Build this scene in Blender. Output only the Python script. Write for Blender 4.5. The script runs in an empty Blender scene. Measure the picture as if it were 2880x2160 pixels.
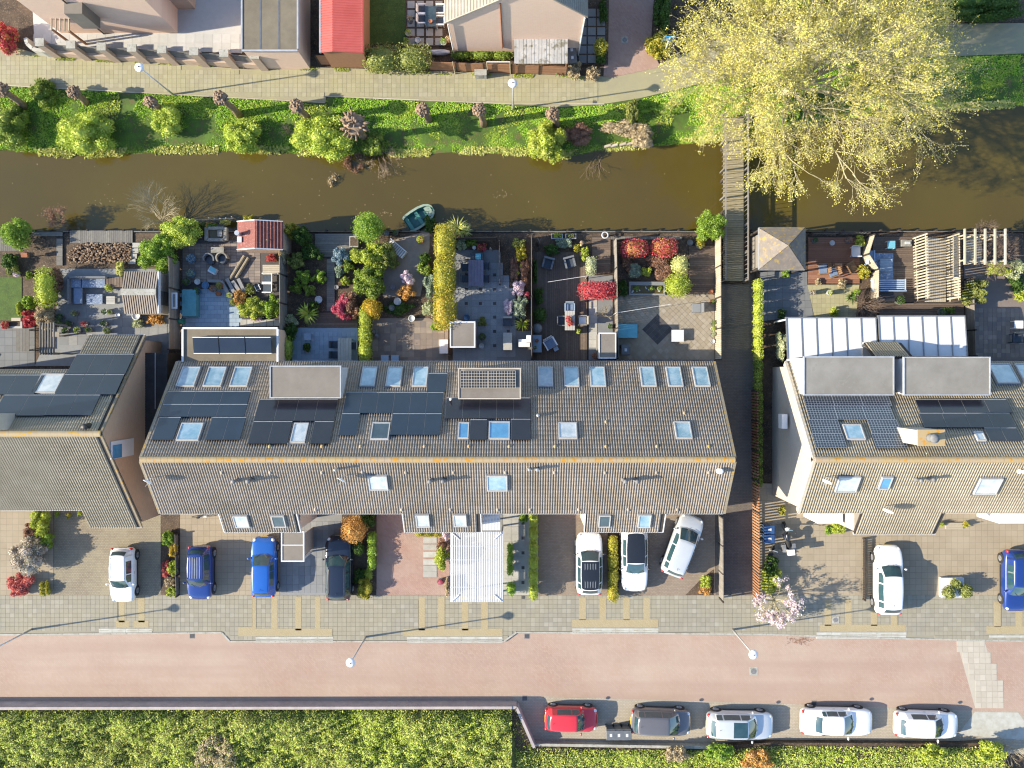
import bpy, math, random
import numpy as np
from mathutils import Vector

# ------------------------------------------------------------------ camera, sky, sun, exposure
SC = bpy.context.scene
COL = SC.collection
CAM_H = 55.0            # flying height of the drone, metres
PPM = 42.0              # survey scale: plan units per metre on the ground
NX, NY = 1465.0, 1055.0 # plan point straight below the drone
cam_d = bpy.data.cameras.new('camera')
cam = bpy.data.objects.new('camera', cam_d)
COL.objects.link(cam)
cam.location = (0, 0, CAM_H)
cam.rotation_euler = (0, 0, 0)
cam_d.sensor_width = 36.0
cam_d.lens = 36.0 * CAM_H / (2880.0 / PPM)
cam_d.shift_x = (1440 - NX) / 2880.0
cam_d.shift_y = -(1080 - NY) / 2880.0
cam_d.clip_end = 6000.0
SC.camera = cam

SUN_EL, SUN_DIR = math.radians(27.0), Vector((-0.989, -0.147, 0))   # direction towards the sun
world = bpy.data.worlds.new('World')
SC.world = world
world.use_nodes = True
wn = world.node_tree
sky = wn.nodes.new('ShaderNodeTexSky')
sky.sky_type = 'NISHITA'
sky.sun_disc = False
sky.sun_elevation = SUN_EL
sky.sun_rotation = math.atan2(SUN_DIR.x, SUN_DIR.y)
sky.air_density = 1.0
sky.dust_density = 0.6
sky.ozone_density = 2.2
bg = wn.nodes['Background']
bg.inputs['Strength'].default_value = 0.15
wn.links.new(sky.outputs[0], bg.inputs['Color'])
sun_d = bpy.data.lights.new('sun', 'SUN')
sun_d.energy = 5.0
sun_d.angle = math.radians(0.5)
sun_d.color = (1.0, 0.87, 0.66)
sun = bpy.data.objects.new('sun', sun_d)
COL.objects.link(sun)
sv = Vector((SUN_DIR.x * math.cos(SUN_EL), SUN_DIR.y * math.cos(SUN_EL), math.sin(SUN_EL)))
sun.rotation_euler = (-sv).to_track_quat('-Z', 'Y').to_euler()
sun.location = sv * 60
SC.view_settings.view_transform = 'Standard'
SC.view_settings.look = 'None'
SC.view_settings.exposure = 1.22
SC.view_settings.gamma = 1.0
SC.view_settings.use_curve_mapping = False
SC.cycles.use_denoising = True
SC.cycles.max_bounces = 6
SC.cycles.diffuse_bounces = 3
SC.cycles.transparent_max_bounces = 6
SC.cycles.filter_width = 1.2
SC.render.film_transparent = False

random.seed(11)
RNG = np.random.default_rng(11)

# ------------------------------------------------------------------ survey helpers
def W(px, py, z=0.0):
    """plan survey point (taken at height z) -> world"""
    k = (1 - z / CAM_H) / PPM
    return Vector(((px - NX) * k, -(py - NY) * k, z))
def Q(c, r, x, y): return (c * 720 + x / 3.0722, r * 540 + y / 3.0722)
def D(x, y): return (x * 1.30199, y * 1.30199)
def A(x, y): return (x / 4.424, 600 + y / 4.424)
def B(x, y): return (480 + x / 4.424, 600 + y / 4.424)

# ------------------------------------------------------------------ materials
MATS = K = {}
def _nodes(name):
    m = bpy.data.materials.new(name)
    m.use_nodes = True
    nt = m.node_tree
    return m, nt, nt.nodes['Principled BSDF']
def srgb(c):
    if isinstance(c, str):
        c = tuple(int(c[i:i + 2], 16) / 255 for i in (0, 2, 4))
        c = tuple(x / 12.92 if x <= 0.04045 else ((x + 0.055) / 1.055) ** 2.4 for x in c)
    return (c[0], c[1], c[2], 1)
def mat(name, c1, c2=None, scale=1.0, rough=0.85, bump=0.0, bscale=None, metal=0.0, coat=0.0, detail=5.0, spec=None, c3=None, s3=8.0):
    """plain surface: two colours blended by world-space noise, optional third fine speckle colour"""
    if name in MATS: return MATS[name]
    m, nt, p = _nodes(name)
    p.inputs['Roughness'].default_value = rough
    p.inputs['Metallic'].default_value = metal
    if coat: p.inputs['Coat Weight'].default_value = coat
    if spec is not None: p.inputs['Specular IOR Level'].default_value = spec
    if c2 is None:
        p.inputs['Base Color'].default_value = srgb(c1)
    geo = nt.nodes.new('ShaderNodeNewGeometry')
    def noise(sc, det=detail):
        n = nt.nodes.new('ShaderNodeTexNoise')
        n.inputs['Scale'].default_value = sc
        n.inputs['Detail'].default_value = det
        n.inputs['Roughness'].default_value = 0.65
        nt.links.new(geo.outputs['Position'], n.inputs['Vector'])
        return n
    if c2 is not None:
        n = noise(scale)
        r = nt.nodes.new('ShaderNodeValToRGB')
        r.color_ramp.elements[0].position = 0.36
        r.color_ramp.elements[0].color = srgb(c1)
        r.color_ramp.elements[1].position = 0.64
        r.color_ramp.elements[1].color = srgb(c2)
        nt.links.new(n.outputs['Fac'], r.inputs['Fac'])
        col = r.outputs['Color']
        if c3 is not None:
            n3 = noise(s3, 2.0)
            r3 = nt.nodes.new('ShaderNodeValToRGB')
            r3.color_ramp.elements[0].position = 0.55
            r3.color_ramp.elements[0].color = (0, 0, 0, 1)
            r3.color_ramp.elements[1].position = 0.68
            r3.color_ramp.elements[1].color = (1, 1, 1, 1)
            nt.links.new(n3.outputs['Fac'], r3.inputs['Fac'])
            mx = nt.nodes.new('ShaderNodeMix'); mx.data_type = 'RGBA'
            nt.links.new(r3.outputs['Color'], mx.inputs[0])
            nt.links.new(col, mx.inputs[6])
            mx.inputs[7].default_value = srgb(c3)
            col = mx.outputs[2]
        nt.links.new(col, p.inputs['Base Color'])
    if bump:
        nb = noise(bscale or scale * 6)
        b = nt.nodes.new('ShaderNodeBump')
        b.inputs['Strength'].default_value = bump
        b.inputs['Distance'].default_value = 0.03
        nt.links.new(nb.outputs['Fac'], b.inputs['Height'])
        nt.links.new(b.outputs['Normal'], p.inputs['Normal'])
    MATS[name] = m
    return m
def brickmat(name, c1, c2, mortar, w=0.21, h=0.065, rough=0.9, mort=0.012, plane='XY', rot=0.0, blotch=0.35, bsc=0.35, bump=0.4, blotch_col=None, off=0.5, streak=None):
    """bricks or small pavers: brick pattern in world metres, with large uneven wear blotches"""
    if name in MATS: return MATS[name]
    m, nt, p = _nodes(name)
    p.inputs['Roughness'].default_value = rough
    geo = nt.nodes.new('ShaderNodeNewGeometry')
    mp = nt.nodes.new('ShaderNodeMapping')
    if plane == 'XZ': mp.inputs['Rotation'].default_value = (math.radians(90), 0, 0)
    elif plane == 'YZ': mp.inputs['Rotation'].default_value = (0, math.radians(90), math.radians(90))
    else: mp.inputs['Rotation'].default_value = (0, 0, rot)
    nt.links.new(geo.outputs['Position'], mp.inputs['Vector'])
    b = nt.nodes.new('ShaderNodeTexBrick')
    b.offset = off
    b.inputs['Scale'].default_value = 1.0
    b.inputs['Brick Width'].default_value = w
    b.inputs['Row Height'].default_value = h
    b.inputs['Mortar Size'].default_value = mort
    b.inputs['Mortar Smooth'].default_value = 0.3
    b.inputs['Color1'].default_value = srgb(c1)
    b.inputs['Color2'].default_value = srgb(c2)
    b.inputs['Mortar'].default_value = srgb(mortar)
    nt.links.new(mp.outputs['Vector'], b.inputs['Vector'])
    n = nt.nodes.new('ShaderNodeTexNoise')
    n.inputs['Scale'].default_value = bsc
    n.inputs['Detail'].default_value = 8.0
    n.inputs['Roughness'].default_value = 0.7
    nt.links.new(geo.outputs['Position'], n.inputs['Vector'])
    r = nt.nodes.new('ShaderNodeValToRGB')
    r.color_ramp.elements[0].position = 0.35
    r.color_ramp.elements[0].color = (0, 0, 0, 1)
    r.color_ramp.elements[1].position = 0.68
    r.color_ramp.elements[1].color = (blotch,) * 3 + (1,)
    nt.links.new(n.outputs['Fac'], r.inputs['Fac'])
    mx = nt.nodes.new('ShaderNodeMix'); mx.data_type = 'RGBA'
    nt.links.new(r.outputs['Color'], mx.inputs[0])
    nt.links.new(b.outputs['Color'], mx.inputs[6])
    mx.inputs[7].default_value = srgb(blotch_col if blotch_col else mortar)
    col = mx.outputs[2]
    if streak:
        m2 = nt.nodes.new('ShaderNodeMapping'); m2.inputs['Scale'].default_value = (.035, .9, 1)
        nt.links.new(geo.outputs['Position'], m2.inputs['Vector'])
        ns = nt.nodes.new('ShaderNodeTexNoise'); ns.inputs['Scale'].default_value = 1.0; ns.inputs['Detail'].default_value = 6.0
        nt.links.new(m2.outputs[0], ns.inputs['Vector'])
        rs = nt.nodes.new('ShaderNodeValToRGB')
        rs.color_ramp.elements[0].position = .45; rs.color_ramp.elements[0].color = (0, 0, 0, 1)
        rs.color_ramp.elements[1].position = .66; rs.color_ramp.elements[1].color = (.55, .55, .55, 1)
        nt.links.new(ns.outputs['Fac'], rs.inputs['Fac'])
        mz = nt.nodes.new('ShaderNodeMix'); mz.data_type = 'RGBA'
        nt.links.new(rs.outputs[0], mz.inputs[0]); nt.links.new(col, mz.inputs[6]); mz.inputs[7].default_value = srgb(streak)
        col = mz.outputs[2]
    nt.links.new(col, p.inputs['Base Color'])
    if bump:
        bp = nt.nodes.new('ShaderNodeBump')
        bp.invert = True
        bp.inputs['Strength'].default_value = bump
        bp.inputs['Distance'].default_value = 0.01
        nt.links.new(b.outputs['Fac'], bp.inputs['Height'])
        nt.links.new(bp.outputs['Normal'], p.inputs['Normal'])
    MATS[name] = m
    return m
def _rand_ramp(nt, cols):
    geo = nt.nodes.new('ShaderNodeNewGeometry')
    oi = nt.nodes.new('ShaderNodeObjectInfo')
    ad = nt.nodes.new('ShaderNodeMath'); ad.operation = 'ADD'
    nt.links.new(geo.outputs['Random Per Island'], ad.inputs[0])
    nt.links.new(oi.outputs['Random'], ad.inputs[1])
    fr = nt.nodes.new('ShaderNodeMath'); fr.operation = 'FRACT'
    nt.links.new(ad.outputs[0], fr.inputs[0])
    r = nt.nodes.new('ShaderNodeValToRGB')
    e = r.color_ramp.elements
    e[0].position = 0; e[0].color = srgb(cols[0])
    e[1].position = 1; e[1].color = srgb(cols[-1])
    for i, c in enumerate(cols[1:-1]):
        x = e.new((i + 1) / (len(cols) - 1)); x.color = srgb(c)
    nt.links.new(fr.outputs[0], r.inputs['Fac'])
    return geo, r
def piecemat(name, cols, rough=0.88, wear=0.25, wscale=2.5, wcol=None, bump=0.25):
    """separate pieces (slabs, planks, stones): each piece its own tone, plus grain and stains"""
    if name in MATS: return MATS[name]
    m, nt, p = _nodes(name)
    p.inputs['Roughness'].default_value = rough
    geo, r = _rand_ramp(nt, cols)
    n = nt.nodes.new('ShaderNodeTexNoise')
    n.inputs['Scale'].default_value = wscale
    n.inputs['Detail'].default_value = 8.0
    n.inputs['Roughness'].default_value = 0.7
    nt.links.new(geo.outputs['Position'], n.inputs['Vector'])
    rr = nt.nodes.new('ShaderNodeValToRGB')
    rr.color_ramp.elements[0].position = 0.38; rr.color_ramp.elements[0].color = (0, 0, 0, 1)
    rr.color_ramp.elements[1].position = 0.7; rr.color_ramp.elements[1].color = (wear,) * 3 + (1,)
    nt.links.new(n.outputs['Fac'], rr.inputs['Fac'])
    mx = nt.nodes.new('ShaderNodeMix'); mx.data_type = 'RGBA'
    nt.links.new(rr.outputs['Color'], mx.inputs[0])
    nt.links.new(r.outputs['Color'], mx.inputs[6])
    mx.inputs[7].default_value = srgb(wcol or cols[0])
    nt.links.new(mx.outputs[2], p.inputs['Base Color'])
    if bump:
        b = nt.nodes.new('ShaderNodeBump')
        b.inputs['Strength'].default_value = bump
        b.inputs['Distance'].default_value = 0.01
        nt.links.new(n.outputs['Fac'], b.inputs['Height'])
        nt.links.new(b.outputs['Normal'], p.inputs['Normal'])
    MATS[name] = m
    return m
def leafmat(name, cols, trans=0.25):
    """foliage: every leaf takes its own tone; light passes through"""
    if name in MATS: return MATS[name]
    m, nt, p = _nodes(name)
    p.inputs['Roughness'].default_value = 0.55
    p.inputs['Specular IOR Level'].default_value = 0.3
    geo, r = _rand_ramp(nt, cols)
    nt.links.new(r.outputs['Color'], p.inputs['Base Color'])
    t = nt.nodes.new('ShaderNodeBsdfTranslucent')
    nt.links.new(r.outputs['Color'], t.inputs['Color'])
    mx = nt.nodes.new('ShaderNodeMixShader')
    mx.inputs[0].default_value = trans
    nt.links.new(p.outputs[0], mx.inputs[1])
    nt.links.new(t.outputs[0], mx.inputs[2])
    nt.links.new(mx.outputs[0], nt.nodes['Material Output'].inputs['Surface'])
    MATS[name] = m
    return m

# ------------------------------------------------------------------ mesh and object helpers
def wloc(o):
    v = Vector((0, 0, 0))
    while o is not None:
        v += o.location
        o = o.parent
    return v
def link(name, me, parent=None, lc=0):
    o = bpy.data.objects.new(name, me)
    COL.objects.link(o)
    if parent is not None:
        o.parent = parent
        if not lc: o.location = -wloc(parent)
    return o
BF = [(3, 2, 1, 0), (4, 5, 6, 7), (0, 1, 5, 4), (1, 2, 6, 5), (2, 3, 7, 6), (3, 0, 4, 7)]   # faces of an eight-cornered block
class MB:
    def __init__(s): s.v = []; s.f = []
    def add(s, vs, fs):
        n = len(s.v); s.v.extend([tuple(x) for x in vs]); s.f.extend([tuple(i + n for i in f) for f in fs]); return s
    def box(s, cx, cy, cz, sx, sy, sz, rz=0.0, tilt=None):
        c, sn = math.cos(rz), math.sin(rz)
        vs = []
        for dz in (-1, 1):
            for dx, dy in ((-1, -1), (1, -1), (1, 1), (-1, 1)):
                x, y, z = dx * sx / 2, dy * sy / 2, dz * sz / 2
                if tilt: # (about local x axis)
                    y, z = y * math.cos(tilt) - z * math.sin(tilt), y * math.sin(tilt) + z * math.cos(tilt)
                vs.append((cx + x * c - y * sn, cy + x * sn + y * c, cz + z))
        return s.add(vs, BF)
    def boxz(s, cx, cy, z0, z1, sx, sy, rz=0.0): return s.box(cx, cy, (z0 + z1) / 2, sx, sy, z1 - z0, rz)
    def beam(s, p, q, w, h):
        p, q = Vector(p), Vector(q)
        d = (q - p).normalized()
        up = Vector((0, 0, 1)) if abs(d.z) < 0.95 else Vector((1, 0, 0))
        a = d.cross(up).normalized(); b = a.cross(d).normalized()
        vs = []
        for e in (p, q):
            for i, j in ((-1, -1), (1, -1), (1, 1), (-1, 1)): vs.append(e + a * (w / 2 * i) + b * (h / 2 * j))
        return s.add(vs, [(0, 1, 2, 3), (7, 6, 5, 4), (0, 4, 5, 1), (1, 5, 6, 2), (2, 6, 7, 3), (3, 7, 4, 0)])
    def prism(s, poly, z0, z1):
        a = sum(poly[i][0] * poly[(i + 1) % len(poly)][1] - poly[(i + 1) % len(poly)][0] * poly[i][1] for i in range(len(poly)))
        if a < 0: poly = poly[::-1]
        n = len(poly)
        vs = [(p[0], p[1], z0) for p in poly] + [(p[0], p[1], z1) for p in poly]
        fs = [tuple(range(n))[::-1], tuple(range(n, 2 * n))] + [(i, (i + 1) % n, n + (i + 1) % n, n + i) for i in range(n)]
        return s.add(vs, fs)
    def hull(s, vs, fs): return s.add(vs, fs)
    def tube(s, pts, rad, n=6, cap=True):
        pts = [Vector(p) for p in pts]
        if not hasattr(rad, '__len__'): rad = [rad] * len(pts)
        base = len(s.v)
        for i, p in enumerate(pts):
            d = (pts[min(i + 1, len(pts) - 1)] - pts[max(i - 1, 0)])
            d = d.normalized() if d.length > 1e-9 else Vector((0, 0, 1))
            up = Vector((0, 0, 1)) if abs(d.z) < 0.9 else Vector((1, 0, 0))
            a = d.cross(up).normalized(); b = d.cross(a)
            for k in range(n):
                t = 2 * math.pi * k / n
                s.v.append(tuple(p + (a * math.cos(t) + b * math.sin(t)) * rad[i]))
        for i in range(len(pts) - 1):
            for k in range(n):
                s.f.append((base + i * n + k, base + i * n + (k + 1) % n, base + (i + 1) * n + (k + 1) % n, base + (i + 1) * n + k))
        if cap:
            s.f.append(tuple(base + k for k in range(n))[::-1])
            s.f.append(tuple(base + (len(pts) - 1) * n + k for k in range(n)))
        return s
    def lathe(s, cx, cy, prof, n=16):
        """prof: list of (r, z) from bottom to top"""
        base = len(s.v)
        for r, z in prof:
            for k in range(n):
                t = 2 * math.pi * k / n
                s.v.append((cx + r * math.cos(t), cy + r * math.sin(t), z))
        for i in range(len(prof) - 1):
            for k in range(n):
                s.f.append((base + i * n + k, base + i * n + (k + 1) % n, base + (i + 1) * n + (k + 1) % n, base + (i + 1) * n + k))
        s.f.append(tuple(base + k for k in range(n))[::-1])
        s.f.append(tuple(base + (len(prof) - 1) * n + k for k in range(n)))
        return s
    def blob(s, c, r, n=10, m=6, jit=0.12):
        vs = []; 
        for i in range(m + 1):
            th = math.pi * i / m
            for k in range(n):
                ph = 2 * math.pi * k / n
                j = 1 + random.uniform(-jit, jit)
                vs.append((c[0] + r[0] * j * math.sin(th) * math.cos(ph), c[1] + r[1] * j * math.sin(th) * math.sin(ph), c[2] + r[2] * j * math.cos(th)))
        fs = [(i * n + k, (i + 1) * n + k, (i + 1) * n + (k + 1) % n, i * n + (k + 1) % n) for i in range(m) for k in range(n)]
        return s.add(vs, fs)
    def mesh(s, name, m=None, smooth=False):
        me = bpy.data.meshes.new(name)
        me.from_pydata(s.v, [], s.f)
        if smooth: me.polygons.foreach_set('use_smooth', [True] * len(me.polygons))
        if m is not None: me.materials.append(m)
        me.update()
        return me
    def build(s, name, m=None, parent=None, smooth=False, lc=0):
        return link(name, s.mesh(name, m, smooth), parent, lc)
def np_mesh(name, V, F, m, smooth=False):
    """V (N,3) array, F (M,4) quads"""
    me = bpy.data.meshes.new(name)
    V = np.ascontiguousarray(V, dtype=np.float32); F = np.ascontiguousarray(F, dtype=np.int32)
    k = F.shape[1]
    me.vertices.add(len(V)); me.vertices.foreach_set('co', V.ravel())
    me.loops.add(F.size); me.loops.foreach_set('vertex_index', F.ravel())
    me.polygons.add(len(F)); me.polygons.foreach_set('loop_start', np.arange(0, F.size, k, dtype=np.int32))
    me.update(calc_edges=True)
    if smooth: me.polygons.foreach_set('use_smooth', [True] * len(F))
    me.materials.append(m)
    return me
def tag(o, label=None, cat=None, group=None, kind=None):
    if label: o['label'] = label
    if cat: o['category'] = cat
    if group: o['group'] = group
    if kind: o['kind'] = kind
    return o
def thing(name, label, cat, loc=(0, 0, 0), rz=0.0, group=None):
    o = bpy.data.objects.new(name, None)
    o.empty_display_size = 0.2
    COL.objects.link(o)
    o.location = loc; o.rotation_euler = (0, 0, rz)
    return tag(o, label, cat, group)
def struct(o): o['kind'] = 'structure'; return o
def copy_tree(o, parent=None):
    c = o.copy(); COL.objects.link(c); c.parent = parent
    for ch in o.children: copy_tree(ch, c)
    return c
def plan(pts, z=0.0): return [tuple(W(p[0], p[1], z))[:2] for p in pts]
def rect(x0, y0, x1, y1): return [(x0, y0), (x1, y0), (x1, y1), (x0, y1)]
def slab(name, pts, z, m, th=0.06):
    return struct(MB().prism(plan(pts, z), z - th, z).build(name, m))
def inside(x, y, poly):
    c = False; j = len(poly) - 1
    for i in range(len(poly)):
        xi, yi = poly[i]; xj, yj = poly[j]
        if (yi > y) != (yj > y) and x < (xj - xi) * (y - yi) / (yj - yi) + xi: c = not c
        j = i
    return c
def pave(parent, pts, w, h, m, z, name='slab', gap=0.012, th=0.02, rot=0.0, skip=None, limit=300, stagger=False, jit=0.003, pickm=None):
    """separate paving pieces laid over a base slab; pieces past the limit are joined into one part"""
    poly = plan(pts, z)
    cx = sum(p[0] for p in poly) / len(poly); cy = sum(p[1] for p in poly) / len(poly)
    c, s = math.cos(rot), math.sin(rot)
    loc = [((p[0] - cx) * c + (p[1] - cy) * s, -(p[0] - cx) * s + (p[1] - cy) * c) for p in poly]
    x0, x1 = min(p[0] for p in loc), max(p[0] for p in loc); y0, y1 = min(p[1] for p in loc), max(p[1] for p in loc)
    cells = []
    ny = int((y1 - y0) / h); nx = int((x1 - x0) / w) + (1 if stagger else 0)
    for j in range(ny):
        for i in range(nx):
            lx = x0 + (i + 0.5) * w - (0.5 * w if stagger and j % 2 else 0); ly = y0 + (j + 0.5) * h
            X, Y = cx + lx * c - ly * s, cy + lx * s + ly * c
            if inside(X, Y, poly) and not (skip and skip(X, Y)): cells.append((X, Y))
    random.Random(3).shuffle(cells)
    mats = m if isinstance(m, (list, tuple)) else [m]
    mes = [MB().box(0, 0, 0, w - gap, h - gap, th).mesh(name, q) for q in mats]
    off = wloc(parent)
    for k, (X, Y) in enumerate(cells[:limit]):
        o = bpy.data.objects.new(name, mes[pickm(X, Y) if pickm else 0]); COL.objects.link(o)
        o.parent = parent
        o.location = Vector((X, Y, z + th / 2 + random.uniform(-jit, jit))) - off
        o.rotation_euler = (0, 0, rot)
    rest = cells[limit:]
    if rest:
        mb = MB()
        for X, Y in rest: mb.box(X, Y, z + th / 2 + random.uniform(-jit, jit), w - gap, h - gap, th, rot)
        o = mb.build(name + '_field', mats[0], parent); o['kind'] = 'stuff'
def deck(name, pts, z, m, wid=0.14, along='x', th=0.03, base=None):
    """boarded deck: base frame plus joined boards"""
    poly = plan(pts, z)
    o = struct(MB().prism(poly, z - 0.12, z).build(name, base or K['dark_timber']))
    xs = [p[0] for p in poly]; ys = [p[1] for p in poly]
    mb = MB()
    if along == 'x':
        y = min(ys)
        while y + wid <= max(ys) + 1e-6:
            hit = [poly[i][0] + (poly[(i + 1) % len(poly)][0] - poly[i][0]) * ((y + wid / 2) - poly[i][1]) / (poly[(i + 1) % len(poly)][1] - poly[i][1])
                   for i in range(len(poly)) if (poly[i][1] > y + wid / 2) != (poly[(i + 1) % len(poly)][1] > y + wid / 2)]
            if len(hit) >= 2: mb.box((min(hit) + max(hit)) / 2, y + wid / 2, z + th / 2 + random.uniform(-.002, .002), max(hit) - min(hit), wid - 0.012, th)
            y += wid
    else:
        x = min(xs)
        while x + wid <= max(xs) + 1e-6:
            hit = [poly[i][1] + (poly[(i + 1) % len(poly)][1] - poly[i][1]) * ((x + wid / 2) - poly[i][0]) / (poly[(i + 1) % len(poly)][0] - poly[i][0])
                   for i in range(len(poly)) if (poly[i][0] > x + wid / 2) != (poly[(i + 1) % len(poly)][0] > x + wid / 2)]
            if len(hit) >= 2: mb.box(x + wid / 2, (min(hit) + max(hit)) / 2, z + th / 2 + random.uniform(-.002, .002), wid - 0.012, max(hit) - min(hit), th)
            x += wid
    b = mb.build('decking_boards', m, o); b['kind'] = 'stuff'
    return o
# ------------------------------------------------------------------ palette
def ph(hexc, k=1.0):
    """surface colour behind a tone measured on a sunlit level surface"""
    c = srgb(hexc)
    return (min(c[0] / 1.62 * k, .85), min(c[1] / 1.52 * k, .85), min(c[2] / 1.36 * k, .85))
mat('leaf_litter', ph('5a5c2a'), ph('6e7030'), 2.0, c3=ph('7c8a34'), s3=9, bump=.6)
mat('dark_timber', ph('4a4038'), ph('38302a'), 3)
mat('soil', ph('6a5440'), ph('3c3024'), 1.2, c3=ph('8a7458'), s3=14, bump=.6)
mat('grass_ground', ph('5c7c20'), ph('44581c'), 1.1, c3=ph('6e6438'), s3=2.2, bump=.7)
mat('far_ground', ph('6d7a3a'), ph('8a8468'), .15)
mat('lawn', ph('4f6a20'), ph('3a5414'), 2.0, c3=ph('6a7c2c'), s3=20, bump=.5)
mat('concrete', ph('c4bfb0'), ph('aea998'), 2.5, c3=ph('989280'), s3=9)
mat('concrete_light', ph('d2cebf'), ph('bcb6a4'), 1.8)
mat('bitumen', ph('8e816a'), ph('7c705c'), .8, c3=ph('867a66'), s3=6)
mat('bitumen_light', ph('968c7e'), ph('857b6e'), .5, c3=ph('8e8476'), s3=6)
mat('bitumen_grey', ph('a09a8e'), ph('8e887c'), .6, c3=ph('969084'), s3=5)
mat('white_paint', ph('f4f2ee'), ph('ece9e3'), .7, rough=.5)
mat('cream_wall', ph('d8cbb8'), ph('cabca6'), 1.2)
mat('zinc', ph('c2c4c4'), ph('b0b2b2'), 3, rough=.5)
mat('black_metal', (.02, .02, .022), (.03, .03, .032), 5, rough=.5)
mat('grey_metal', (.22, .23, .24), (.28, .29, .3), 5, rough=.4, metal=.5)
mat('white_metal', (.74, .74, .73), (.68, .68, .67), 4, rough=.35)
mat('galvanised', (.5, .52, .54), (.42, .44, .46), 6, rough=.4, metal=.6)
mat('pipe_grey', (.18, .185, .19), (.12, .12, .125), 8, rough=.6)
mat('lead', ph('6f747a'), ph('5c6066'), 4, rough=.6)
brickmat('brick_pink', (.70, .49, .37), (.64, .43, .32), (.68, .53, .43), plane='XZ', blotch=.4)  # tone raised to carry light bounced onto the south walls
brickmat('brick_pink_side', ph('c9a58a'), ph('b8947a'), ph('c8b6a2'), plane='YZ', blotch=.4)
brickmat('brick_brown_side', ph('dcae88'), ph('cfa07a'), ph('ccb498'), plane='YZ', blotch=.4)
brickmat('brick_brown', ph('d8b494'), ph('ccA486'), ph('ccb8a0'), plane='XZ', blotch=.4)
brickmat('brick_cream_side', ph('d8c8b0'), ph('ccbaa2'), ph('d2c6b4'), plane='YZ', blotch=.4)
brickmat('road_brick', ph('c4a28c'), ph('b7937c'), ph('aa9480'), .2, .1, mort=.012, rot=math.radians(45), blotch=.7, bsc=.13, blotch_col=ph('cfb8a0'), bump=.25, streak=ph('b49682'))
brickmat('parking_brick', ph('c4b69e'), ph('b6a78e'), ph('a09480'), .2, .1, mort=.012, blotch=.5, bsc=.3, blotch_col=ph('c4b69e'))
brickmat('drive_red', ph('c09682'), ph('b08470'), ph('a89080'), .2, .1, rot=.8, blotch=.5, bsc=.5, blotch_col=ph('cbb09c'))
brickmat('drive_brown', ph('a8927c'), ph('988068'), ph('887a6a'), .2, .1, blotch=.5, bsc=.5, blotch_col=ph('a89880'))
brickmat('drive_cobble', ph('aa9a7e'), ph('988870'), ph('7a7060'), .11, .11, blotch=.5, bsc=.6, blotch_col=ph('bcb08e'))
brickmat('drive_beige', ph('b4a286'), ph('a8967a'), ph('92846c'), .4, .4, mort=.015, blotch=.55, bsc=.4, blotch_col=ph('c0b094'), off=0)
brickmat('alley_brick', ph('7a6e62'), ph('6c6258'), ph('5a544c'), .2, .1, blotch=.5, bsc=.5, blotch_col=ph('8e8070'))
brickmat('yellow_brick', ph('c8b284'), ph('bca678'), ph('aa9a74'), .2, .07, rot=.78, blotch=.5, bsc=.8, blotch_col=ph('bfae8c'))
brickmat('path_tile', ph('bab089'), ph('aca27c'), ph('968e6e'), .3, .3, mort=.014, blotch=.7, bsc=.35, blotch_col=ph('c6bc84'), off=0)
brickmat('patio_grey', ph('8f8f8c'), ph('848482'), ph('6c6c6a'), .5, .5, mort=.015, blotch=.5, off=0)
piecemat('walk_slab', [ph('a29a86'), ph('a8a08c'), ph('9e9682'), ph('a69e8a'), ph('b4ac98')], wear=.75, wscale=.4, wcol=ph('aea284'))
piecemat('path_slab', [ph('b2a888'), ph('a89e7e'), ph('bab090'), ph('aea482')], wear=.7, wscale=.5, wcol=ph('bcb27e'))
piecemat('road_block', [ph('cfc4ae'), ph('c6baa4'), ph('d6cab4')], wear=.3, wcol=ph('b8a894'))
piecemat('slab_grey', [ph('9a9a96'), ph('8c8c8a'), ph('a4a29c'), ph('92908c')], wear=.4, wcol=ph('7c7c78'))
piecemat('slab_blue', [ph('a8bac6'), ph('b4c4ce'), ph('9caeba')], wear=.4, wcol=ph('8ea0ac'))
piecemat('slab_brown', [ph('a08e7c'), ph('8e7e70'), ph('b09e8a'), ph('948478'), ph('847a72')], wear=.4, wcol=ph('786c60'))
piecemat('slab_pale', [ph('c8c2b4'), ph('bcb6a8'), ph('d2ccbe')], wear=.5, wcol=ph('a29c90'))
piecemat('slab_speckle', [ph('b4b4b0'), ph('a8a8a6'), ph('bcbcb6')], wear=.8, wscale=18, wcol=ph('7c7e80'))
piecemat('slab_diag', [ph('b4a68e'), ph('a8987e'), ph('bcae98')], wear=.4, wcol=ph('8e8270'))
piecemat('slab_dark', [ph('5c5854'), ph('504c4a'), ph('66605c')], wear=.3)
piecemat('slab_terrace', [ph('d8d2c6'), ph('cec8bc'), ph('e0dace')], wear=.4, wcol=ph('b8b4aa'))
piecemat('board_grey', [ph('8c867c'), ph('7c766c'), ph('989284')], wear=.5, wscale=6, wcol=ph('645e56'))
piecemat('board_brown', [ph('806c5a'), ph('705e50'), ph('907c68')], wear=.5, wscale=6, wcol=ph('584a40'))
piecemat('board_red', [ph('a87458'), ph('98664c'), ph('b28064')], wear=.4, wscale=5, wcol=ph('845a44'))
piecemat('board_pale', [ph('d2c4a8'), ph('c4b498'), ph('dccfb6')], wear=.4, wscale=5, wcol=ph('a89a80'))
piecemat('board_orange', [ph('c08a60'), ph('b27c54'), ph('cc986e')], wear=.4, wscale=5, wcol=ph('96684a'))
piecemat('board_fence', [ph('a09688'), ph('928878'), ph('aca296')], wear=.5, wscale=5, wcol=ph('787064'))
piecemat('board_bridge', [ph('b4a47e'), ph('a89872'), ph('c0b08c')], wear=.5, wscale=5, wcol=ph('8c8060'))
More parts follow.
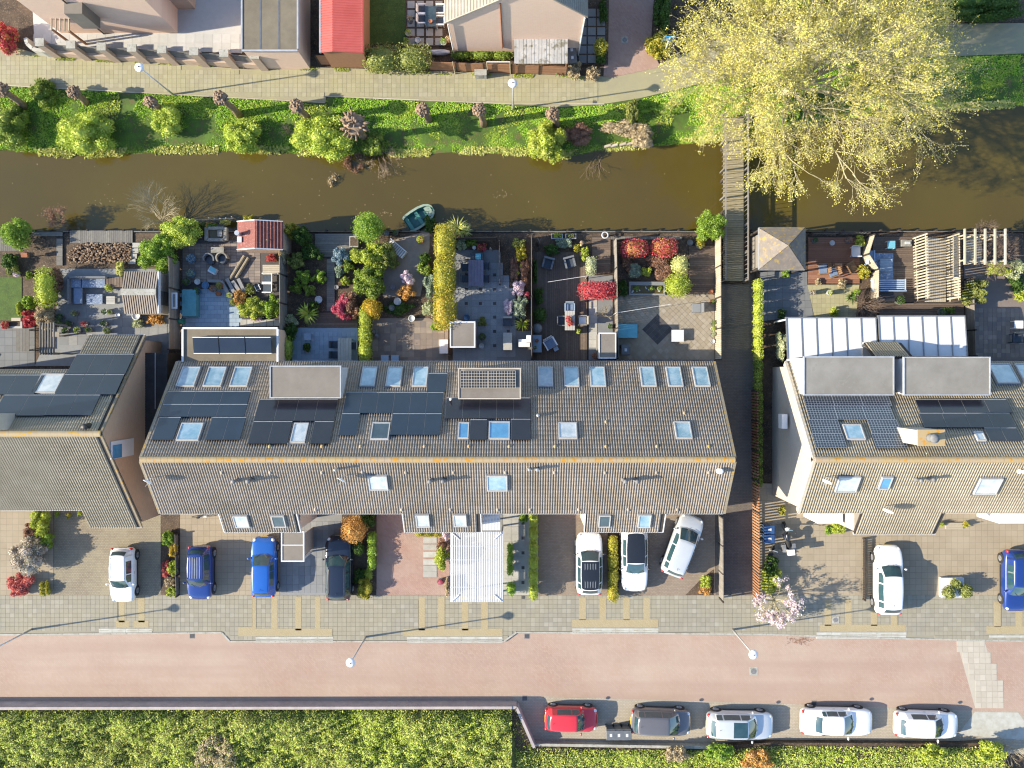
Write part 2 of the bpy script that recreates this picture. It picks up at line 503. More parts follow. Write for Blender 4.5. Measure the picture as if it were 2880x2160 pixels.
piecemat('roof_tile', [ph('c0af9c'), ph('bbaa97'), ph('c4b4a2'), ph('bcaa92')], wear=.75, wscale=.4, wcol=ph('96866f'), bump=0)
piecemat('roof_tile_pale', [ph('c8b89c'), ph('c4b498'), ph('ccbca0')], wear=.65, wscale=.4, wcol=ph('a09074'), bump=0)
mat('ridge_tile', ph('c4a870'), ph('c0a888'), .8, c3=ph('d89620'), s3=2.6, bump=.3)
mat('ridge_tile_left', ph('c8b084'), ph('bca88a'), 1.2, c3=ph('dcaa3a'), s3=2.4, bump=.3)
mat('verge_tile', ph('a89a80'), ph('988a70'), 1.5, c3=ph('d0a040'), s3=3)
mat('glass_sky', (.14, .27, .36), (.30, .42, .50), 1.6, rough=.08, coat=.6)  # pale blue of reflected sky and blinds put into the base colour
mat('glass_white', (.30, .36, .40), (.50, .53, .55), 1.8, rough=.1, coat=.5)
mat('glass_blue', (.05, .19, .36), (.08, .26, .46), 1.5, rough=.06, coat=.8)
mat('glass_dark', (.02, .035, .045), (.04, .06, .075), 1.5, rough=.05, coat=.8)
mat('solar_black', (.008, .018, .038), (.012, .024, .046), .8, rough=.3, coat=.2)
mat('solar_purple', (.009, .010, .018), (.013, .014, .024), .8, rough=.3, coat=.2)
mat('frame_grey', (.36, .36, .36), (.42, .42, .41), 4, rough=.5)
mat('red_roof', ph('d8665c'), ph('cc5a50'), 1.2, rough=.6)
mat('shed_red', ph('9c5c50'), ph('8a4e44'), 2.5, c3=ph('b08478'), s3=10)
mat('plastic_blue', (.02, .06, .16), (.03, .08, .2), 4, rough=.4)
mat('plastic_grey', (.09, .10, .11), (.12, .13, .14), 4, rough=.5)
mat('rubber', (.012, .012, .013), (.02, .02, .021), 8, rough=.8)
mat('rim', (.42, .43, .45), (.36, .37, .39), 6, rough=.35, metal=.7)
mat('car_glass', (.016, .05, .065), (.035, .075, .09), 1.2, rough=.04, coat=.9)
mat('lamp_glass', (.62, .64, .66), (.7, .72, .74), 6, rough=.15, coat=.7)
mat('tail_red', (.42, .015, .012), (.5, .02, .016), 6, rough=.25, coat=.7)
mat('plate_yellow', (.6, .42, .03), (.64, .46, .05), 5, rough=.5)
mat('terracotta', ph('b0704c'), ph('9c603e'), 4)
mat('pot_grey', ph('8c8a86'), ph('747270'), 4)
mat('pot_blue', (.03, .1, .2), (.05, .14, .26), 4, rough=.3)
mat('pot_white', ph('d8d6d0'), ph('c8c6c0'), 4, rough=.4)
mat('teak', ph('a07850'), ph('8c6844'), 5)
mat('wicker_grey', ph('8a8c8c'), ph('6c6e70'), 30, bump=.6, bscale=60)
mat('wicker_beige', ph('b0a690'), ph('94897a'), 30, bump=.6, bscale=60)
mat('cushion_blue', ph('8898ac'), ph('7a8ca2'), 5)
mat('cushion_dark', ph('4c5660'), ph('404a54'), 5)
mat('cloth_white', ph('ecebe8'), ph('dedcd8'), 4)
mat('teal_cover', (.06, .20, .24), (.09, .26, .30), 2.5)
mat('blue_cover', (.10, .33, .42), (.13, .38, .47), 1.8)
mat('bark', ph('a8987c'), ph('8a7c64'), 6, bump=.6, bscale=25)
mat('bark_pale', ph('d4c598'), ph('bcae80'), 3, bump=.3, bscale=20)
mat('bark_pollard', ph('b49878'), ph('846a52'), 7, bump=.8, bscale=22)
mat('twig_pale', ph('d0bf9a'), ph('bcaa86'), 4)
mat('twig_purple', ph('96806e'), ph('806a5c'), 4)
mat('stone', ph('aaa496'), ph('8c877a'), 3, bump=.4)
piecemat('rubble_stone', [ph('a88868'), ph('7e6048'), ph('c4a884'), ph('94745a'), ph('5c4636')], wear=.4)
GREEN = dict(
    bank=[ph('6a9a1e'), ph('86ac2c'), ph('4c7c14'), ph('a0b23c')],
    willow=[ph('a4b03c'), ph('8ea030'), ph('bcc050'), ph('7a8c2c')],
    shrub=[ph('768c2c'), ph('90a23a'), ph('5c7622'), ph('a8ae4c')],
    bright=[ph('84a42c'), ph('98b43c'), ph('6c8e20'), ph('b0bc50')],
    lime=[ph('a8b634'), ph('bcc444'), ph('8c9c28'), ph('ccc860')],
    yellow=[ph('a8a430'), ph('bcb23c'), ph('8c8e26'), ph('c4a438')],
    golden=[ph('ccb02c'), ph('dcbc34'), ph('b4a024'), ph('e0a830')],
    olive=[ph('7c843c'), ph('949a48'), ph('646c30'), ph('aaa858')],
    dark=[ph('42601e'), ph('527028'), ph('345018'), ph('68803a')],
    grey=[ph('8c9c7c'), ph('a2ae92'), ph('748668'), ph('b4bca4')],
    blue=[ph('7c98a0'), ph('94acb2'), ph('68848c'), ph('c4ccc8')],
    red=[ph('c83a44'), ph('d85458'), ph('aa2c36'), ph('e07470')],
    photinia=[ph('cc4450'), ph('c23c4a'), ph('d8626a'), ph('b8a048'), ph('bc3a48'), ph('d4545e')],
    azalea=[ph('d05468'), ph('c4465c'), ph('dc7484'), ph('b45060')],
    plum=[ph('96705a'), ph('a47c60'), ph('84604e'), ph('b48a68')],
    orange=[ph('cc9448'), ph('d8a458'), ph('b87e38'), ph('d8b060')],
    tan=[ph('c4ac84'), ph('b09a72'), ph('d4be96'), ph('98865e')],
    pale=[ph('d8d484'), ph('c8c870'), ph('e4e09c'), ph('b4b85c')],
    blossom=[ph('f0dce0'), ph('e8c4cc'), ph('f6ecec'), ph('dcb0ba')],
    rhodo=[ph('d8c8b4'), ph('c0ae94'), ph('e4d8c8'), ph('8c8a5a'), ph('b89c8c')],
    coral=[ph('d8685c'), ph('c85450'), ph('e08a78'), ph('a84a40')],
    variegated=[ph('c4c490'), ph('98a468'), ph('dcd8b0'), ph('788850')],
    crown=[ph('bcae4c'), ph('cabb5c'), ph('a49a38'), ph('d4c678'), ph('928a30'), ph('aeac3e')],
    cover=[ph('8ea032'), ph('728a26'), ph('b0b048'), ph('506618'), ph('c4b864'), ph('86943a')],
    grass=[ph('84b024'), ph('9cbe32'), ph('689820'), ph('b8c450'), ph('528018')],
    reed=[ph('b8b058'), ph('a0a848'), ph('ccc078'), ph('90983c')],
)
for k_, v_ in GREEN.items(): leafmat('leaf_' + k_, [tuple(min((x * .96 + .04 * (c[0] * .3 + c[1] * .6 + c[2] * .1)) * (2.1 if k_ == 'cover' else 1.95 if k_ in ('grass', 'willow', 'reed', 'crown') else 1.42), .8) for x in c) for c in v_])
LF = lambda k: K['leaf_' + k]

# ------------------------------------------------------------------ ground, canal, banks
WATER_Z = -0.65
WL = [(-9000, 425), (-600, 425), (0, 415), (200, 432), (420, 420), (700, 415), (900, 428), (1150, 428), (1300, 420), (1500, 425), (1600, 432), (1700, 412), (1850, 402), (1980, 392), (2150, 360), (2350, 330), (2600, 300), (2880, 288), (3400, 285), (12000, 280)]
PE = [(-9000, 225), (-600, 228), (0, 238), (480, 264), (916, 288), (917, 270), (1440, 292), (1560, 302), (1700, 292), (1800, 276), (1900, 252), (2000, 228), (2200, 190), (2500, 165), (2880, 150), (3400, 150), (12000, 150)]
def interp(T, x):
    for (a, ya), (b, yb) in zip(T, T[1:]):
        if a <= x <= b: return ya + (yb - ya) * (x - a) / max(b - a, 1e-6)
    return T[-1][1]
SOUTH_EDGE = 655
XS = sorted(set([t[0] for t in WL + PE] + list(range(-600, 3500, 60))))
def terrain_row(x):
    wl, pe = interp(WL, x), interp(PE, x)
    return [W(x, 90000, 0) + Vector((0, 0, -.04)), W(x, SOUTH_EDGE, 0) + Vector((0, 0, -.04)), W(x, SOUTH_EDGE - 1, 0) + Vector((0, 0, -1.4)),
            W(x, wl + 40, 0) + Vector((0, 0, -1.4)), W(x, wl, 0) + Vector((0, 0, -.72)), W(x, pe + (wl - pe) * .5, 0) + Vector((0, 0, -.30)),
            W(x, pe, 0) + Vector((0, 0, -.04)), W(x, -90000, 0) + Vector((0, 0, -.04))]
rows_ = [terrain_row(x) for x in XS]
mb = MB(); mb.v = [tuple(p) for r in rows_ for p in r]
mb.f = [(i * 8 + j, i * 8 + j + 1, (i + 1) * 8 + j + 1, (i + 1) * 8 + j) for i in range(len(XS) - 1) for j in range(7)]
mb.f = [tuple(reversed(f)) for f in mb.f]
struct(mb.build('ground', K['soil']))
# grass bank sheet
mb = MB()
GX = list(range(-900, 3700, 30))
for x in GX:
    wl, pe = interp(WL, x), interp(PE, x)
    for t, z in ((0.0, -.015), (.25, -.12), (.5, -.26), (.75, -.44), (1.03, -.70)):
        p = W(x, pe + (wl - pe) * t + (random.uniform(-4, 4) if t > .9 else 0), 0); p.z = z + (random.uniform(-.05, .05) if 0 < t < 1 else 0)
        mb.v.append(tuple(p))
mb.f = [(i * 5 + j, i * 5 + j + 1, (i + 1) * 5 + j + 1, (i + 1) * 5 + j) for i in range(len(GX) - 1) for j in range(4)]
struct(mb.build('canal_bank', K['grass_ground'], smooth=True))
# water
m, nt, p = _nodes('water'); K['water'] = m
p.inputs['Base Color'].default_value = srgb(ph('6a582a'))
p.inputs['Roughness'].default_value = .07
geo = nt.nodes.new('ShaderNodeNewGeometry')
n1 = nt.nodes.new('ShaderNodeTexNoise'); n1.inputs['Scale'].default_value = .12; n1.inputs['Detail'].default_value = 5
nt.links.new(geo.outputs['Position'], n1.inputs['Vector'])
r1 = nt.nodes.new('ShaderNodeValToRGB')
r1.color_ramp.elements[0].position = .35; r1.color_ramp.elements[0].color = srgb(ph('5a4c22'))
r1.color_ramp.elements[1].position = .65; r1.color_ramp.elements[1].color = srgb(ph('625422'))
nt.links.new(n1.outputs['Fac'], r1.inputs['Fac']); nt.links.new(r1.outputs[0], p.inputs['Base Color'])
n2 = nt.nodes.new('ShaderNodeTexNoise'); n2.inputs['Scale'].default_value = 2.2; n2.inputs['Detail'].default_value = 3
nt.links.new(geo.outputs['Position'], n2.inputs['Vector'])
b2 = nt.nodes.new('ShaderNodeBump'); b2.inputs['Strength'].default_value = .06; b2.inputs['Distance'].default_value = .05
nt.links.new(n2.outputs['Fac'], b2.inputs['Height']); nt.links.new(b2.outputs['Normal'], p.inputs['Normal'])
a_, b_ = W(-9000, SOUTH_EDGE - .5), W(12000, 200)
struct(MB().add([(a_.x, a_.y, WATER_Z), (b_.x, a_.y, WATER_Z), (b_.x, b_.y, WATER_Z), (a_.x, b_.y, WATER_Z)], [(0, 1, 2, 3)]).build('canal_water', m))
# floating litter
def quads(P, N, size, aspect, rng, jitter=.6):
    """leaf-shaped quads centred on P facing roughly N"""
    n = len(P)
    R = rng.normal(size=(n, 3)); R /= np.linalg.norm(R, axis=1, keepdims=True)
    N = N * (1 - jitter) + R * jitter; N /= np.linalg.norm(N, axis=1, keepdims=True) + 1e-9
    T = rng.normal(size=(n, 3)); T -= N * np.sum(T * N, axis=1, keepdims=True); T /= np.linalg.norm(T, axis=1, keepdims=True) + 1e-9
    U = np.cross(N, T)
    s = size * rng.uniform(.65, 1.35, size=(n, 1))
    V = np.empty((n, 4, 3))
    V[:, 0] = P - T * s * .5; V[:, 1] = P + U * s * aspect * .5 + N * s * .06; V[:, 2] = P + T * s * .5; V[:, 3] = P - U * s * aspect * .5 + N * s * .06
    return V.reshape(-1, 3), np.arange(4 * n).reshape(-1, 4)
pts = []
for _ in range(90):
    if random.random() < .45: x, y = random.gauss(1000, 420), random.gauss(590, 35)
    else: x, y = random.uniform(0, 2880), random.uniform(440, 640)
    if not (interp(WL, x) + 14 < y < 640): continue
    w_ = W(x, y, WATER_Z); pts.append((w_.x, w_.y, WATER_Z + .006))
for cx, cy, k in ((1410, 548, 16), (1040, 612, 24), (1090, 600, 14), (300, 570, 10)):
    for _ in range(k):
        w_ = W(random.gauss(cx, 16), random.gauss(cy, 7), WATER_Z); pts.append((w_.x, w_.y, WATER_Z + .006))
P = np.array(pts); V, F = quads(P, np.tile([0., 0, 1], (len(P), 1)), .07, .6, RNG, .05)
tag(link('floating_leaves', np_mesh('floating_leaves', V, F, LF('tan'))), 'pale fallen leaves and bits drifting on the brown canal', 'leaves', kind='stuff')

# ------------------------------------------------------------------ street
ZP = 0.08   # level of pavements, drives and gardens
slab('road', [(-2500, 1755), (5400, 1755), (5400, 2120), (-2500, 2120)], 0.0, K['road_brick'], .03)
slab('parking_bays', [(1440, 1956), Q(2, 3, 2212, 1100), Q(3, 3, 1780, 1165), Q(3, 3, 2170, 1172), (2893, 2030), (5000, 2050), (5000, 2118), (1500, 2118)], .005, K['parking_brick'], .004)
slab('concrete_apron', [Q(3, 3, 1790, 1175), Q(3, 3, 2160, 1180), (2890, 2040), (3300, 2050), (3300, 2117), Q(3, 3, 1640, 1370)], .010, K['concrete_light'], .004)
KERB = [(-1500, 1786), (0, 1786), (625, 1780), (648, 1805), (1417, 1805), (1453, 1779), (2160, 1785), (2300, 1790), (2544, 1797), (2780, 1802), (2880, 1804), (4400, 1806)]
walk = slab('pavement', [(-1500, 1655)] + [(4400, 1660)] + [(x, y - 4) for x, y in KERB[::-1]], ZP - .005, K['walk_slab'], .075)
kerb = bpy.data.objects.new('kerb', None); COL.objects.link(kerb); struct(kerb)
for (x0, y0), (x1, y1) in zip(KERB, KERB[1:]):
    p0, p1 = W(x0, y0 - 2, 0), W(x1, y1 - 2, 0)
    n = max(1, int((p1 - p0).length / 1.0))
    if x0 < -600 or x1 > 3400: n = 1
    for k in range(n):
        a, b = p0.lerp(p1, k / n), p0.lerp(p1, (k + 1) / n)
        d = (b - a).normalized() * .006
        MB().beam((a.x + d.x, a.y + d.y, .055), (b.x - d.x, b.y - d.y, .055), .11, .11).build('kerb_stone', K['concrete'], kerb)
YELLOW = []   # plan boxes of yellow brick
def yq(c, x0, x1, y0, y1): YELLOW.append((*Q(c, 3, x0, y0), *Q(c, 3, x1, y1)))
for x0, x1 in ((1025, 1077), (1195, 1250)): yq(0, x0, x1, 178, 400)
yq(0, 1000, 1115, 385, 445); yq(0, 1155, 1285, 385, 445); yq(0, 2060, 2212, 440, 520); yq(0, 2180, 2212, 178, 440)
for x0, x1 in ((135, 187), (340, 393), (510, 557)): yq(1, x0, x1, 180, 470)
yq(1, 0, 660, 455, 520)
for x0, x1 in ((1405, 1460), (1575, 1630), (1780, 1835), (1945, 2005)): yq(1, x0, x1, 180, 470)
yq(1, 1270, 2130, 455, 520)
for x0, x1 in ((580, 640), (757, 813), (962, 1018), (1138, 1192)): yq(2, x0, x1, 185, 380)
yq(2, 520, 1265, 375, 440)
for x0, x1 in ((490, 548), (667, 724), (890, 945), (1065, 1120)): yq(3, x0, x1, 205, 430)
yq(3, 450, 1190, 420, 478); yq(3, 1955, 2012, 220, 440); yq(3, 2140, 2200, 220, 440); yq(3, 1890, 2300, 435, 500)
for i, (x0, y0, x1, y1) in enumerate(YELLOW):
    slab('yellow_brick_strip', rect(x0, y0, x1, y1), ZP + .026 + (.003 if i % 2 else 0), K['yellow_brick'], .03)
YW = [(W(x0, 0).x, W(0, y1).y, W(x1, 0).x, W(0, y0).y) for x0, y0, x1, y1 in YELLOW]
on_yellow = lambda X, Y: any(a + .12 < X < c - .12 and b + .1 < Y < d - .1 for a, b, c, d in YW)
pave(walk, [(-60, 1673), (2940, 1680), (2940, 1800), (2544, 1792), (2300, 1785), (1456, 1774), (1415, 1799), (655, 1799), (630, 1775), (-60, 1780)], .30, .30, K['walk_slab'], ZP, 'paving_slab', skip=on_yellow, limit=300)
# dropped kerb blocks at the drives
for c, x0, x1, y0, y1 in ((0, 860, 1320, 450, 500), (1, 0, 670, 520, 573), (1, 1305, 2130, 520, 575), (2, 520, 1265, 447, 500), (3, 415, 1190, 482, 540), (3, 1905, 2300, 508, 560)):
    n = max(1, round((x1 - x0) / 125))
    for k in range(n):
        xa, xb = x0 + (x1 - x0) * k / n, x0 + (x1 - x0) * (k + 1) / n
        p, q = W(*Q(c, 3, xa, y1)), W(*Q(c, 3, xb, y0))
        g = .008
        MB().add([(p.x + g, p.y, .0), (q.x - g, p.y, 0), (q.x - g, q.y, 0), (p.x + g, q.y, 0), (p.x + g, p.y, .07), (q.x - g, p.y, .07), (q.x - g, q.y, .118), (p.x + g, q.y, .118)],
                 BF).build('dropped_kerb_block', K['concrete_light'], kerb)
# pale block field in the road
fld = struct(MB().prism(plan([Q(3, 3, 1630, 560), Q(3, 3, 1870, 560), Q(3, 3, 2030, 1140), Q(3, 3, 1790, 1140)]), -.01, .003).build('speed_field', K['road_block']))
for ry, (x0, n) in enumerate([(1630, 5)] * 2 + [(1680, 5)] * 2 + [(1730, 5)] * 3 + [(1785, 5)] * 5):
    for k in range(n):
        w_ = W(*Q(3, 3, x0 + 24 + 48.5 * k + ry * .8, 585 + ry * 48.5))
        MB().box(w_.x, w_.y, .008, .355, .355, .016).build('concrete_block', K['road_block'], fld)
# drain covers and manholes
def drain(c, r, x, y, label, sz=.32, z=0.0, round_lid=False):
    w_ = W(*Q(c, r, x, y)); t = thing('drain_cover', label, 'drain', (w_.x, w_.y, z))
    MB().box(0, 0, .004, sz, sz, .02).build('frame', K['concrete'] if round_lid else K['pipe_grey'], t, lc=1)
    if round_lid:
        MB().lathe(0, 0, [(sz * .36, .01), (sz * .36, .02)], 20).build('lid', K['pipe_grey'], t, lc=1)
    else:
        for k in range(4): MB().box(-sz * .33 + k * sz * .22, 0, .016, sz * .09, sz * .8, .014).build('bar', K['black_metal'], t, lc=1)
drain(0, 3, 1660, 518, 'small square street drain grate beside the blue car drives', .33, .0)
drain(2, 3, 128, 520, 'street drain grate in the road by the kerb corner near white lattice canopy', .33)
drain(2, 3, 110, 1055, 'drain grate in the shade at the retaining wall corner', .33)
drain(3, 3, 397, 1098, 'drain grate at the road edge above the long white saloon', .33)
drain(2, 3, 2088, 822, 'square iron manhole cover in the pink road beside a lamp head', .55, 0, True)
drain(3, 3, 578, 375, 'white framed round manhole in the pavement crossed by lamp shadow', .46, ZP + .026, True)
drain(2, 0, 973, 345, 'white framed round manhole in the shaded brick alley', .42, ZP - .06, True)
drain(2, 0, 713, 878, 'small drain grate in the canal footpath', .28, .004)

# drives: each its own paving
def drive(name, pts, m, dz=0.0): return slab(name, pts, ZP + dz, m, .07)
YB = 1673
drive('driveway', [(-600, 1432), (150, 1432), (150, YB), (-600, YB)], K['drive_beige'])
drive('driveway', [(151, 1400), (452, 1400), (452, YB), (151, YB)], K['drive_cobble'])
drive('driveway', [(453, 1400), (505, 1400), (505, YB), (453, YB)], K['soil'])
d2 = drive('driveway', [(506, 1360), (786, 1360), (786, YB), (506, YB)], K['drive_beige'], .004)
d3 = drive('driveway', [(787, 1360), (962, 1360), (962, YB), (787, YB)], K['slab_grey'])
pave(d3, rect(790, 1450, 960, 1668), .4, .6, K['slab_grey'], ZP, 'paving_slab')
drive('garden_bed', [(963, 1360), (1058, 1360), (1058, YB + 8), (963, YB + 8)], K['soil'])
drive('driveway', [(1059, 1360), (1265, 1360), (1265, YB), (1059, YB)], K['drive_red'])
for yy in (1345, 1408, 1470, 1535, 1590, 1640): 
    p_ = W(*Q(1, 2, 1505, yy)); MB().box(p_.x, p_.y, ZP + .012, .9, .38, .024).build('stepping_slab', K['slab_pale'], d3)
drive('carport_floor', [(1266, 1360), (1414, 1360), (1414, YB + 18), (1266, YB + 18)], K['slab_grey'])
d4 = drive('front_path', [(1415, 1360), (1514, 1360), (1514, YB), (1415, YB)], K['slab_pale'])
pave(d4, rect(1417, 1440, 1486, 1670), .5, .5, [K['slab_pale'], K['slab_grey']], ZP, 'paving_slab')
for k in range(6):
    p_ = W(*Q(2, 2, 95, 1200 + 128 * k)); MB().box(p_.x, p_.y, ZP + .035, .2, .2, .02).build('dark_inset', K['slab_dark'], d4)
drive('driveway', [(1515, 1360), (1709, 1360), (1709, YB), (1515, YB)], K['drive_brown'])
drive('garden_bed', [(1710, 1400), (1741, 1400), (1741, YB + 16), (1710, YB + 16)], K['soil'])
drive('driveway', [(1742, 1360), (2012, 1360), (2012, YB + 4), (1742, YB + 4)], K['drive_brown'])
drive('garden_bed', [Q(2, 3, 1480, 185), Q(2, 3, 1640, 20), Q(2, 3, 1745, -60), Q(2, 3, 1745, 185)], K['soil'], .006)
drive('alley_path', [(2013, 800), (2126, 800), (2126, YB + 6), (2013, YB + 6)], K['alley_brick'])
drive('driveway', [(2127, 1360), (3600, 1360), (3600, YB + 16), (2127, YB + 12)], K['drive_beige'], .004)

# north footpath
pth = slab('footpath', [(-600, 95), (0, 120), (100, 150), (700, 195), (905, 190), (1700, 215), (1830, 190), (2000, 120), (2150, 60), (2700, 66), (3600, 60), (3600, 145)] + [(x, y) for x, y in PE[::-1] if -600 <= x <= 2880], .0, K['path_slab'], .03)
pave(pth, [(-20, 150), (700, 205), (905, 198), (1690, 222), (1690, 285), (1440, 285), (920, 262), (910, 276), (480, 255), (-20, 230)], .30, .30, K['path_slab'], .0, 'paving_slab', limit=300)
for x0, x1 in ((-20, 915), (918, 1440), (1440, 1700)):
    a, b = W(x0, interp(PE, x0 + .1) + 1, 0), W(x1, interp(PE, x1 - .1) + 1, 0)
    n = max(1, int((b - a).length / 3))
    for k in range(n):
        p, q = a.lerp(b, k / n), a.lerp(b, (k + 1) / n)
        MB().beam((p.x, p.y, 0.0), (q.x - .01, q.y, 0.0), .06, .12).build('edging_board', K['board_pale'], pth)
slab('brick_lane', [Q(2, 0, 830, 0), (1712, -600), (1850, -600), Q(2, 0, 1225, 0), Q(2, 0, 1200, 380), Q(2, 0, 1280, 580), Q(2, 0, 880, 665), Q(2, 0, 790, 660)], .02, K['drive_red'], .02)
# ------------------------------------------------------------------ roofs and houses
RIB = 0.149
PROF = [(0, 0), (.03, .042), (.10, .056), (.30, .060), (.52, .056), (.60, .042), (.64, 0), (1.0, 0)]
class Slope:
    """one plane of a roof: ridge line (y0,z0), eave line (y1,z1)"""
    def __init__(s, y0, z0, y1, z1):
        s.y0, s.z0, s.y1, s.z1 = y0, z0, y1, z1
        s.g = (z1 - z0) / (y1 - y0)
        s.len = math.hypot(y1 - y0, z1 - z0)
        s.dy, s.dz = (y1 - y0) / s.len, (z1 - z0) / s.len      # unit down-slope
        s.n = Vector((0, -s.dz, s.dy)) if s.dy > 0 else Vector((0, s.dz, -s.dy))
    def hit(s, px, py):
        a = -(py - NY) / PPM
        Y = a * (1 - (s.z0 - s.g * s.y0) / CAM_H) / (1 + a * s.g / CAM_H)
        z = s.z0 + s.g * (Y - s.y0)
        return (px - NX) / PPM * (1 - z / CAM_H), abs(Y - s.y0) / abs(s.dy)
    def at(s, x, d, h=0.0): return Vector((x, s.y0 + s.dy * d, s.z0 + s.dz * d)) + s.n * h
    def zat(s, Y): return s.z0 + s.g * (Y - s.y0)
    def block(s, x0, x1, d0, d1, h0, h1):
        vs = [s.at(x, d, h) for h in (h0, h1) for x, d in ((x0, d0), (x1, d0), (x1, d1), (x0, d1))]
        fs = BF
        if s.dy > 0: fs = [f[::-1] for f in fs]
        return vs, fs
    def box4(s, px0, py0, px1, py1):
        """plan rectangle on the slope -> x0,x1,d0,d1"""
        cy, cx = (py0 + py1) / 2, (px0 + px1) / 2
        x0, _ = s.hit(px0, cy); x1, _ = s.hit(px1, cy)
        _, da = s.hit(cx, py0); _, db = s.hit(cx, py1)
        return x0, x1, min(da, db), max(da, db)
def tiles(parent, sl, x0, x1, d0, d1, m, row=.34):
    i0, i1 = math.ceil(x0 / RIB), math.floor(x1 / RIB)
    xs, hs = [], []
    i1 -= (i1 - i0) % 2
    for i in range(i0, i1, 2):      # one tile carries two rolls
        for f, h in PROF[:-1] + [(1 + f, h) for f, h in PROF]: xs.append((i + f) * RIB); hs.append(h)
    xs = np.array(xs); hs = np.array(hs)
    nr = max(1, round((d1 - d0) / row)); rl = (d1 - d0) / nr
    V, F = [], []
    k = len(xs); base = 0
    nx, ny, nz = sl.n
    for r in range(nr):
        for dd, lift in ((d0 + r * rl - (.03 if r else 0), .036), (d0 + (r + 1) * rl, .039), (d0 + (r + 1) * rl, .034)):
            hh = hs + lift
            V.append(np.stack([xs, sl.y0 + sl.dy * dd + ny * hh, sl.z0 + sl.dz * dd + nz * hh], 1))
        a = np.arange(k - 1); a = a[(a + 1) % 15 != 0]
        for t in (0, 1):
            q = np.stack([base + t * k + a, base + t * k + a + 1, base + (t + 1) * k + a + 1, base + (t + 1) * k + a], 1)
            F.append(q if sl.dy > 0 else q[:, ::-1])
        base += 3 * k
    F = np.concatenate(F)[:, ::-1]
    o = link('roof_tiles', np_mesh('roof_tiles', np.concatenate(V), F, m, False), parent); o['kind'] = 'stuff'
    vs, fs = sl.block(x0, x1, d0, d1 - .01, -.12, .02)
    MB().add(vs, fs).build('roof_deck', K['dark_timber'], parent)
def gutter(parent, sl, x0, x1, d, m='white_paint'):
    p, q = sl.at(x0, d + .06, -.05), sl.at(x1, d + .06, -.05)
    g = MB().beam(p, q, .13, .11).build('gutter', MATS[m], parent)
    MB().beam(p + Vector((.03, 0, .05)), q + Vector((-.03, 0, .05)), .08, .02).build('gutter_channel', K['lead'], g)
def ridge(parent, x0, x1, y, z, m):
    n = max(1, round((x1 - x0) / .40)); w = (x1 - x0) / n
    pr = [(-.19, -.07), (-.15, .03), (-.07, .09), (0, .105), (.07, .09), (.15, .03), (.19, -.07)]
    mb = MB()
    for e, sc in ((0, 1.0), (w - .012, .95)):
        for a, b in pr: mb.v.append((e, a * sc, b * sc))
    k = len(pr)
    mb.f = [(i, i + 1, k + i + 1, k + i) for i in range(k - 1)] + [tuple(range(k))[::-1], tuple(range(k, 2 * k))]
    me = mb.mesh('ridge_tile', m)
    off = wloc(parent)
    for i in range(n):
        o = bpy.data.objects.new('ridge_tile', me); COL.objects.link(o); o.parent = parent
        o.location = Vector((x0 + i * w, y, z + .03 + random.uniform(-.006, .006))) - off
def skylight(parent, sl, c4, pane='glass_sky', frame='frame_grey', h=.22, bw=.06):
    x0, x1, d0, d1 = c4
    mb = MB()
    for a, b, e, f in ((x0, x1, d0, d0 + bw), (x0, x1, d1 - bw * 1.3, d1), (x0, x0 + bw, d0 + bw, d1 - bw * 1.3), (x1 - bw, x1, d0 + bw, d1 - bw * 1.3)):
        mb.add(*sl.block(a, b, e, f, .0, h))
    o = mb.build('skylight', MATS[frame], parent)
    MB().add(*sl.block(x0 + bw, x1 - bw, d0 + bw, d1 - bw * 1.3, .02, h - .03)).build('pane', MATS[pane], o)
    for a, b, e, f in ((x0 - .09, x1 + .09, d1, d1 + .18), (x0 - .09, x0, d0, d1), (x1, x1 + .09, d0, d1), (x0 - .09, x1 + .09, d0 - .09, d0)):
        MB().add(*sl.block(a, b, e, f, .0, .094)).build('flashing', K['lead'], o)
    return o
def solar(parent, sl, c4, nx=1, ny=1, m='solar_black', h0=.18, h1=.22, gap=.02, rail=True, frame='zinc'):
    x0, x1, d0, d1 = c4
    for j in range(ny):
        for i in range(nx):
            a, b = x0 + (x1 - x0) * i / nx + gap / 2, x0 + (x1 - x0) * (i + 1) / nx - gap / 2
            e, f = d0 + (d1 - d0) * j / ny + gap / 2, d0 + (d1 - d0) * (j + 1) / ny - gap / 2
            o = MB().add(*sl.block(a, b, e, f, h0, h1)).build('solar_panel', MATS[m], parent)
            if rail:
                MB().add(*sl.block(a, b, f - .03, f + .008, h1 - .01, h1 + .006)).build('rail', MATS[frame], o)
                MB().add(*sl.block(a - .005, a + .005, e, f - .03, h1 - .01, h1 + .003)).build('edge_strip', K['grey_metal'], o)
def flue(parent, sl, px, py, h=.75, r=.09, m='pipe_grey', cap=True):
    x, d = sl.hit(px, py); p = sl.at(x, d)
    MB().lathe(p.x, p.y, [(r * 1.6, p.z - .1), (r * 1.6, p.z + .15), (r, p.z + .25), (r, p.z + h), (r * 1.35, p.z + h), (r * 1.35, p.z + h + .14), (r * .8, p.z + h + .18)], 12).build('flue_pipe', MATS[m], parent, True)
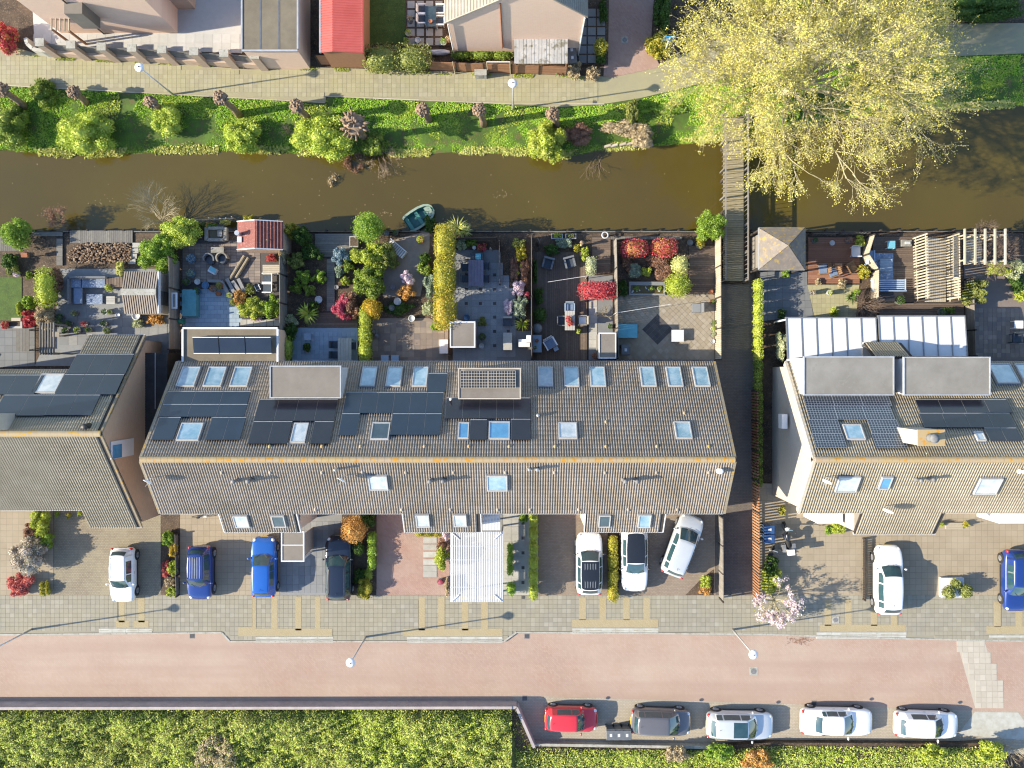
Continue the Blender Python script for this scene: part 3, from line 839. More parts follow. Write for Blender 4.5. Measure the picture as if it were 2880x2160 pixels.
def dish(parent, sl, px, py, r=.38):
    x, d = sl.hit(px, py); p = sl.at(x, d)
    mast = MB().tube([p, p + Vector((0, 0, .75))], .025, 6).build('dish_mast', K['galvanised'], parent)
    c = p + Vector((-.1, -.12, .75)); ax = Vector((-.45, -.86, .22)).normalized()
    up = Vector((0, 0, 1)); a = ax.cross(up).normalized(); b = ax.cross(a)
    mb = MB(); n, rings = 20, 5
    for i in range(rings + 1):
        t = i / rings
        for k in range(n):
            th = 2 * math.pi * k / n
            mb.v.append(tuple(c + (a * math.cos(th) + b * math.sin(th)) * (r * t) + ax * (.11 * t * t)))
    mb.f = [(i * n + k, i * n + (k + 1) % n, (i + 1) * n + (k + 1) % n, (i + 1) * n + k) for i in range(rings) for k in range(n)]
    o = mb.build('dish', K['white_metal'], mast, True)
    md = o.modifiers.new('thick', 'SOLIDIFY'); md.thickness = .012
    MB().tube([c + b * r * .9 , c + ax * .38], .012, 5).build('feed_arm', K['galvanised'], mast)
def vents(parent, sl, pts, m):
    for px, py in pts:
        x, d = sl.hit(px, py)
        p = sl.at(x, d, .05)
        MB().blob(p, (.11, .17, .10), 8, 5, .03).build('vent_tile', m, parent, True)
def gable_wall(parent, x0, x1, yb, zb, yr, zr, yf, zf, m, name='wall'):
    vs = [(x, y, z) for x in (x0, x1) for y, z in ((yb, -.3), (yb, zb), (yr, zr), (yf, zf), (yf, -.3))]
    if True:
        fs = [(0, 1, 2, 3, 4), (9, 8, 7, 6, 5), (0, 5, 6, 1), (1, 6, 7, 2), (2, 7, 8, 3), (3, 8, 9, 4), (4, 9, 5, 0)]
    return MB().add(vs, fs).build(name, m, parent)
def verge(parent, sl, x, d0, d1, m, w=.16, side=1):
    n = max(1, round((d1 - d0) / .34))
    for i in range(n):
        a, b = d0 + (d1 - d0) * i / n, d0 + (d1 - d0) * (i + 1) / n - .01
        MB().add(*sl.block(x - w / 2, x + w / 2, a, b, -.02 + .0, .085)).build('verge_tile', m, parent)
dk = 1.30199

# ---- main terrace
XL, XR = W(303 * dk, 0, 8.0).x, W(1588 * dk, 0, 8.0).x
YR = W(0, 993 * dk, 8.0).y
SB = Slope(YR, 8.0, W(0, 782 * dk, 2.9).y, 2.9)
YF = W(0, 1108 * dk, 5.4).y
SF = Slope(YR, 8.0, YF, 5.4)
house = thing('terraced_house', 'long terrace of houses with grey pantile roof and black solar panels between gardens and drives', 'house', ((XL + XR) / 2, YR, 0))
gable_wall(house, XL + .12, XR - .12, SB.y1 - .35, 2.55, YR, 7.75, YF + .35, 5.3, K['brick_pink_side'])
tiles(house, SB, XL, XR, .05, SB.len, K['roof_tile'])
tiles(house, SF, XL, XR, .05, SF.len, K['roof_tile'])
gutter(house, SB, XL, XR, SB.len)
ridge(house, XL, XR, YR, 8.0, K['ridge_tile'])
for x in (XL, XR):
    for sl in (SB, SF): verge(house, sl, x, .1, sl.len, K['verge_tile'])
# front projections: the slope runs further down
EXT = [(485, 650), (874, 1040), (1262, 1432)]
xe = []
for a, b in EXT:
    x0, d = SF.hit(a * dk, 1148 * dk); x1, _ = SF.hit(b * dk, 1148 * dk)
    xe.append((x0, x1)); 
    tiles(house, SF, x0, x1, SF.len + .002, d, K['roof_tile'])
    e = SF.at(0, d)
    MB().boxz((x0 + x1) / 2, (YF + .3 + e.y + .12) / 2, -.3, e.z - .12, x1 - x0 - .16, abs(YF + .3 - e.y - .12)).build('front_projection', K['brick_pink'], house)
    gutter(house, SF, x0 - .02, x1 + .02, d)
    for xx in (x0, x1): MB().add(*SF.block(xx - .03, xx + .03, SF.len + .01, d, -.1, .07)).build('verge_board', K['white_paint'], house)
prev = XL
for x0, x1 in xe + [(XR, None)]:
    if x0 - prev > .5: gutter(house, SF, prev, x0 - .04, SF.len)
    prev = x1
# ground floor doors and windows under the front eaves
for k, (a, b) in enumerate([(x1, x0n) for (x0, x1), (x0n, _) in zip(xe, xe[1:])]):
    for xx, w, h, z0 in ((a + .8, .95, 2.1, .08), (b - 1.3, 1.6, 1.3, .9)):
        f = MB().box(xx, YF + .33, z0 + h / 2, w, .06, h).build('door' if w < 1 else 'window', K['white_paint'], house)
        MB().box(xx, YF + .295, z0 + h / 2 + .05, w - .25, .03, h - .3).build('pane', K['glass_dark'], f)
# skylights in the long back slope
def d4(x0, y0, x1, y1): return (x0 * dk, y0 * dk, x1 * dk, y1 * dk)
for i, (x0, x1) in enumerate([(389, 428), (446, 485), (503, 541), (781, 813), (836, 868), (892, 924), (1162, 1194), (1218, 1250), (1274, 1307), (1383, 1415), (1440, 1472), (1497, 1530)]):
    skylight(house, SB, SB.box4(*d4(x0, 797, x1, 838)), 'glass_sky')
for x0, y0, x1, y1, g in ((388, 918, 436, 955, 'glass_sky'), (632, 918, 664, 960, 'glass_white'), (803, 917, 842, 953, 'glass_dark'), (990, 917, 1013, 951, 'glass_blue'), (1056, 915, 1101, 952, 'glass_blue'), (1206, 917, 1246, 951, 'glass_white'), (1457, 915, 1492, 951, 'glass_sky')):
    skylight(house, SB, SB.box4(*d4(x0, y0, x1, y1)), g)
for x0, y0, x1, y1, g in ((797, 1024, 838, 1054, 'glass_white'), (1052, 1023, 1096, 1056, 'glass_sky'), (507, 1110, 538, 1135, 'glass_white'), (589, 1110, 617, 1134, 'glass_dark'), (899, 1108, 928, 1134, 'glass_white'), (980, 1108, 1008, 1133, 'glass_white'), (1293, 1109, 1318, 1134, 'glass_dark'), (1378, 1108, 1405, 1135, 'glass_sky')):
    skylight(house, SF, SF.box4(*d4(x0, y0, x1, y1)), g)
# solar panels
solar(house, SB, SB.box4(*d4(360, 850, 540, 878)), 3, 1); solar(house, SB, SB.box4(*d4(350, 878, 533, 905)), 3, 1)
solar(house, SB, SB.box4(*d4(338, 906, 385, 955)), 1, 1); solar(house, SB, SB.box4(*d4(453, 906, 527, 955)), 2, 1)
solar(house, SB, SB.box4(*d4(556, 867, 727, 914)), 4, 1, 'solar_purple'); solar(house, SB, SB.box4(*d4(543, 915, 628, 963)), 2, 1, 'solar_purple'); solar(house, SB, SB.box4(*d4(676, 915, 718, 963)), 1, 1, 'solar_purple')
solar(house, SB, SB.box4(*d4(745, 852, 957, 897)), 6, 1); solar(house, SB, SB.box4(*d4(924, 811, 965, 851)), 1, 1)
solar(house, SB, SB.box4(*d4(736, 898, 775, 945)), 1, 1); solar(house, SB, SB.box4(*d4(846, 898, 953, 944)), 3, 1)
solar(house, SB, SB.box4(*d4(963, 864, 1146, 909)), 5, 1, 'solar_purple'); solar(house, SB, SB.box4(*d4(1015, 911, 1052, 955)), 1, 1, 'solar_purple'); solar(house, SB, SB.box4(*d4(1104, 910, 1146, 955)), 1, 1, 'solar_purple')
def dormer(parent, sl, x0, x1, y0, y1, ztop, m_top, m_rim='white_paint', name='dormer'):
    """flat-roofed box dormer; plan corners measured on its roof at height ztop"""
    p, q = W(x0 * dk, y1 * dk, ztop), W(x1 * dk, y0 * dk, ztop)
    zb = sl.zat(max(p.y, q.y)) - .4
    b = MB().prism([(p.x + .06, p.y + .03), (q.x - .06, p.y + .03), (q.x - .06, q.y - .06), (p.x + .06, q.y - .06)], zb, ztop - .06).build(name, K['white_paint'], parent)
    MB().prism([(p.x, p.y), (q.x, p.y), (q.x, q.y), (p.x, q.y)], ztop - .06, ztop).build('flat_roof', m_top, b)
    for c in ((p.x, (p.y + q.y) / 2, .1, q.y - p.y), (q.x, (p.y + q.y) / 2, .1, q.y - p.y)):
        MB().boxz(c[0], c[1], ztop - .14, ztop + .05, .07, c[3] + .07).build('roof_edge', MATS[m_rim], b)
    for yy in (p.y, q.y):
        MB().boxz((p.x + q.x) / 2, yy, ztop - .14, ztop + .046, q.x - p.x - .08, .07).build('roof_edge', MATS[m_rim], b)
    w = MB().box((p.x + q.x) / 2, q.y - .04, (zb + .5 + ztop) / 2, q.x - p.x - .5, .05, max(.4, ztop - zb - .8)).build('dormer_window', K['glass_dark'], b)
    return b, p, q
dormer(house, SB, 584, 736, 791, 859, 5.85, K['bitumen_light'], 'zinc')
db, p_, q_ = dormer(house, SB, 991, 1124, 796, 861, 5.85, K['bitumen_light'], 'cream_wall')
mat('solar_cell', (.02, .022, .024), (.03, .032, .034), 1, rough=.3)
for i in range(2):
    a, b = W((995 + i * 60) * dk, 838 * dk, 6.05), W((995 + (i + 1) * 60) * dk - 2, 801 * dk, 6.05)
    pn = MB().boxz((a.x + b.x) / 2, (a.y + b.y) / 2, 5.95, 6.0, b.x - a.x, b.y - a.y).build('solar_panel', K['solar_cell'], house)
    for k in range(11): MB().boxz(a.x + (b.x - a.x) * k / 10, (a.y + b.y) / 2, 6.0, 6.012, .022, b.y - a.y).build('cell_line', K['cream_wall'], pn)
    for k in range(7): MB().boxz((a.x + b.x) / 2, a.y + (b.y - a.y) * k / 6, 6.0, 6.011, b.x - a.x, .022).build('cell_line', K['cream_wall'], pn)
# pipes, dishes, vent tiles
for px, py in ((516, 1036), (547, 1036), (932, 1036), (960, 1036), (1347, 1036), (1372, 1036)): flue(house, SF, px * dk, py * dk, .85)
flue(house, SF, 730 * dk, 1012 * dk, .7, .06, 'galvanised'); flue(house, SF, 1143 * dk, 1012 * dk, .7, .06, 'galvanised'); flue(house, SF, 1160 * dk, 1012 * dk, .7, .07, 'galvanised')
flue(house, SF, 1553 * dk, 1016 * dk, .35, .12, 'white_metal'); flue(house, SB, 1162 * dk, 897 * dk, .35, .07, 'galvanised'); flue(house, SB, 975 * dk, 862 * dk, .5, .06, 'white_metal')
dish(house, SF, 338 * dk, 1030 * dk, .3); dish(house, SF, 749 * dk, 1026 * dk, .3)
vents(house, SB, [(x * dk, 967 * dk) for x in (583, 696, 779, 917, 1013, 1100, 1199, 1309, 1419, 1531)] + [(1309 * dk, 914 * dk), (1478 * dk, 895 * dk)], K['ridge_tile'])
vents(house, SF, [(x * dk, 1018 * dk) for x in (480, 584, 696, 783, 877, 980, 1092, 1198, 1307, 1418, 1531)] + [(x * dk, 1098 * dk) for x in (682, 868, 973, 1075, 1145, 1250, 1357, 1463)], K['roof_tile'])

# ---- terrace at the western end (its east gable shows)
XG = W(218 * dk, 0, 8.0).x; YL = W(0, 937 * dk, 8.0).y
LB = Slope(YL, 8.0, W(0, 725 * dk, 2.5).y, 2.5)
yfl = W(0, 1138 * dk, 2.93).y
LFs = Slope(YL, 8.0, yfl, 2.93)
XW = XG - 14.0
lh = thing('gable_house', 'house with brown brick gable wall and black solar panels next to the long terrace', 'house', (XG - 7, YL, 0))
xn = W(153 * dk, 0, 4.57).x
dn = SBd = (W(0, 800 * dk, 4.57).y - YL) / LB.dy
gable_wall(lh, XG - 3.55, XG - .02, LB.y1 - .3, 2.3, YL, 7.8, yfl + .3, 2.75, K['brick_brown_side'])
yb2, yf2 = YL + LB.dy * dn - .25, W(0, 1433, 3.95).y
gable_wall(lh, XW, XG - 3.56, yb2, LB.zat(yb2) - .2, YL, 7.8, yf2 + .3, LFs.zat(yf2 + .3) - .2, K['brick_brown'])
tiles(lh, LB, XW, XG, .05, dn, K['roof_tile_pale']); tiles(lh, LB, xn, XG, dn + .002, LB.len, K['roof_tile_pale'])  # paler tile colour makes up for the shaded roll sides in view
dfl = abs(yf2 - YL) / abs(LFs.dy); xnf = W(231, 0, 3.95).x
tiles(lh, LFs, XW, XG, .05, dfl, K['roof_tile_pale']); tiles(lh, LFs, xnf, XG, dfl + .002, LFs.len, K['roof_tile_pale'])
gutter(lh, LB, XW, xn - .05, dn); gutter(lh, LB, xn, XG, LB.len); gutter(lh, LFs, XW, xnf - .05, dfl); gutter(lh, LFs, xnf, XG, LFs.len)
ridge(lh, XW, XG, YL, 8.0, K['ridge_tile_left'])
for sl in (LB, LFs): verge(lh, sl, XG, .1, sl.len, K['verge_tile'], .12)
solar(lh, LB, LB.box4(*d4(158, 770, 283, 813)), 3, 1); solar(lh, LB, LB.box4(*d4(132, 814, 262, 857)), 3, 1)
solar(lh, LB, LB.box4(*d4(110, 858, 210, 902)), 2, 1); solar(lh, LB, LB.box4(*d4(0, 858, 110, 903)), 2, 1); solar(lh, LB, LB.box4(*d4(-90, 815, 88, 857)), 3, 1)
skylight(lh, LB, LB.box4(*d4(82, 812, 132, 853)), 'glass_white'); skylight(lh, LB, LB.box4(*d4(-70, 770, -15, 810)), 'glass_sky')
flue(lh, LB, *Q(0, 2, 770, 365), .45, .12, 'black_metal')
f = MB().box(XG + .02, (W(0, 1238, 5.5).y + W(0, 1285, 5.5).y) / 2, 5.5, .05, 1.05, 2.8).build('window', K['white_paint'], lh)
MB().box(XG + .05, (W(0, 1238, 5.5).y + W(0, 1285, 5.5).y) / 2 - .1, 6.2, .03, .8, 1.1).build('pane', K['glass_blue'], f)
c_ = W(-45, 1190, 9.3); MB().boxz(c_.x, c_.y, 5.5, 9.3, 1.0, .9).build('chimney', K['brick_cream_side'], lh)
# lean-to between the two terraces, dark ribbed roof
a, b = W(408, 992, 2.4), W(470, 1245, 2.4)
lt = thing('lean_to_shed', 'narrow dark ribbed lean-to roof in the gap beside the brown brick gable', 'shed', ((a.x + b.x) / 2, (a.y + b.y) / 2, 0))
mat('dark_roof', ph('4a4644'), ph('3c3836'), 2)
MB().boxz((a.x + b.x) / 2, (a.y + b.y) / 2, -.1, 2.3, b.x - a.x - .1, a.y - b.y).build('wall', K['dark_timber'], lt)
ro = MB().boxz((a.x + b.x) / 2, (a.y + b.y) / 2, 2.3, 2.4, b.x - a.x, a.y - b.y).build('roof', K['dark_roof'], lt)
for k in range(34): MB().boxz((a.x + b.x) / 2, b.y + (a.y - b.y) * (k + .5) / 34, 2.4, 2.43, b.x - a.x, .08).build('rib', K['dark_roof'], ro)
MB().beam((a.x + (b.x - a.x) * .48, a.y, 2.46), (a.x + (b.x - a.x) * .48, a.y - 3.6, 2.46), .04, .04).build('pipe', K['galvanised'], lt)

# ---- terrace to the east: cream gable in the sun
XE = W(1760 * dk, 0, 8.0).x
RB = Slope(YR, 8.0, SB.y1, 2.9); RFs = Slope(YR, 8.0, W(0, 1441, 5.3).y, 5.3)
XEE = XE + 24
rh = thing('cream_gable_house', 'terrace with cream lit gable wall, chimney and two grey box dormers beside the alley', 'house', (XE + 12, YR, 0))
gable_wall(rh, XE + .02, XEE, RB.y1 - .3, 2.6, YR, 7.8, RFs.y1 + .3, 5.1, K['brick_cream_side'])
tiles(rh, RB, XE, XEE, .05, RB.len, K['roof_tile_pale']); tiles(rh, RFs, XE, XEE, .05, RFs.len, K['roof_tile_pale'])
x0, dE = RFs.hit(*Q(3, 2, 740, 1290)); x1, _ = RFs.hit(*Q(3, 2, 1445, 1296))
tiles(rh, RFs, x0, x1, RFs.len + .002, dE, K['roof_tile_pale'])
e = RFs.at(0, dE)
MB().boxz((x0 + x1) / 2, (RFs.y1 + .3 + e.y + .12) / 2, -.3, e.z - .12, x1 - x0 - .16, abs(RFs.y1 + .3 - e.y - .12)).build('front_projection', K['cream_wall'], rh)
gutter(rh, RFs, XE, x0 - .04, RFs.len); gutter(rh, RFs, x1 + .04, XEE, RFs.len); gutter(rh, RFs, x0, x1, dE); gutter(rh, RB, XE, XEE, RB.len)
ridge(rh, XE, XEE, YR, 8.0, K['ridge_tile'])
for sl in (RB, RFs): 
    MB().add(*sl.block(XE - .10, XE + .06, .0, sl.len, -.28, .07)).build('barge_board', K['cream_wall'], rh)
# front porch walls with window, cream, under the eave
for sx, w in ((x0 - .9, 1.6), (x1 + 6.0, 2.4)):
    o = MB().boxz(sx, RFs.y1 - .45, -.1, 2.7, w, 1.4).build('porch', K['white_paint'], rh)
    MB().boxz(sx, RFs.y1 - 1.16, 1.0, 2.2, w * .5, .05).build('porch_window', K['glass_dark'], o)
# gridded panels
def gridpanels(sl, c4, nx, ny):
    x0, x1, d0, d1 = c4
    for j in range(ny):
        for i in range(nx):
            a, b = x0 + (x1 - x0) * i / nx + .01, x0 + (x1 - x0) * (i + 1) / nx - .01
            e, f = d0 + (d1 - d0) * j / ny + .01, d0 + (d1 - d0) * (j + 1) / ny - .01
            o = MB().add(*sl.block(a, b, e, f, .17, .21)).build('solar_panel', K['solar_black'], rh)
            ncx, ncy = max(2, round((b - a) / .165)), max(2, round((f - e) / .165))
            mb = MB()
            for k in range(ncx + 1): t = a + (b - a) * k / ncx; mb.add(*sl.block(t - .009, t + .009, e, f, .21, .213))
            for k in range(ncy + 1): t = e + (f - e) * k / ncy; mb.add(*sl.block(a, b, t - .009, t + .009, .2105, .2125))
            mb.build('cell_grid', K['zinc'], o)['kind'] = 'stuff'
q4 = lambda x0, y0, x1, y1: (*Q(3, 2, x0, y0), *Q(3, 2, x1, y1))
gridpanels(RB, RB.box4(*q4(305, 92, 1040, 208)), 3, 1); gridpanels(RB, RB.box4(*q4(335, 209, 1065, 325)), 3, 1)
gridpanels(RB, RB.box4(*q4(360, 327, 612, 445)), 1, 1); gridpanels(RB, RB.box4(*q4(390, 446, 655, 568)), 1, 1)
gridpanels(RB, RB.box4(*q4(868, 327, 1122, 445)), 1, 1); gridpanels(RB, RB.box4(*q4(905, 446, 1175, 572)), 1, 1)
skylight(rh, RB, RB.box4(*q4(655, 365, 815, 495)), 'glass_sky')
solar(rh, RB, RB.box4(*q4(1280, 152, 2075, 268)), 4, 1, 'solar_purple'); solar(rh, RB, RB.box4(*q4(1315, 270, 2105, 395)), 4, 1, 'solar_purple'); solar(rh, RB, RB.box4(*q4(1880, 397, 2160, 512)), 2, 1, 'solar_purple')
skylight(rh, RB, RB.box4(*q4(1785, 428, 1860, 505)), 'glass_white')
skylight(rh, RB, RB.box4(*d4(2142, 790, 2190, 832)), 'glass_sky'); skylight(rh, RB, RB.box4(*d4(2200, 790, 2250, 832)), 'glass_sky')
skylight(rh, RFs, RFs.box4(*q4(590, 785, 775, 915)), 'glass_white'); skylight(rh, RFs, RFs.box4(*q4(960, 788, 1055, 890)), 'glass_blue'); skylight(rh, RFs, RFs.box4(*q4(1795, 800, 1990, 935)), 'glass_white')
for x, y in ((1270, 812), (1375, 805)): flue(rh, RFs, *Q(3, 2, x, y + 10), .7)
flue(rh, RFs, *Q(3, 2, 2165, 750), .5, .1, 'white_metal')
dish(rh, RFs, *Q(3, 2, 490, 800), .3); dish(rh, RFs, *Q(3, 2, 1010, 1050), .33)
dormer(rh, RB, 1737, 1930, 771, 853, 5.7, K['bitumen_grey'], 'zinc'); dormer(rh, RB, 1953, 2138, 772, 853, 5.7, K['bitumen_grey'], 'zinc')
# chimney: cream masonry shaft, lichen cap
c0, c1 = W(*Q(3, 2, 1300, 530), 9.3), W(*Q(3, 2, 1525, 400), 9.3)
ch = MB().prism([(c0.x, c0.y), (c1.x, c0.y), (c1.x, c1.y), (c0.x, c1.y)], 5.5, 9.2).build('chimney', K['brick_cream_side'], rh)
MB().prism([(c0.x - .04, c0.y - .04), (c1.x + .04, c0.y - .04), (c1.x + .04, c1.y + .04), (c0.x - .04, c1.y + .04)], 9.2, 9.3).build('chimney_cap', K['ridge_tile'], ch)
cc = (c0 + c1) / 2
MB().lathe(cc.x - .08, cc.y, [(.24, 9.3), (.24, 9.5), (.19, 9.55), (.19, 9.8), (.26, 9.8), (.26, 9.86), (.1, 9.95)], 16).build('chimney_pot', K['pot_grey'], ch, True)
MB().boxz(W(*Q(3, 2, 172, 322), 3.4).x - .3, W(*Q(3, 2, 172, 322), 3.4).y, 3.0, 3.7, .35, .9).build('heat_pump', K['white_metal'], rh)
# conservatory roofs behind it
def conservatory(x0, y0, x1, y1, n, label, q=(3, 1)):
    zt = 2.75
    a, b = W(*Q(*q, x0, y1), zt), W(*Q(*q, x1, y0), zt)
    t = thing('conservatory', label, 'conservatory', ((a.x + b.x) / 2, (a.y + b.y) / 2, 0))
    for k in range(n):
        xa, xb = a.x + (b.x - a.x) * k / n, a.x + (b.x - a.x) * (k + 1) / n
        MB().add([(xa + .03, a.y, zt + .25), (xb - .03, a.y, zt + .25), (xb - .03, b.y, zt - .05), (xa + .03, b.y, zt - .05), (xa + .03, a.y, zt + .29), (xb - .03, a.y, zt + .29), (xb - .03, b.y, zt - .01), (xa + .03, b.y, zt - .01)],
                 BF).build('roof_pane', K['white_paint'], t)
    for k in range(n + 1):
        xa = a.x + (b.x - a.x) * k / n
        MB().beam((xa, a.y, zt + .29), (xa, b.y, zt - .01), .07, .08).build('glazing_bar', K['grey_metal'], t)
    MB().boxz((a.x + b.x) / 2, b.y + .04, zt - .14, zt - .02, b.x - a.x + .1, .1).build('gutter', K['grey_metal'], t)
    for xx in (a.x + .1, b.x - .1): MB().boxz(xx, b.y - .06, 0, zt - .14, .1, .1).build('post', K['white_paint'], t)
    w = MB().boxz((a.x + b.x) / 2, b.y - .06, .08, 2.5, b.x - a.x - .36, .05).build('front_glazing', K['glass_dark'], t)
conservatory(158, 1092, 930, 1440, 6, 'white panelled lean-to roof next to the narrow hedge behind the dormers')
conservatory(955, 1078, 1700, 1420, 6, 'white panelled lean-to roof partly in blue shade behind the second box dormer')
# small tiled back outshot between them
OS = Slope(W(0, 772 * dk, 5.0).y, 5.0, W(0, 741 * dk, 3.4).y, 3.4)
ox0, ox1 = W(1868 * dk, 0, 3.6).x, W(1950 * dk, 0, 3.6).x
tiles(rh, OS, ox0, ox1, .0, OS.len, K['roof_tile_pale']); gutter(rh, OS, ox0, ox1, OS.len)
MB().boxz((ox0 + ox1) / 2, (OS.y0 + OS.y1) / 2 - .1, -.1, 3.2, ox1 - ox0 - .1, abs(OS.y1 - OS.y0) - .3).build('outshot_wall', K['cream_wall'], rh)

# ---- flat-roofed extension with panels behind the terrace
zt = 3.0
a, b = W(514, 1020, zt), W(781, 923, zt)
ex = thing('flat_roof_extension', 'flat grey roof extension carrying three black solar panels in white rim behind the terrace', 'extension', ((a.x + b.x) / 2, (a.y + b.y) / 2, 0))
MB().boxz((a.x + b.x) / 2, (a.y + b.y) / 2, -.1, zt - .12, b.x - a.x - .1, b.y - a.y - .1).build('wall', K['brick_pink'], ex)
MB().boxz((a.x + b.x) / 2, (a.y + b.y) / 2, zt - .12, zt - .05, b.x - a.x - .1, b.y - a.y - .1).build('flat_roof', K['bitumen'], ex)
for cx, cy, sx, sy in (((a.x + b.x) / 2, b.y, b.x - a.x, .12), (a.x, (a.y + b.y) / 2, .12, b.y - a.y - .12), (b.x, (a.y + b.y) / 2, .12, b.y - a.y - .12)):
    MB().boxz(cx, cy, zt - .15, zt + .05, sx, sy).build('roof_edge', K['white_paint'], ex)
for k in range(3):
    p, q = W(544 + k * 74, 993, zt + .2), W(544 + k * 74 + 71, 950, zt + .2)
    o = MB().add([(p.x, p.y, zt + .1), (q.x, p.y, zt + .1), (q.x, q.y, zt + .3), (p.x, q.y, zt + .3), (p.x, p.y, zt + .14), (q.x, p.y, zt + .14), (q.x, q.y, zt + .34), (p.x, q.y, zt + .34)],
             BF).build('solar_panel', K['solar_black'], ex)
    for xx in (p.x, q.x): MB().boxz(xx, p.y, zt - .05, zt + .12, .04, .04).build('foot', K['zinc'], o); MB().boxz(xx, q.y, zt - .05, zt + .32, .04, .04).build('foot', K['zinc'], o)
    MB().beam((p.x, p.y - .02, zt + .15), (q.x, p.y - .02, zt + .15), .04, .04).build('rail', K['white_metal'], o)
    MB().beam((p.x, q.y + .02, zt + .35), (q.x, q.y + .02, zt + .35), .04, .04).build('rail', K['white_metal'], o)

# ---- buildings north of the canal
# brick house with downpipes and a lean-to (centre)
YN = -(153 - NY) / PPM
gh = thing('brick_gable_house', 'pinkish brick house with white downpipes and tiled roof across the canal', 'house', (-.3, YN + 5, 0))
XA, XB, XP = -4.5, 3.86, .5
ZA, ZB, ZPK = 5.1, 6.0, 9.6
vs = [(x, y, z) for y in (YN, YN + 12) for x, z in ((XA, -.2), (XB, -.2), (XB, ZB), (XP, ZPK), (XA, ZA))]
MB().add(vs, [(0, 1, 2, 3, 4), (9, 8, 7, 6, 5), (0, 5, 6, 1), (1, 6, 7, 2), (2, 7, 8, 3), (3, 8, 9, 4), (4, 9, 5, 0)]).build('wall', K['brick_pink'], gh)
mat('tile_grey_pink', ph('b8ac98'), ph('a89c88'), 2)
for (xa, za), (xb, zb), nm in (((XP, ZPK), (XA - .15, ZA - .15), 'tile_grey_pink'), ((XP, ZPK), (XB + .15, ZB - .2), 'tile_grey_pink')):
    rf = MB().add([(xa, YN - .12, za + .05), (xb, YN - .12, zb + .05), (xb, YN + 12, zb + .05), (xa, YN + 12, za + .05), (xa, YN - .12, za + .2), (xb, YN - .12, zb + .2), (xb, YN + 12, zb + .2), (xa, YN + 12, za + .2)],
             BF).build('roof', MATS[nm], gh)
    n = 26
    for k in range(n):
        t = (k + .5) / n; zz = za + (zb - za) * t; xx = xa + (xb - xa) * t
        MB().boxz(xx, YN + 6, zz + .18, zz + .235, .07, 12.1).build('tile_row', MATS[nm], rf)
for xx, zz in ((XA + .05, ZA), (XB - .03, ZB)):
    MB().tube([(xx, YN - .09, .1), (xx, YN - .09, zz - .2)], .045, 8).build('downpipe', K['white_metal'], gh)
MB().tube([(XA + 3.3, YN - .04, 1.2), (XA + 3.3, YN - .04, 7.6)], .05, 6).build('downpipe', K['terracotta'], gh)
for k, xx in enumerate((-4.4, -2.2, -.7)):
    MB().tube([(xx, YN - 1.3, 0), (xx, YN - 1.3, 2.1)], .035, 6).build('line_post', K['twig_pale'], gh)
MB().tube([(-2.2, YN - 1.3, 2.1), (-.7, YN - 1.3, 2.1)], .03, 6).build('line_bar', K['white_metal'], gh)
# glass lean-to
zt = 2.3
a, b = W(*Q(2, 0, 20, 545), zt), W(*Q(2, 0, 480, 335), zt)
lt2 = thing('lean_to_shelter', 'corrugated translucent lean-to roof above orange timber fence at brick gable', 'shelter', ((a.x + b.x) / 2, (a.y + b.y) / 2, 0))
mat('corrugated_plastic', ph('cdc8c0'), ph('b4b0a8'), 1.5, c3=ph('8a8470'), s3=2.2)
for k in range(7):
    xa, xb = a.x + (b.x - a.x) * k / 7, a.x + (b.x - a.x) * (k + 1) / 7
    mb = MB()
    for j in range(5):
        xx = xa + (xb - xa) * (j + .5) / 5
        mb.beam((xx, a.y, zt - .1), (xx, b.y, zt + .2), (xb - xa) / 5 * .96, .03 if j % 2 else .06)
    mb.build('roof_sheet', K['corrugated_plastic'], lt2)
for xx in (a.x + .05, b.x - .05):
    MB().boxz(xx, a.y + .1, 0, zt - .12, .08, .08).build('post', K['board_orange'], lt2)
    MB().beam((xx, a.y, zt - .17), (xx, b.y, zt + .1), .06, .1).build('rafter', K['board_orange'], lt2)
# red roofed shed
zt = 2.9
a, b = W(*Q(1, 0, 553, 450), zt), W(*Q(1, 0, 925, -300), zt)
rs = thing('red_roof_shed', 'shed with bright red ribbed metal roof beside the clipped hedge block', 'shed', ((a.x + b.x) / 2, (a.y + b.y) / 2, 0))
MB().boxz((a.x + b.x) / 2, (a.y + b.y) / 2, -.1, zt - .1, b.x - a.x - .2, b.y - a.y - .2).build('wall', K['board_orange'], rs)
xm = a.x + (b.x - a.x) * .3
rf = MB().add([(a.x, a.y, zt - .1), (xm, a.y, zt + .12), (b.x, a.y, zt - .12), (b.x, b.y, zt - .12), (xm, b.y, zt + .12), (a.x, b.y, zt - .1)], [(0, 1, 4, 5), (1, 2, 3, 4)]).build('roof', K['red_roof'], rs)
md = rf.modifiers.new('thick', 'SOLIDIFY'); md.thickness = .08
n = 34
for k in range(n):
    yy = a.y + (b.y - a.y) * (k + .5) / n
    mb = MB(); mb.beam((a.x, yy, zt - .09), (xm, yy, zt + .13), .07, .05); mb.beam((xm, yy, zt + .13), (b.x, yy, zt - .11), .07, .05); mb.build('roof_rib', K['red_roof'], rf)
MB().boxz(a.x - .02, (a.y + b.y) / 2, zt - .22, zt - .06, .1, b.y - a.y).build('gutter', K['zinc'], rs)
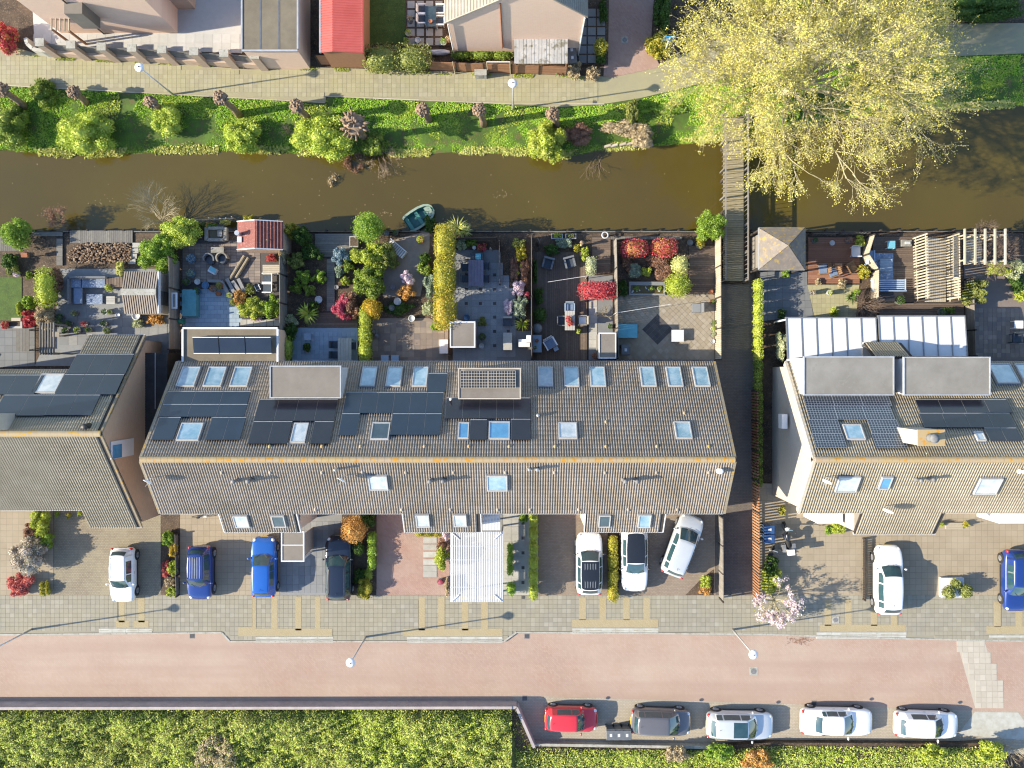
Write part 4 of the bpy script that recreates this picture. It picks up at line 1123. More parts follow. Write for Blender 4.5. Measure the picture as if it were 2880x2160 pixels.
# brick garage with flat roof
zt = 3.2
a, b = W(680, 142, zt), W(*Q(1, 0, 360, -300), zt)
ga = thing('brick_garage', 'brick garage with flat brown bitumen roof beside the red roofed shed', 'garage', ((a.x + b.x) / 2, (a.y + b.y) / 2, 0))
MB().boxz((a.x + b.x) / 2, (a.y + b.y) / 2, -.1, zt - .1, b.x - a.x - .06, b.y - a.y - .06).build('wall', K['brick_pink'], ga)
fr = MB().boxz((a.x + b.x) / 2, (a.y + b.y) / 2, zt - .1, zt - .02, b.x - a.x - .1, b.y - a.y - .1).build('flat_roof', K['bitumen'], ga)
for k in (1, 2): MB().boxz(a.x + (b.x - a.x) * k / 3, (a.y + b.y) / 2, zt - .02, zt - .01, .1, b.y - a.y - .2).build('roof_seam', K['lead'], fr)
for cx, cy, sx, sy in (((a.x + b.x) / 2, a.y, b.x - a.x, .1), (a.x, (a.y + b.y) / 2 + .1, .1, b.y - a.y), (b.x, (a.y + b.y) / 2 + .1, .1, b.y - a.y)):
    MB().boxz(cx, cy, zt - .14, zt + .03, sx, sy).build('roof_edge', K['zinc'], ga)
# tall brick house in the west corner
wa, wb = W(173, 88, 0), W(501, 94, 0)
tb = thing('brick_corner_house', 'large pale brick house with wall box and downpipe behind the pier wall', 'house', ((wa.x + wb.x) / 2, wa.y + 4, 0))
yy = W(0, 94, 0).y
MB().prism([(wa.x, yy), (wb.x, yy), (wb.x, yy + 9), (wa.x, yy + 9)], -.1, 7.2).build('wall', K['brick_pink'], tb)
MB().prism([(wa.x - .3, yy - .3), (wb.x + .3, yy - .3), (wb.x + .3, yy + 9.2), (wa.x - .3, yy + 9.2)], 7.2, 7.4).build('flat_roof', K['bitumen'], tb)
bxp = W(*Q(0, 0, 800, 185), 0).x
MB().boxz(bxp + 1.2, yy - .35, 2.4, 4.6, 1.1, .7).build('wall_box', K['bitumen_light'], tb)
MB().tube([(bxp + .8, yy - .06, 0), (bxp + .8, yy - .06, 7)], .05, 6).build('downpipe', K['black_metal'], tb)
w = MB().box(wb.x + .02, yy + 2.4, 3.8, .06, 1.3, 1.7).build('window', K['white_paint'], tb); MB().box(wb.x + .05, yy + 2.4, 3.8, .03, 1.0, 1.4).build('pane', K['glass_dark'], w)
for zz, xx in ((4.6, wa.x + 2.4), (4.6, wb.x - 2.2)):
    w = MB().box(xx, yy - .02, zz + 1.2, 1.2, .06, 1.4).build('window', K['white_paint'], tb); MB().box(xx, yy - .05, zz + 1.2, .9, .03, 1.1).build('pane', K['glass_dark'], w)
MB().prism([(wb.x + .01, yy + 1.6), (wb.x + 1.2, yy + 1.6), (wb.x + 1.2, yy + 9), (wb.x + .01, yy + 9)], -.1, 2.8).build('side_wing', K['brick_brown'], tb)
ter = slab('terrace_floor', [Q(0, 0, 280, 60), Q(0, 0, 1900, -200), Q(0, 0, 2100, -200), Q(0, 0, 2090, 460), Q(0, 0, 300, 400)], .06, K['slab_terrace'], .06)
pave(ter, [Q(0, 0, 290, 250), Q(0, 0, 2080, 250), Q(0, 0, 2080, 450), Q(0, 0, 300, 385)], .6, .6, K['slab_terrace'], .06, 'terrace_slab')
# timber pergola at the wall
pg = thing('timber_pergola', 'small timber door pergola between corner house wall and pier wall', 'pergola', W(*Q(0, 0, 690, 300)))
for x, y in ((620, 270), (750, 270), (620, 380), (750, 385)):
    p = W(*Q(0, 0, x, y)); MB().boxz(p.x, p.y, 0, 2.2, .12, .12).build('post', K['board_orange'], pg)
for k in range(5):
    p, q = W(*Q(0, 0, 612 + k * 36, 265)), W(*Q(0, 0, 612 + k * 36, 388)); MB().beam((p.x, p.y, 2.26), (q.x, q.y, 2.26), .06, .12).build('rafter', K['board_pale'], pg)
# garden wall with piers and slats
gw = thing('pier_wall', 'low brick garden wall with eight square piers and grey timber slats along the footpath', 'wall', W(*Q(0, 0, 1200, 520)))
piers = [(505, 478), (765, 498), (1018, 515), (1270, 525), (1520, 538), (1785, 555), (2035, 568), (2290, 585)]
pp = [W(*Q(0, 0, x, y)) for x, y in piers]
for p in pp:
    o = MB().boxz(p.x, p.y, -.05, 2.1, .5, .42).build('pier', K['brick_brown'], gw)
    MB().boxz(p.x, p.y, 2.1, 2.2, .58, .5).build('pier_cap', K['concrete'], o)
for p, q in zip(pp, pp[1:]):
    MB().beam((p.x + .26, p.y, .35), (q.x - .26, q.y, .35), .22, .75).build('low_wall', K['brick_brown'], gw)
    for k in range(6): MB().beam((p.x + .26, p.y + .02, .9 + k * .19), (q.x - .26, q.y + .02, .9 + k * .19), .035, .1).build('slat', K['board_grey'], gw)
p = pp[0]; cv = [W(*Q(0, 0, x, y)) for x, y in ((505, 478), (430, 480), (340, 462), (295, 420), (280, 370))]
for a, b in zip(cv, cv[1:]): MB().beam((a.x, a.y, .4), (b.x, b.y, .4), .22, .85).build('curved_wall', K['concrete_light'], gw)
# boundary walls / fences at the path
def fence(label, pts, h, board, posts=True, vertical=False, bw=.14, gap=.012, name='fence', group=None, z0=0.0, th=.03, cap=None, post='dark_timber', step=2.0):
    """timber fence along plan points; every post and board its own piece"""
    P = [W(*p) for p in pts]
    t = thing(name, label, 'fence', (P[0].x, P[0].y, z0), group=group)
    for a, b in zip(P, P[1:]):
        L = (b - a).length; d = (b - a).normalized(); n = max(1, round(L / step))
        for k in range(n + (1 if b is P[-1] else 0)):
            p = a + d * (L * k / n)
            if posts: MB().boxz(p.x, p.y, z0 - .05, z0 + h + .06, .09, .09, math.atan2(d.y, d.x)).build('post', MATS[post], t)
        if vertical:
            m_ = max(1, int(L / (bw + gap))); me = None
            for k in range(m_):
                p = a + d * ((k + .5) * (bw + gap)); hh = h + random.uniform(-.015, .015)
                if me is None: me = MB().box(0, 0, 0, bw, th, h).mesh('board', MATS[board])
                o = bpy.data.objects.new('board', me); COL.objects.link(o); o.parent = t
                o.location = Vector((p.x, p.y, z0 + .04 + hh / 2)) - wloc(t); o.rotation_euler = (0, 0, math.atan2(d.y, d.x))
            for zz in (.35, h - .3):
                nrm = Vector((-d.y, d.x, 0)) * .04
                MB().beam((a.x + nrm.x, a.y + nrm.y, z0 + zz), (b.x + nrm.x, b.y + nrm.y, z0 + zz), .04, .08).build('rail', MATS[board], t)
        else:
            m_ = int(h / (bw + gap))
            for j in range(m_):
                for k in range(n):
                    p, q = a + d * (L * k / n + .05), a + d * (L * (k + 1) / n - .05)
                    zz = z0 + .05 + (j + .5) * (bw + gap)
                    MB().beam((p.x, p.y, zz), (q.x, q.y, zz), th, bw).build('board', MATS[board], t)
        if cap: MB().beam((a.x, a.y, z0 + h + .08), (b.x, b.y, z0 + h + .08), .12, .03).build('cap_rail', MATS[cap], t)
    return t
fence('orange-brown horizontal board fence below the brick gable across the canal', [Q(1, 0, 1500, 605), Q(2, 0, 470, 650)], 1.5, 'board_orange', bw=.13)
fence('short orange board fence under the red roofed shed', [Q(1, 0, 560, 560), Q(1, 0, 930, 560)], 1.6, 'board_orange', bw=.13)
ub = thing('utility_cabinet', 'small pale grey utility cabinet on the footpath below the orange fence', 'cabinet', W(*Q(1, 0, 1945, 660)))
MB().boxz(0, 0, 0, .75, .75, .35).build('cabinet_body', K['concrete_light'], ub, lc=1); MB().boxz(0, 0, .75, .8, .8, .4).build('cabinet_lid', K['concrete'], ub, lc=1); MB().boxz(0, -.18, .12, .66, .3, .012).build('cabinet_door', K['concrete'], ub, lc=1)
slab('lawn', [Q(1, 0, 960, -200), Q(1, 0, 1290, -200), Q(1, 0, 1290, 380), Q(1, 0, 960, 380)], .03, K['lawn'], .04)
gp = slab('garden_paving', [Q(1, 0, 1291, -200), Q(1, 0, 1720, -200), Q(1, 0, 1720, 400), Q(1, 0, 1291, 400)], .03, K['soil'], .04)
pave(gp, [Q(1, 0, 1300, -10), Q(1, 0, 1640, -10), Q(1, 0, 1640, 400), Q(1, 0, 1300, 400)], .62, .62, K['slab_pale'], .03, 'garden_slab', gap=.14)
gp = slab('garden_paving', [Q(2, 0, 560, -200), Q(2, 0, 840, -200), Q(2, 0, 830, 560), Q(2, 0, 480, 560), Q(2, 0, 480, 300)], .03, K['soil'], .04)
pave(gp, [Q(2, 0, 590, 0), Q(2, 0, 830, 0), Q(2, 0, 800, 330), Q(2, 0, 700, 550), Q(2, 0, 570, 550)], .62, .62, K['slab_grey'], .03, 'garden_slab', gap=.1)
# ------------------------------------------------------------------ plants
def ell_pts(c, r, n, rng, inner=.6, zmin=0.03, power=2.0):
    """points on the outer skin of a lumpy (super)ellipsoid; power 2 is round, 5 is a clipped block"""
    d = rng.normal(size=(n, 3)); d /= np.linalg.norm(d, axis=1, keepdims=True)
    d[:, 2] = np.abs(d[:, 2]) * np.where(rng.random(n) < .78, 1, -1)
    if power > 2: d = d / (np.sum(np.abs(d) ** power, axis=1, keepdims=True) ** (1 / power))
    ph_ = rng.uniform(0, 6.28, 6)
    lump = 1 + .09 * np.sin(d[:, 0] * 5 + ph_[0]) * np.sin(d[:, 1] * 5 + ph_[1]) + .07 * np.sin(d[:, 2] * 7 + ph_[2] + d[:, 0] * 6) + .05 * np.sin(d[:, 0] * 13 + ph_[3]) * np.sin(d[:, 1] * 12 + ph_[4])
    if power > 2: lump = 1 + (lump - 1) * .35
    f = (1 - (1 - inner) * rng.random(n) ** 1.8) * lump * np.where(rng.random(n) < .07, rng.uniform(1.0, 1.16 if power > 2 else 1.26, n), 1.0)
    P = np.array(c) + d * np.array(r) * f[:, None]
    nr = d / np.array(r); nr /= np.linalg.norm(nr, axis=1, keepdims=True)
    k = P[:, 2] > zmin
    return P[k], nr[k]
def foliage(name, lumps, mat_, leaf, dens=1.0, aspect=.55, jitter=.66, power=2.0, zmin=.03, cap=16000, core=True, inner=.6):
    Vs, Fs, off = [], [], 0
    leaf *= 1.22
    for c, r in lumps:
        area = 4 * math.pi * ((r[0] * r[1]) ** 1.6 / 3 + (r[0] * r[2]) ** 1.6 / 3 + (r[1] * r[2]) ** 1.6 / 3) ** (1 / 1.6)
        n = int(min(cap, max(40, dens * 1.3 * area / (leaf * leaf * aspect))))
        P, N = ell_pts(c, r, n, RNG, power=power, zmin=zmin, inner=inner)
        V, F = quads(P, N, leaf, aspect, RNG, jitter)
        Vs.append(V); Fs.append(F + off); off += len(V)
        if core:
            mb = MB().blob(c, (r[0] * .74, r[1] * .74, r[2] * .74), 10, 6, .1)
            V = np.array(mb.v)
            if power > 2:
                d = (V - np.array(c)) / np.array(r); nn = np.sum(np.abs(d) ** power, axis=1, keepdims=True) ** (1 / power) + 1e-9
                V = np.array(c) + d / nn * .76 * np.array(r)
            V[:, 2] = np.maximum(V[:, 2], zmin)
            Vs.append(V); Fs.append(np.array(mb.f) + off); off += len(V)
    return np_mesh(name, np.concatenate(Vs), np.concatenate(Fs), mat_)
def shrub(label, px, py, rx, ry, h, col, leaf=.09, name='shrub', cat='shrub', lumps=6, dens=1.0, power=2.0, z0=ZP, group=None, spread=.5, stem=True, aspect=.55, inner=.6, core=True):
    """rx, ry plan half-sizes (survey units), h height in metres; px,py taken at mid-height"""
    k = (1 - h * .5 / CAM_H) / PPM
    RX, RY = rx * k, ry * k
    w_ = W(px, py, z0 + h * .5)
    t = thing(name, label, cat, (w_.x, w_.y, z0), group=group)
    L = []
    if lumps <= 1 or power > 2: L = [((0, 0, h * .5), (RX, RY, h * .5))]
    else:
        L = [((0, 0, h * .46), (RX * .74, RY * .74, h * .5))]
        L[0] = ((0, 0, h * .34), (RX * .62, RY * .62, h * .4))
        for i in range(lumps * 2):      # irregular sub-clumps, lower towards the rim
            a = 2 * math.pi * (i + random.uniform(-.5, .5)) / (lumps * 2) * 2
            s = random.uniform(.2, .42); rr = (1.02 - s) * (random.uniform(.15, .7) if i % 3 == 0 else random.uniform(.8, 1.05))
            hh = h * random.uniform(.22, .36); zc = hh + h * (1 - rr) * random.uniform(.1, .55)
            L.append(((RX * rr * math.cos(a), RY * rr * math.sin(a), min(zc, h - hh * .8)), (RX * s, RY * s * random.uniform(.8, 1.2), hh)))
    me = foliage('foliage', L, LF(col), leaf, dens, aspect, power=power, inner=inner, core=core)
    link('foliage', me, t, True)
    if stem:
        mb = MB()
        for i in range(3):
            a = random.uniform(0, 6.28)
            mb.tube([(0.04 * math.cos(a), .04 * math.sin(a), -.03), (RX * .3 * math.cos(a), RY * .3 * math.sin(a), h * .55)], [.035, .012], 5)
        mb.build('stem', K['bark'], t, lc=1)
    return t
def hedge(label, px0, py0, px1, py1, h, col, leaf=.075, name='hedge', rx=0, group=None, z0=ZP, dens=1.0):
    """clipped block hedge, plan box measured on its top"""
    a, b = W(px0, py1, z0 + h * .8), W(px1, py0, z0 + h * .8)
    cx, cy, sx, sy = (a.x + b.x) / 2, (a.y + b.y) / 2, (b.x - a.x) / 2, (b.y - a.y) / 2
    t = thing(name, label, 'hedge', (cx, cy, z0), group=group)
    vertical = sy > sx
    n = max(1, round(max(sx, sy) / (min(sx, sy) * 1.6)))
    L = []
    for i in range(n):
        f = -1 + (2 * i + 1) / n
        ov = 1.12 if n > 1 else 1.0
        hh = h * random.uniform(.96, 1.03)
        c = (0, sy * f, hh / 2) if vertical else (sx * f, 0, hh / 2)
        r = (sx * random.uniform(.94, 1.04), sy / n * ov, hh / 2) if vertical else (sx / n * ov, sy * random.uniform(.94, 1.04), hh / 2)
        L.append((c, r))
    link('foliage', foliage('foliage', L, LF(col), leaf, dens, power=4.5, jitter=.62), t, True)
    mb = MB()
    for i in range(max(2, n)):
        f = -1 + (2 * i + 1) / max(2, n)
        x, y = (0, sy * f) if vertical else (sx * f, 0)
        mb.tube([(x, y, -.03), (x, y, h * .6)], [.04, .02], 5)
    mb.build('stem', K['bark'], t, lc=1)
    return t
def fronds(label, px, py, r, h, col, n=26, name='spiky_plant', z0=ZP, width=.09, cat='plant'):
    w_ = W(px, py, z0 + h * .5); t = thing(name, label, cat, (w_.x, w_.y, z0)); R = r / PPM
    mb = MB()
    for i in range(n):
        a = random.uniform(0, 6.283); el = random.uniform(.25, 1.2); L = R * random.uniform(.75, 1.1)
        d = Vector((math.cos(a), math.sin(a), 0)); s = Vector((-math.sin(a), math.cos(a), 0)) * width * .5
        p0 = Vector((0, 0, h * .3)); p1 = p0 + d * L * .55 * math.cos(el * .6) + Vector((0, 0, h * .7 * math.sin(el))); p2 = p0 + d * L + Vector((0, 0, h * .55 * math.sin(el) - .1))
        mb.add([p0 - s * .4, p0 + s * .4, p1 + s, p1 - s, p2], [(0, 1, 2, 3), (3, 2, 4)])
    mb.build('frond', LF(col), t, lc=1)
    MB().tube([(0, 0, -.03), (0, 0, h * .4)], [.07, .05], 6).build('stem', K['bark'], t, lc=1)
    return t
def twiggy(mb, p, d, L, r, depth, rng, split=3, spread=.6, tips=None, up=0.0, n=3, minr=.004):
    """recursive bare branch"""
    mid = p + d * L * .5 + Vector((rng.uniform(-.1, .1), rng.uniform(-.1, .1), rng.uniform(-.06, .1))) * L
    e = p + d * L + Vector((0, 0, up * L))
    mb.tube([p, mid, e], [r, r * .82, r * .62], max(3, n), cap=False)
    if depth == 0:
        if tips is not None: tips.append((e, d)); tips.append((mid, d))
        return
    if tips is not None and depth <= 1: tips.append((e, d))
    for i in range(split):
        v = Vector((rng.gauss(0, 1), rng.gauss(0, 1), rng.gauss(0, .8))); v -= d * v.dot(d); v.normalize()
        nd = (d + v * spread * rng.uniform(.6, 1.25) + Vector((0, 0, up))).normalized()
        st = p.lerp(e, rng.uniform(.55, 1.0)) if i else e
        twiggy(mb, st, nd, L * rng.uniform(.6, .85), max(minr, r * .58), depth - 1, rng, split, spread, tips, up, n - 1, minr)
def brush(label, px, py, r, h, mat_, n=9, depth=3, name='bare_shrub', z0=ZP, lean=None, leafcol=None, leaf=.07, nl=3, cat='shrub', rad=.018):
    w_ = W(px, py, z0 + h * .4); t = thing(name, label, cat, (w_.x, w_.y, z0)); rng = random.Random(hash((round(px), round(py))) & 0xffff)
    mb = MB(); tips = []; R = r / PPM
    for i in range(n):
        a = rng.uniform(0, 6.283)
        d = Vector((math.cos(a) * R, math.sin(a) * R, h * rng.uniform(.4, 1.0)))
        if lean: d += Vector(lean)
        L = d.length * .42; d.normalize()
        twiggy(mb, Vector((rng.uniform(-.1, .1), rng.uniform(-.1, .1), -.05)), d, L, rad, depth, rng, 3, .55, tips, .02, 4)
    mb.build('branches', mat_, t, lc=1)
    if leafcol:
        P = np.repeat(np.array([tuple(p) for p, _ in tips]), nl, 0); P = P + RNG.normal(size=P.shape) * leaf * .9
        V, F = quads(P, np.tile([0., 0, 1], (len(P), 1)), leaf, .6, RNG, .8)
        link('foliage', np_mesh('foliage', V, F, LF(leafcol)), t, True)
    return t

# ------------------------------------------------------------------ grass of the bank (uncountable)
def scatter_grass(name, label, n, test, zf, size, col, xr, yr):
    P = []
    while len(P) < n:
        x, y = random.uniform(*xr), random.uniform(*yr)
        if test(x, y):
            w_ = W(x, y, 0); P.append((w_.x, w_.y, zf(x, y)))
    P = np.array(P); N = RNG.normal(size=P.shape) * .7; N[:, 2] = .9; N[:, 0] -= .5
    V, F = quads(P + np.array([0, 0, size * .35]), N, size, .35, RNG, .3)
    return tag(link(name, np_mesh(name, V, F, LF(col))), label, 'grass', kind='stuff')
def bank_z(x, y):
    pe, wl = interp(PE, x), interp(WL, x); t = (y - pe) / (wl - pe)
    return -.02 - .68 * max(0, min(1.05, t)) ** 1.2
def patch(x, y, s=55.): return math.sin(x / s + 1.3) * math.sin(y / (s * .6) + x / 190.) + .5 * math.sin(x / 23. + y / 31.)
scatter_grass('grass', 'lush bright green grass covering the canal bank', 85000, lambda x, y: interp(PE, x) + 4 < y < interp(WL, x) + 2 and patch(x, y) > -.55, bank_z, .14, 'grass', (-60, 2940), (140, 440))
scatter_grass('reeds', 'pale reedy fringe along the waterline of the green bank', 5500, lambda x, y: interp(WL, x) - 14 < y < interp(WL, x) + 8 and patch(x, y, 40) > -.2, bank_z, .26, 'reed', (-60, 2940), (260, 450))
scatter_grass('weeds', 'rough olive weeds patching the canal bank', 22000, lambda x, y: interp(PE, x) + 8 < y < interp(WL, x) and patch(x + 77, y + 31, 38) > .15, bank_z, .16, 'willow', (-60, 2940), (140, 440))
scatter_grass('verge_weeds', 'thin weeds along the foot of the walls by the footpath', 2600, lambda x, y: abs(y - (158 + 30 * x / 700 if x < 700 else 188 + (x - 700) * .034)) < 5 and patch(x, y, 18) > .1, lambda x, y: .01, .10, 'lime', (90, 1640), (140, 230))

# ------------------------------------------------------------------ pollard willows
def pollard(hx, hy, bx, by, label, r=.42):
    """hx,hy head top, bx,by foot"""
    z = None
    base = W(bx, by, 0); base.z = bank_z(bx, by) - .05
    ob, oh = math.hypot(bx - NX, by - NY), math.hypot(hx - NX, hy - NY)
    hz = max(1.6, min(3.4, CAM_H * (1 - ob / oh)))
    head = W(hx, hy, hz)
    t = thing('pollard_willow', label, 'tree', base, group=None)
    h = head - base
    MB().tube([(0, 0, 0), h * .35 + Vector((.04, .02, 0)), h * .75, h], [.27, .21, .2, .24], 9).build('trunk', K['bark_pollard'], t, True, True)
    mb = MB(); rng = random.Random(int(hx))
    mb.blob(h, (r, r * .95, r * .6), 10, 6, .16)
    for i in range(70):
        a, e = rng.uniform(0, 6.283), rng.uniform(-.25, 1.35)
        d = Vector((math.cos(a) * math.cos(e), math.sin(a) * math.cos(e), math.sin(e)))
        p = h + Vector((d.x * r, d.y * r * .95, d.z * r * .6)) * .8
        mb.tube([p, p + d * rng.uniform(.07, .19 if r < .6 else .5)], [.085, .06], 6)
    mb.build('pollard_head', K['bark_pollard'], t, True, True)
POL = [(0, 0, 20, 775, 200, 915), (0, 0, 640, 800, 735, 880), (0, 0, 1300, 880, 1395, 950), (0, 0, 1905, 845, 2060, 985), (1, 0, 350, 915, 460, 1035), (1, 0, 1440, 950, 1490, 1025), (1, 0, 1930, 950, 1965, 1065), (2, 0, 352, 985, 385, 1080)]
PL = ['pollard willow at the west end of the row on the bank', 'pollard willow second along the bank from the west end', 'pollard willow on the bank just before the first footpath lamp', 'pollard willow just past the first footpath lamp, long bare trunk', 'pollard willow opposite the brick garage by the step in the edging', 'pollard willow opposite the clipped hedge block', 'pollard willow nearest the footpath lamp facing the orange fence', 'short pollard willow above the round yellow-green waterside bush']
for (c, r, hx, hy, bx, by), lb in zip(POL, PL): pollard(*Q(c, r, hx, hy), *Q(c, r, bx, by), lb)
pollard(*Q(1, 0, 850, 1080), *Q(1, 0, 935, 1190), 'thick old pollard willow with a spiky head right at the waterside', .78)
# ------------------------------------------------------------------ bank bushes
bz = -.35
for lb, c, r, x, y, rx, ry, h, col, lf in (
    ('yellow-green bush hanging over the water at the west end of the bank', 0, 0, 90, 1090, 48, 62, 1.6, 'shrub', .11),
    ('large pale green bush spilling over the canal beside a dark outfall', 0, 0, 730, 1150, 78, 58, 1.9, 'willow', .11),
    ('feathery pale shrub on the bank under the first footpath lamp', 0, 0, 1440, 1040, 42, 44, 1.5, 'willow', .10),
    ('rounded pale bush at the waterline west of the big willow shrub', 0, 0, 2100, 1180, 52, 48, 1.7, 'willow', .10),
    ('big loose willow shrub beside the thick old pollard', 1, 0, 590, 1180, 84, 62, 2.1, 'willow', .11),
    ('round yellow-green bush at the waterside under a short pollard', 2, 0, 300, 1225, 52, 58, 2.0, 'lime', .10),
    ('leafy bush on the bank between the willow shrub and the pollards', 1, 0, 1010, 1240, 30, 30, .9, 'shrub', .10),
    ('grey-green shrub near the first pollard pair', 0, 0, 370, 800, 36, 40, 1.2, 'shrub', .10),
    ('ivy clad stump on the bank beside the drain grate', 2, 0, 1040, 950, 18, 32, 1.4, 'olive', .09),
    ('low green plants under the edge of the big tree', 2, 0, 1300, 930, 75, 20, .5, 'bright', .10),
    ('dry brown bramble heap at the water beside the lime bush', 2, 0, 560, 1160, 45, 32, .8, 'plum', .08),
    ('tan bramble mound at the waterline near the bridge', 2, 0, 1130, 1180, 32, 32, 1.1, 'tan', .08),
    ('tan bramble tangle higher on the bank near the bridge', 2, 0, 960, 1110, 60, 26, .6, 'tan', .08)):
    shrub(lb, *Q(c, r, x, y), rx * 1.15, ry * 1.12, h * 1.05, col, lf, z0=bz, lumps=9, dens=.75, name='bank_bush', cat='bush', inner=.45)
for i in range(7):
    xx, yy = Q(2, 0, 830 + i * 62 + random.uniform(-15, 15), 1235 + random.uniform(-25, 25)); w_ = W(xx, yy, -.4)
    tag(MB().tube([(w_.x - .2, w_.y - .06, -.48), (w_.x + .25, w_.y + .05, -.42)], [.11, .1], 8).build('cut_log', K['board_pale']), 'pale cut log end lying in the bramble at the waterline near the bridge', 'log', 'cut logs in the bramble at the waterline')
brush('brown dead branches dipping into the canal under the thick old pollard', *Q(1, 0, 1060, 1300), 46, .5, K['twig_purple'], 11, 3, z0=-.68, lean=(.3, -.9, 0), leafcol='tan', leaf=.06, nl=1)
brush('dead brown twigs standing in the water beside the willow shrub', *Q(1, 0, 850, 1400), 26, .4, K['twig_purple'], 8, 3, z0=-.68, leafcol='plum', leaf=.08, nl=3)
brush('little clump of brown reeds out in the canal', *Q(1, 0, 675, 1560), 16, .35, K['twig_purple'], 7, 2, z0=-.7, leafcol='tan', leaf=.09, nl=3)
brush('fallen bare branch reaching into the canal near the bridge', *Q(2, 0, 790, 1300), 34, .3, K['twig_purple'], 4, 3, z0=-.66, lean=(-.9, -1.2, 0))
brush('grey dead brush at the far edge of the willow shrub', *Q(1, 0, 310, 1130), 28, .9, K['twig_pale'], 12, 3, z0=-.4)

# ------------------------------------------------------------------ the big plane tree at the bridge
tb_ = W(2172, 296, 0)
tree = thing('plane_tree', 'huge pale branched tree in yellowish spring leaf overhanging the footbridge', 'tree', (tb_.x, tb_.y, -.15))
rng = random.Random(5)
mb = MB(); tips = []
fork = Vector((.3, .2, 3.2))
mb.tube([(0, 0, -.1), (.05, 0, .6), (.15, .1, 1.9), fork], [.5, .38, .3, .26], 12)
limbs = []
for i in range(13):
    a = 2 * math.pi * i / 13 + rng.uniform(-.2, .2)
    el = (.46, .68, 1.0)[i % 3] + rng.uniform(-.1, .1)
    limbs.append((a, el, 4.1 if i % 3 == 0 else 4.6))
limbs += [(0.4, 1.4, 5.2), (2.5, 1.35, 5.0), (0.2, .95, 3.4), (-.9, 1.05, 3.2), (1.3, 1.1, 3.4), (-.3, 1.25, 4.2), (3.6, 1.1, 3.6)]
for a, el, L in limbs:
    d = Vector((math.cos(a) * math.cos(el), math.sin(a) * math.cos(el), math.sin(el)))
    st = fork + Vector((0, 0, rng.uniform(-.3, .5)))
    p1 = st + d * L * .5 + Vector((0, 0, .35)); p2 = st + d * L + Vector((0, 0, .5))
    mb.tube([st, p1, p2], [.13, .10, .075], 7, cap=False)
    for k in range(5):
        v = Vector((rng.gauss(0, 1), rng.gauss(0, 1), rng.gauss(0, .5)))
        nd = (d * 1.0 + v.normalized() * .62 + Vector((0, 0, .02))).normalized()
        s0 = st.lerp(p2, rng.uniform(.42, 1.0)) if k else p2
        twiggy(mb, s0, nd, rng.uniform(1.8, 2.6), .06, 4, rng, 3, .60, tips, -.01, 5, .009)
mb.build('trunk', K['bark_pale'], tree, True, True)
T = np.array([tuple(p) for p, _ in tips])
rep = 6
P = np.repeat(T, rep, 0) + RNG.normal(size=(len(T) * rep, 3)) * .10
V, F = quads(P, np.tile([-.4, 0, 1.], (len(P), 1)), .085, .6, RNG, .65)
link('crown', np_mesh('crown', V, F, LF('crown')), tree, True)
print('tree tips', len(T), 'branch verts', len(mb.v))
# ivy growing up the tree and undergrowth below it
for lb, x, y, rx, ry, h, col in (('ivy thicket at the foot of the big tree', 2195, 300, 62, 50, 2.6, 'bright'), ('green undergrowth between the big tree and the bridge', 2110, 265, 40, 44, 1.4, 'shrub'), ('shrub bed on the lane side of the big tree', 1852, 128, 44, 40, 1.5, 'yellow'),
                               ('dark green hedge bank beside the brick lane', 1865, 30, 26, 70, 1.8, 'dark'), ('leafy evergreen thicket behind the footpath east of the tree', 2740, 20, 190, 42, 2.0, 'dark'), ('green thicket north of the big tree', 2330, -10, 200, 50, 2.2, 'shrub'), ('low bank greenery in the shade east of the tree', 2480, 235, 150, 32, .8, 'shrub')):
    shrub(lb, x, y, rx, ry, h, col, .12, z0=-.1, lumps=9, dens=.7, name='thicket', cat='thicket')
# signpost in the shrubs
p = W(*Q(2, 0, 1320, 450)); sg = thing('signpost', 'white pole with two blue direction arms standing in the shrubs by the lane', 'signpost', (p.x, p.y, 0))
zt = 3.3; top = W(*Q(2, 0, 1365, 320), zt) - p
MB().tube([(0, 0, 0), (top.x, top.y, zt)], .045, 8).build('pole', K['white_metal'], sg, lc=1)
MB().box(top.x, top.y, zt + .0, .72, .05, .2, .05).build('sign_arm', mat('sign_blue', (.03, .25, .55), (.04, .28, .6), 3, rough=.4), sg, lc=1)
MB().box(top.x * .8 - .1, top.y * .8 - .05, zt - .45, .62, .05, .2, .05).build('sign_arm', K['sign_blue'], sg, lc=1)

# ------------------------------------------------------------------ embankment south of the road
wallp = [(-700, 1976), (0, 1976), (1440, 1974), Q(2, 3, 40, 1090), Q(2, 3, 190, 1430), Q(2, 3, 1720, 1455)]
rw = thing('retaining_wall', 'low weathered concrete retaining wall between the road and the planted embankment', 'wall', W(700, 1976))
for (a, b) in zip(wallp, wallp[1:]):
    p, q = W(*a), W(*b); n = max(1, int((q - p).length / 3))
    if a[0] < -1: n = 1
    hh = 1.0 if a[0] < 1400 else (.95 if a[0] < 1470 else .5)
    for k in range(n):
        u, v = p.lerp(q, k / n), p.lerp(q, (k + 1) / n)
        MB().beam((u.x, u.y, hh / 2 - .1), (v.x, v.y, hh / 2 - .1), .18, hh + .2).build('wall_panel', K['concrete'] if hh < .9 else mat('wall_mauve', ph('ccbeb4'), ph('b8aaa2'), 1.5), rw)
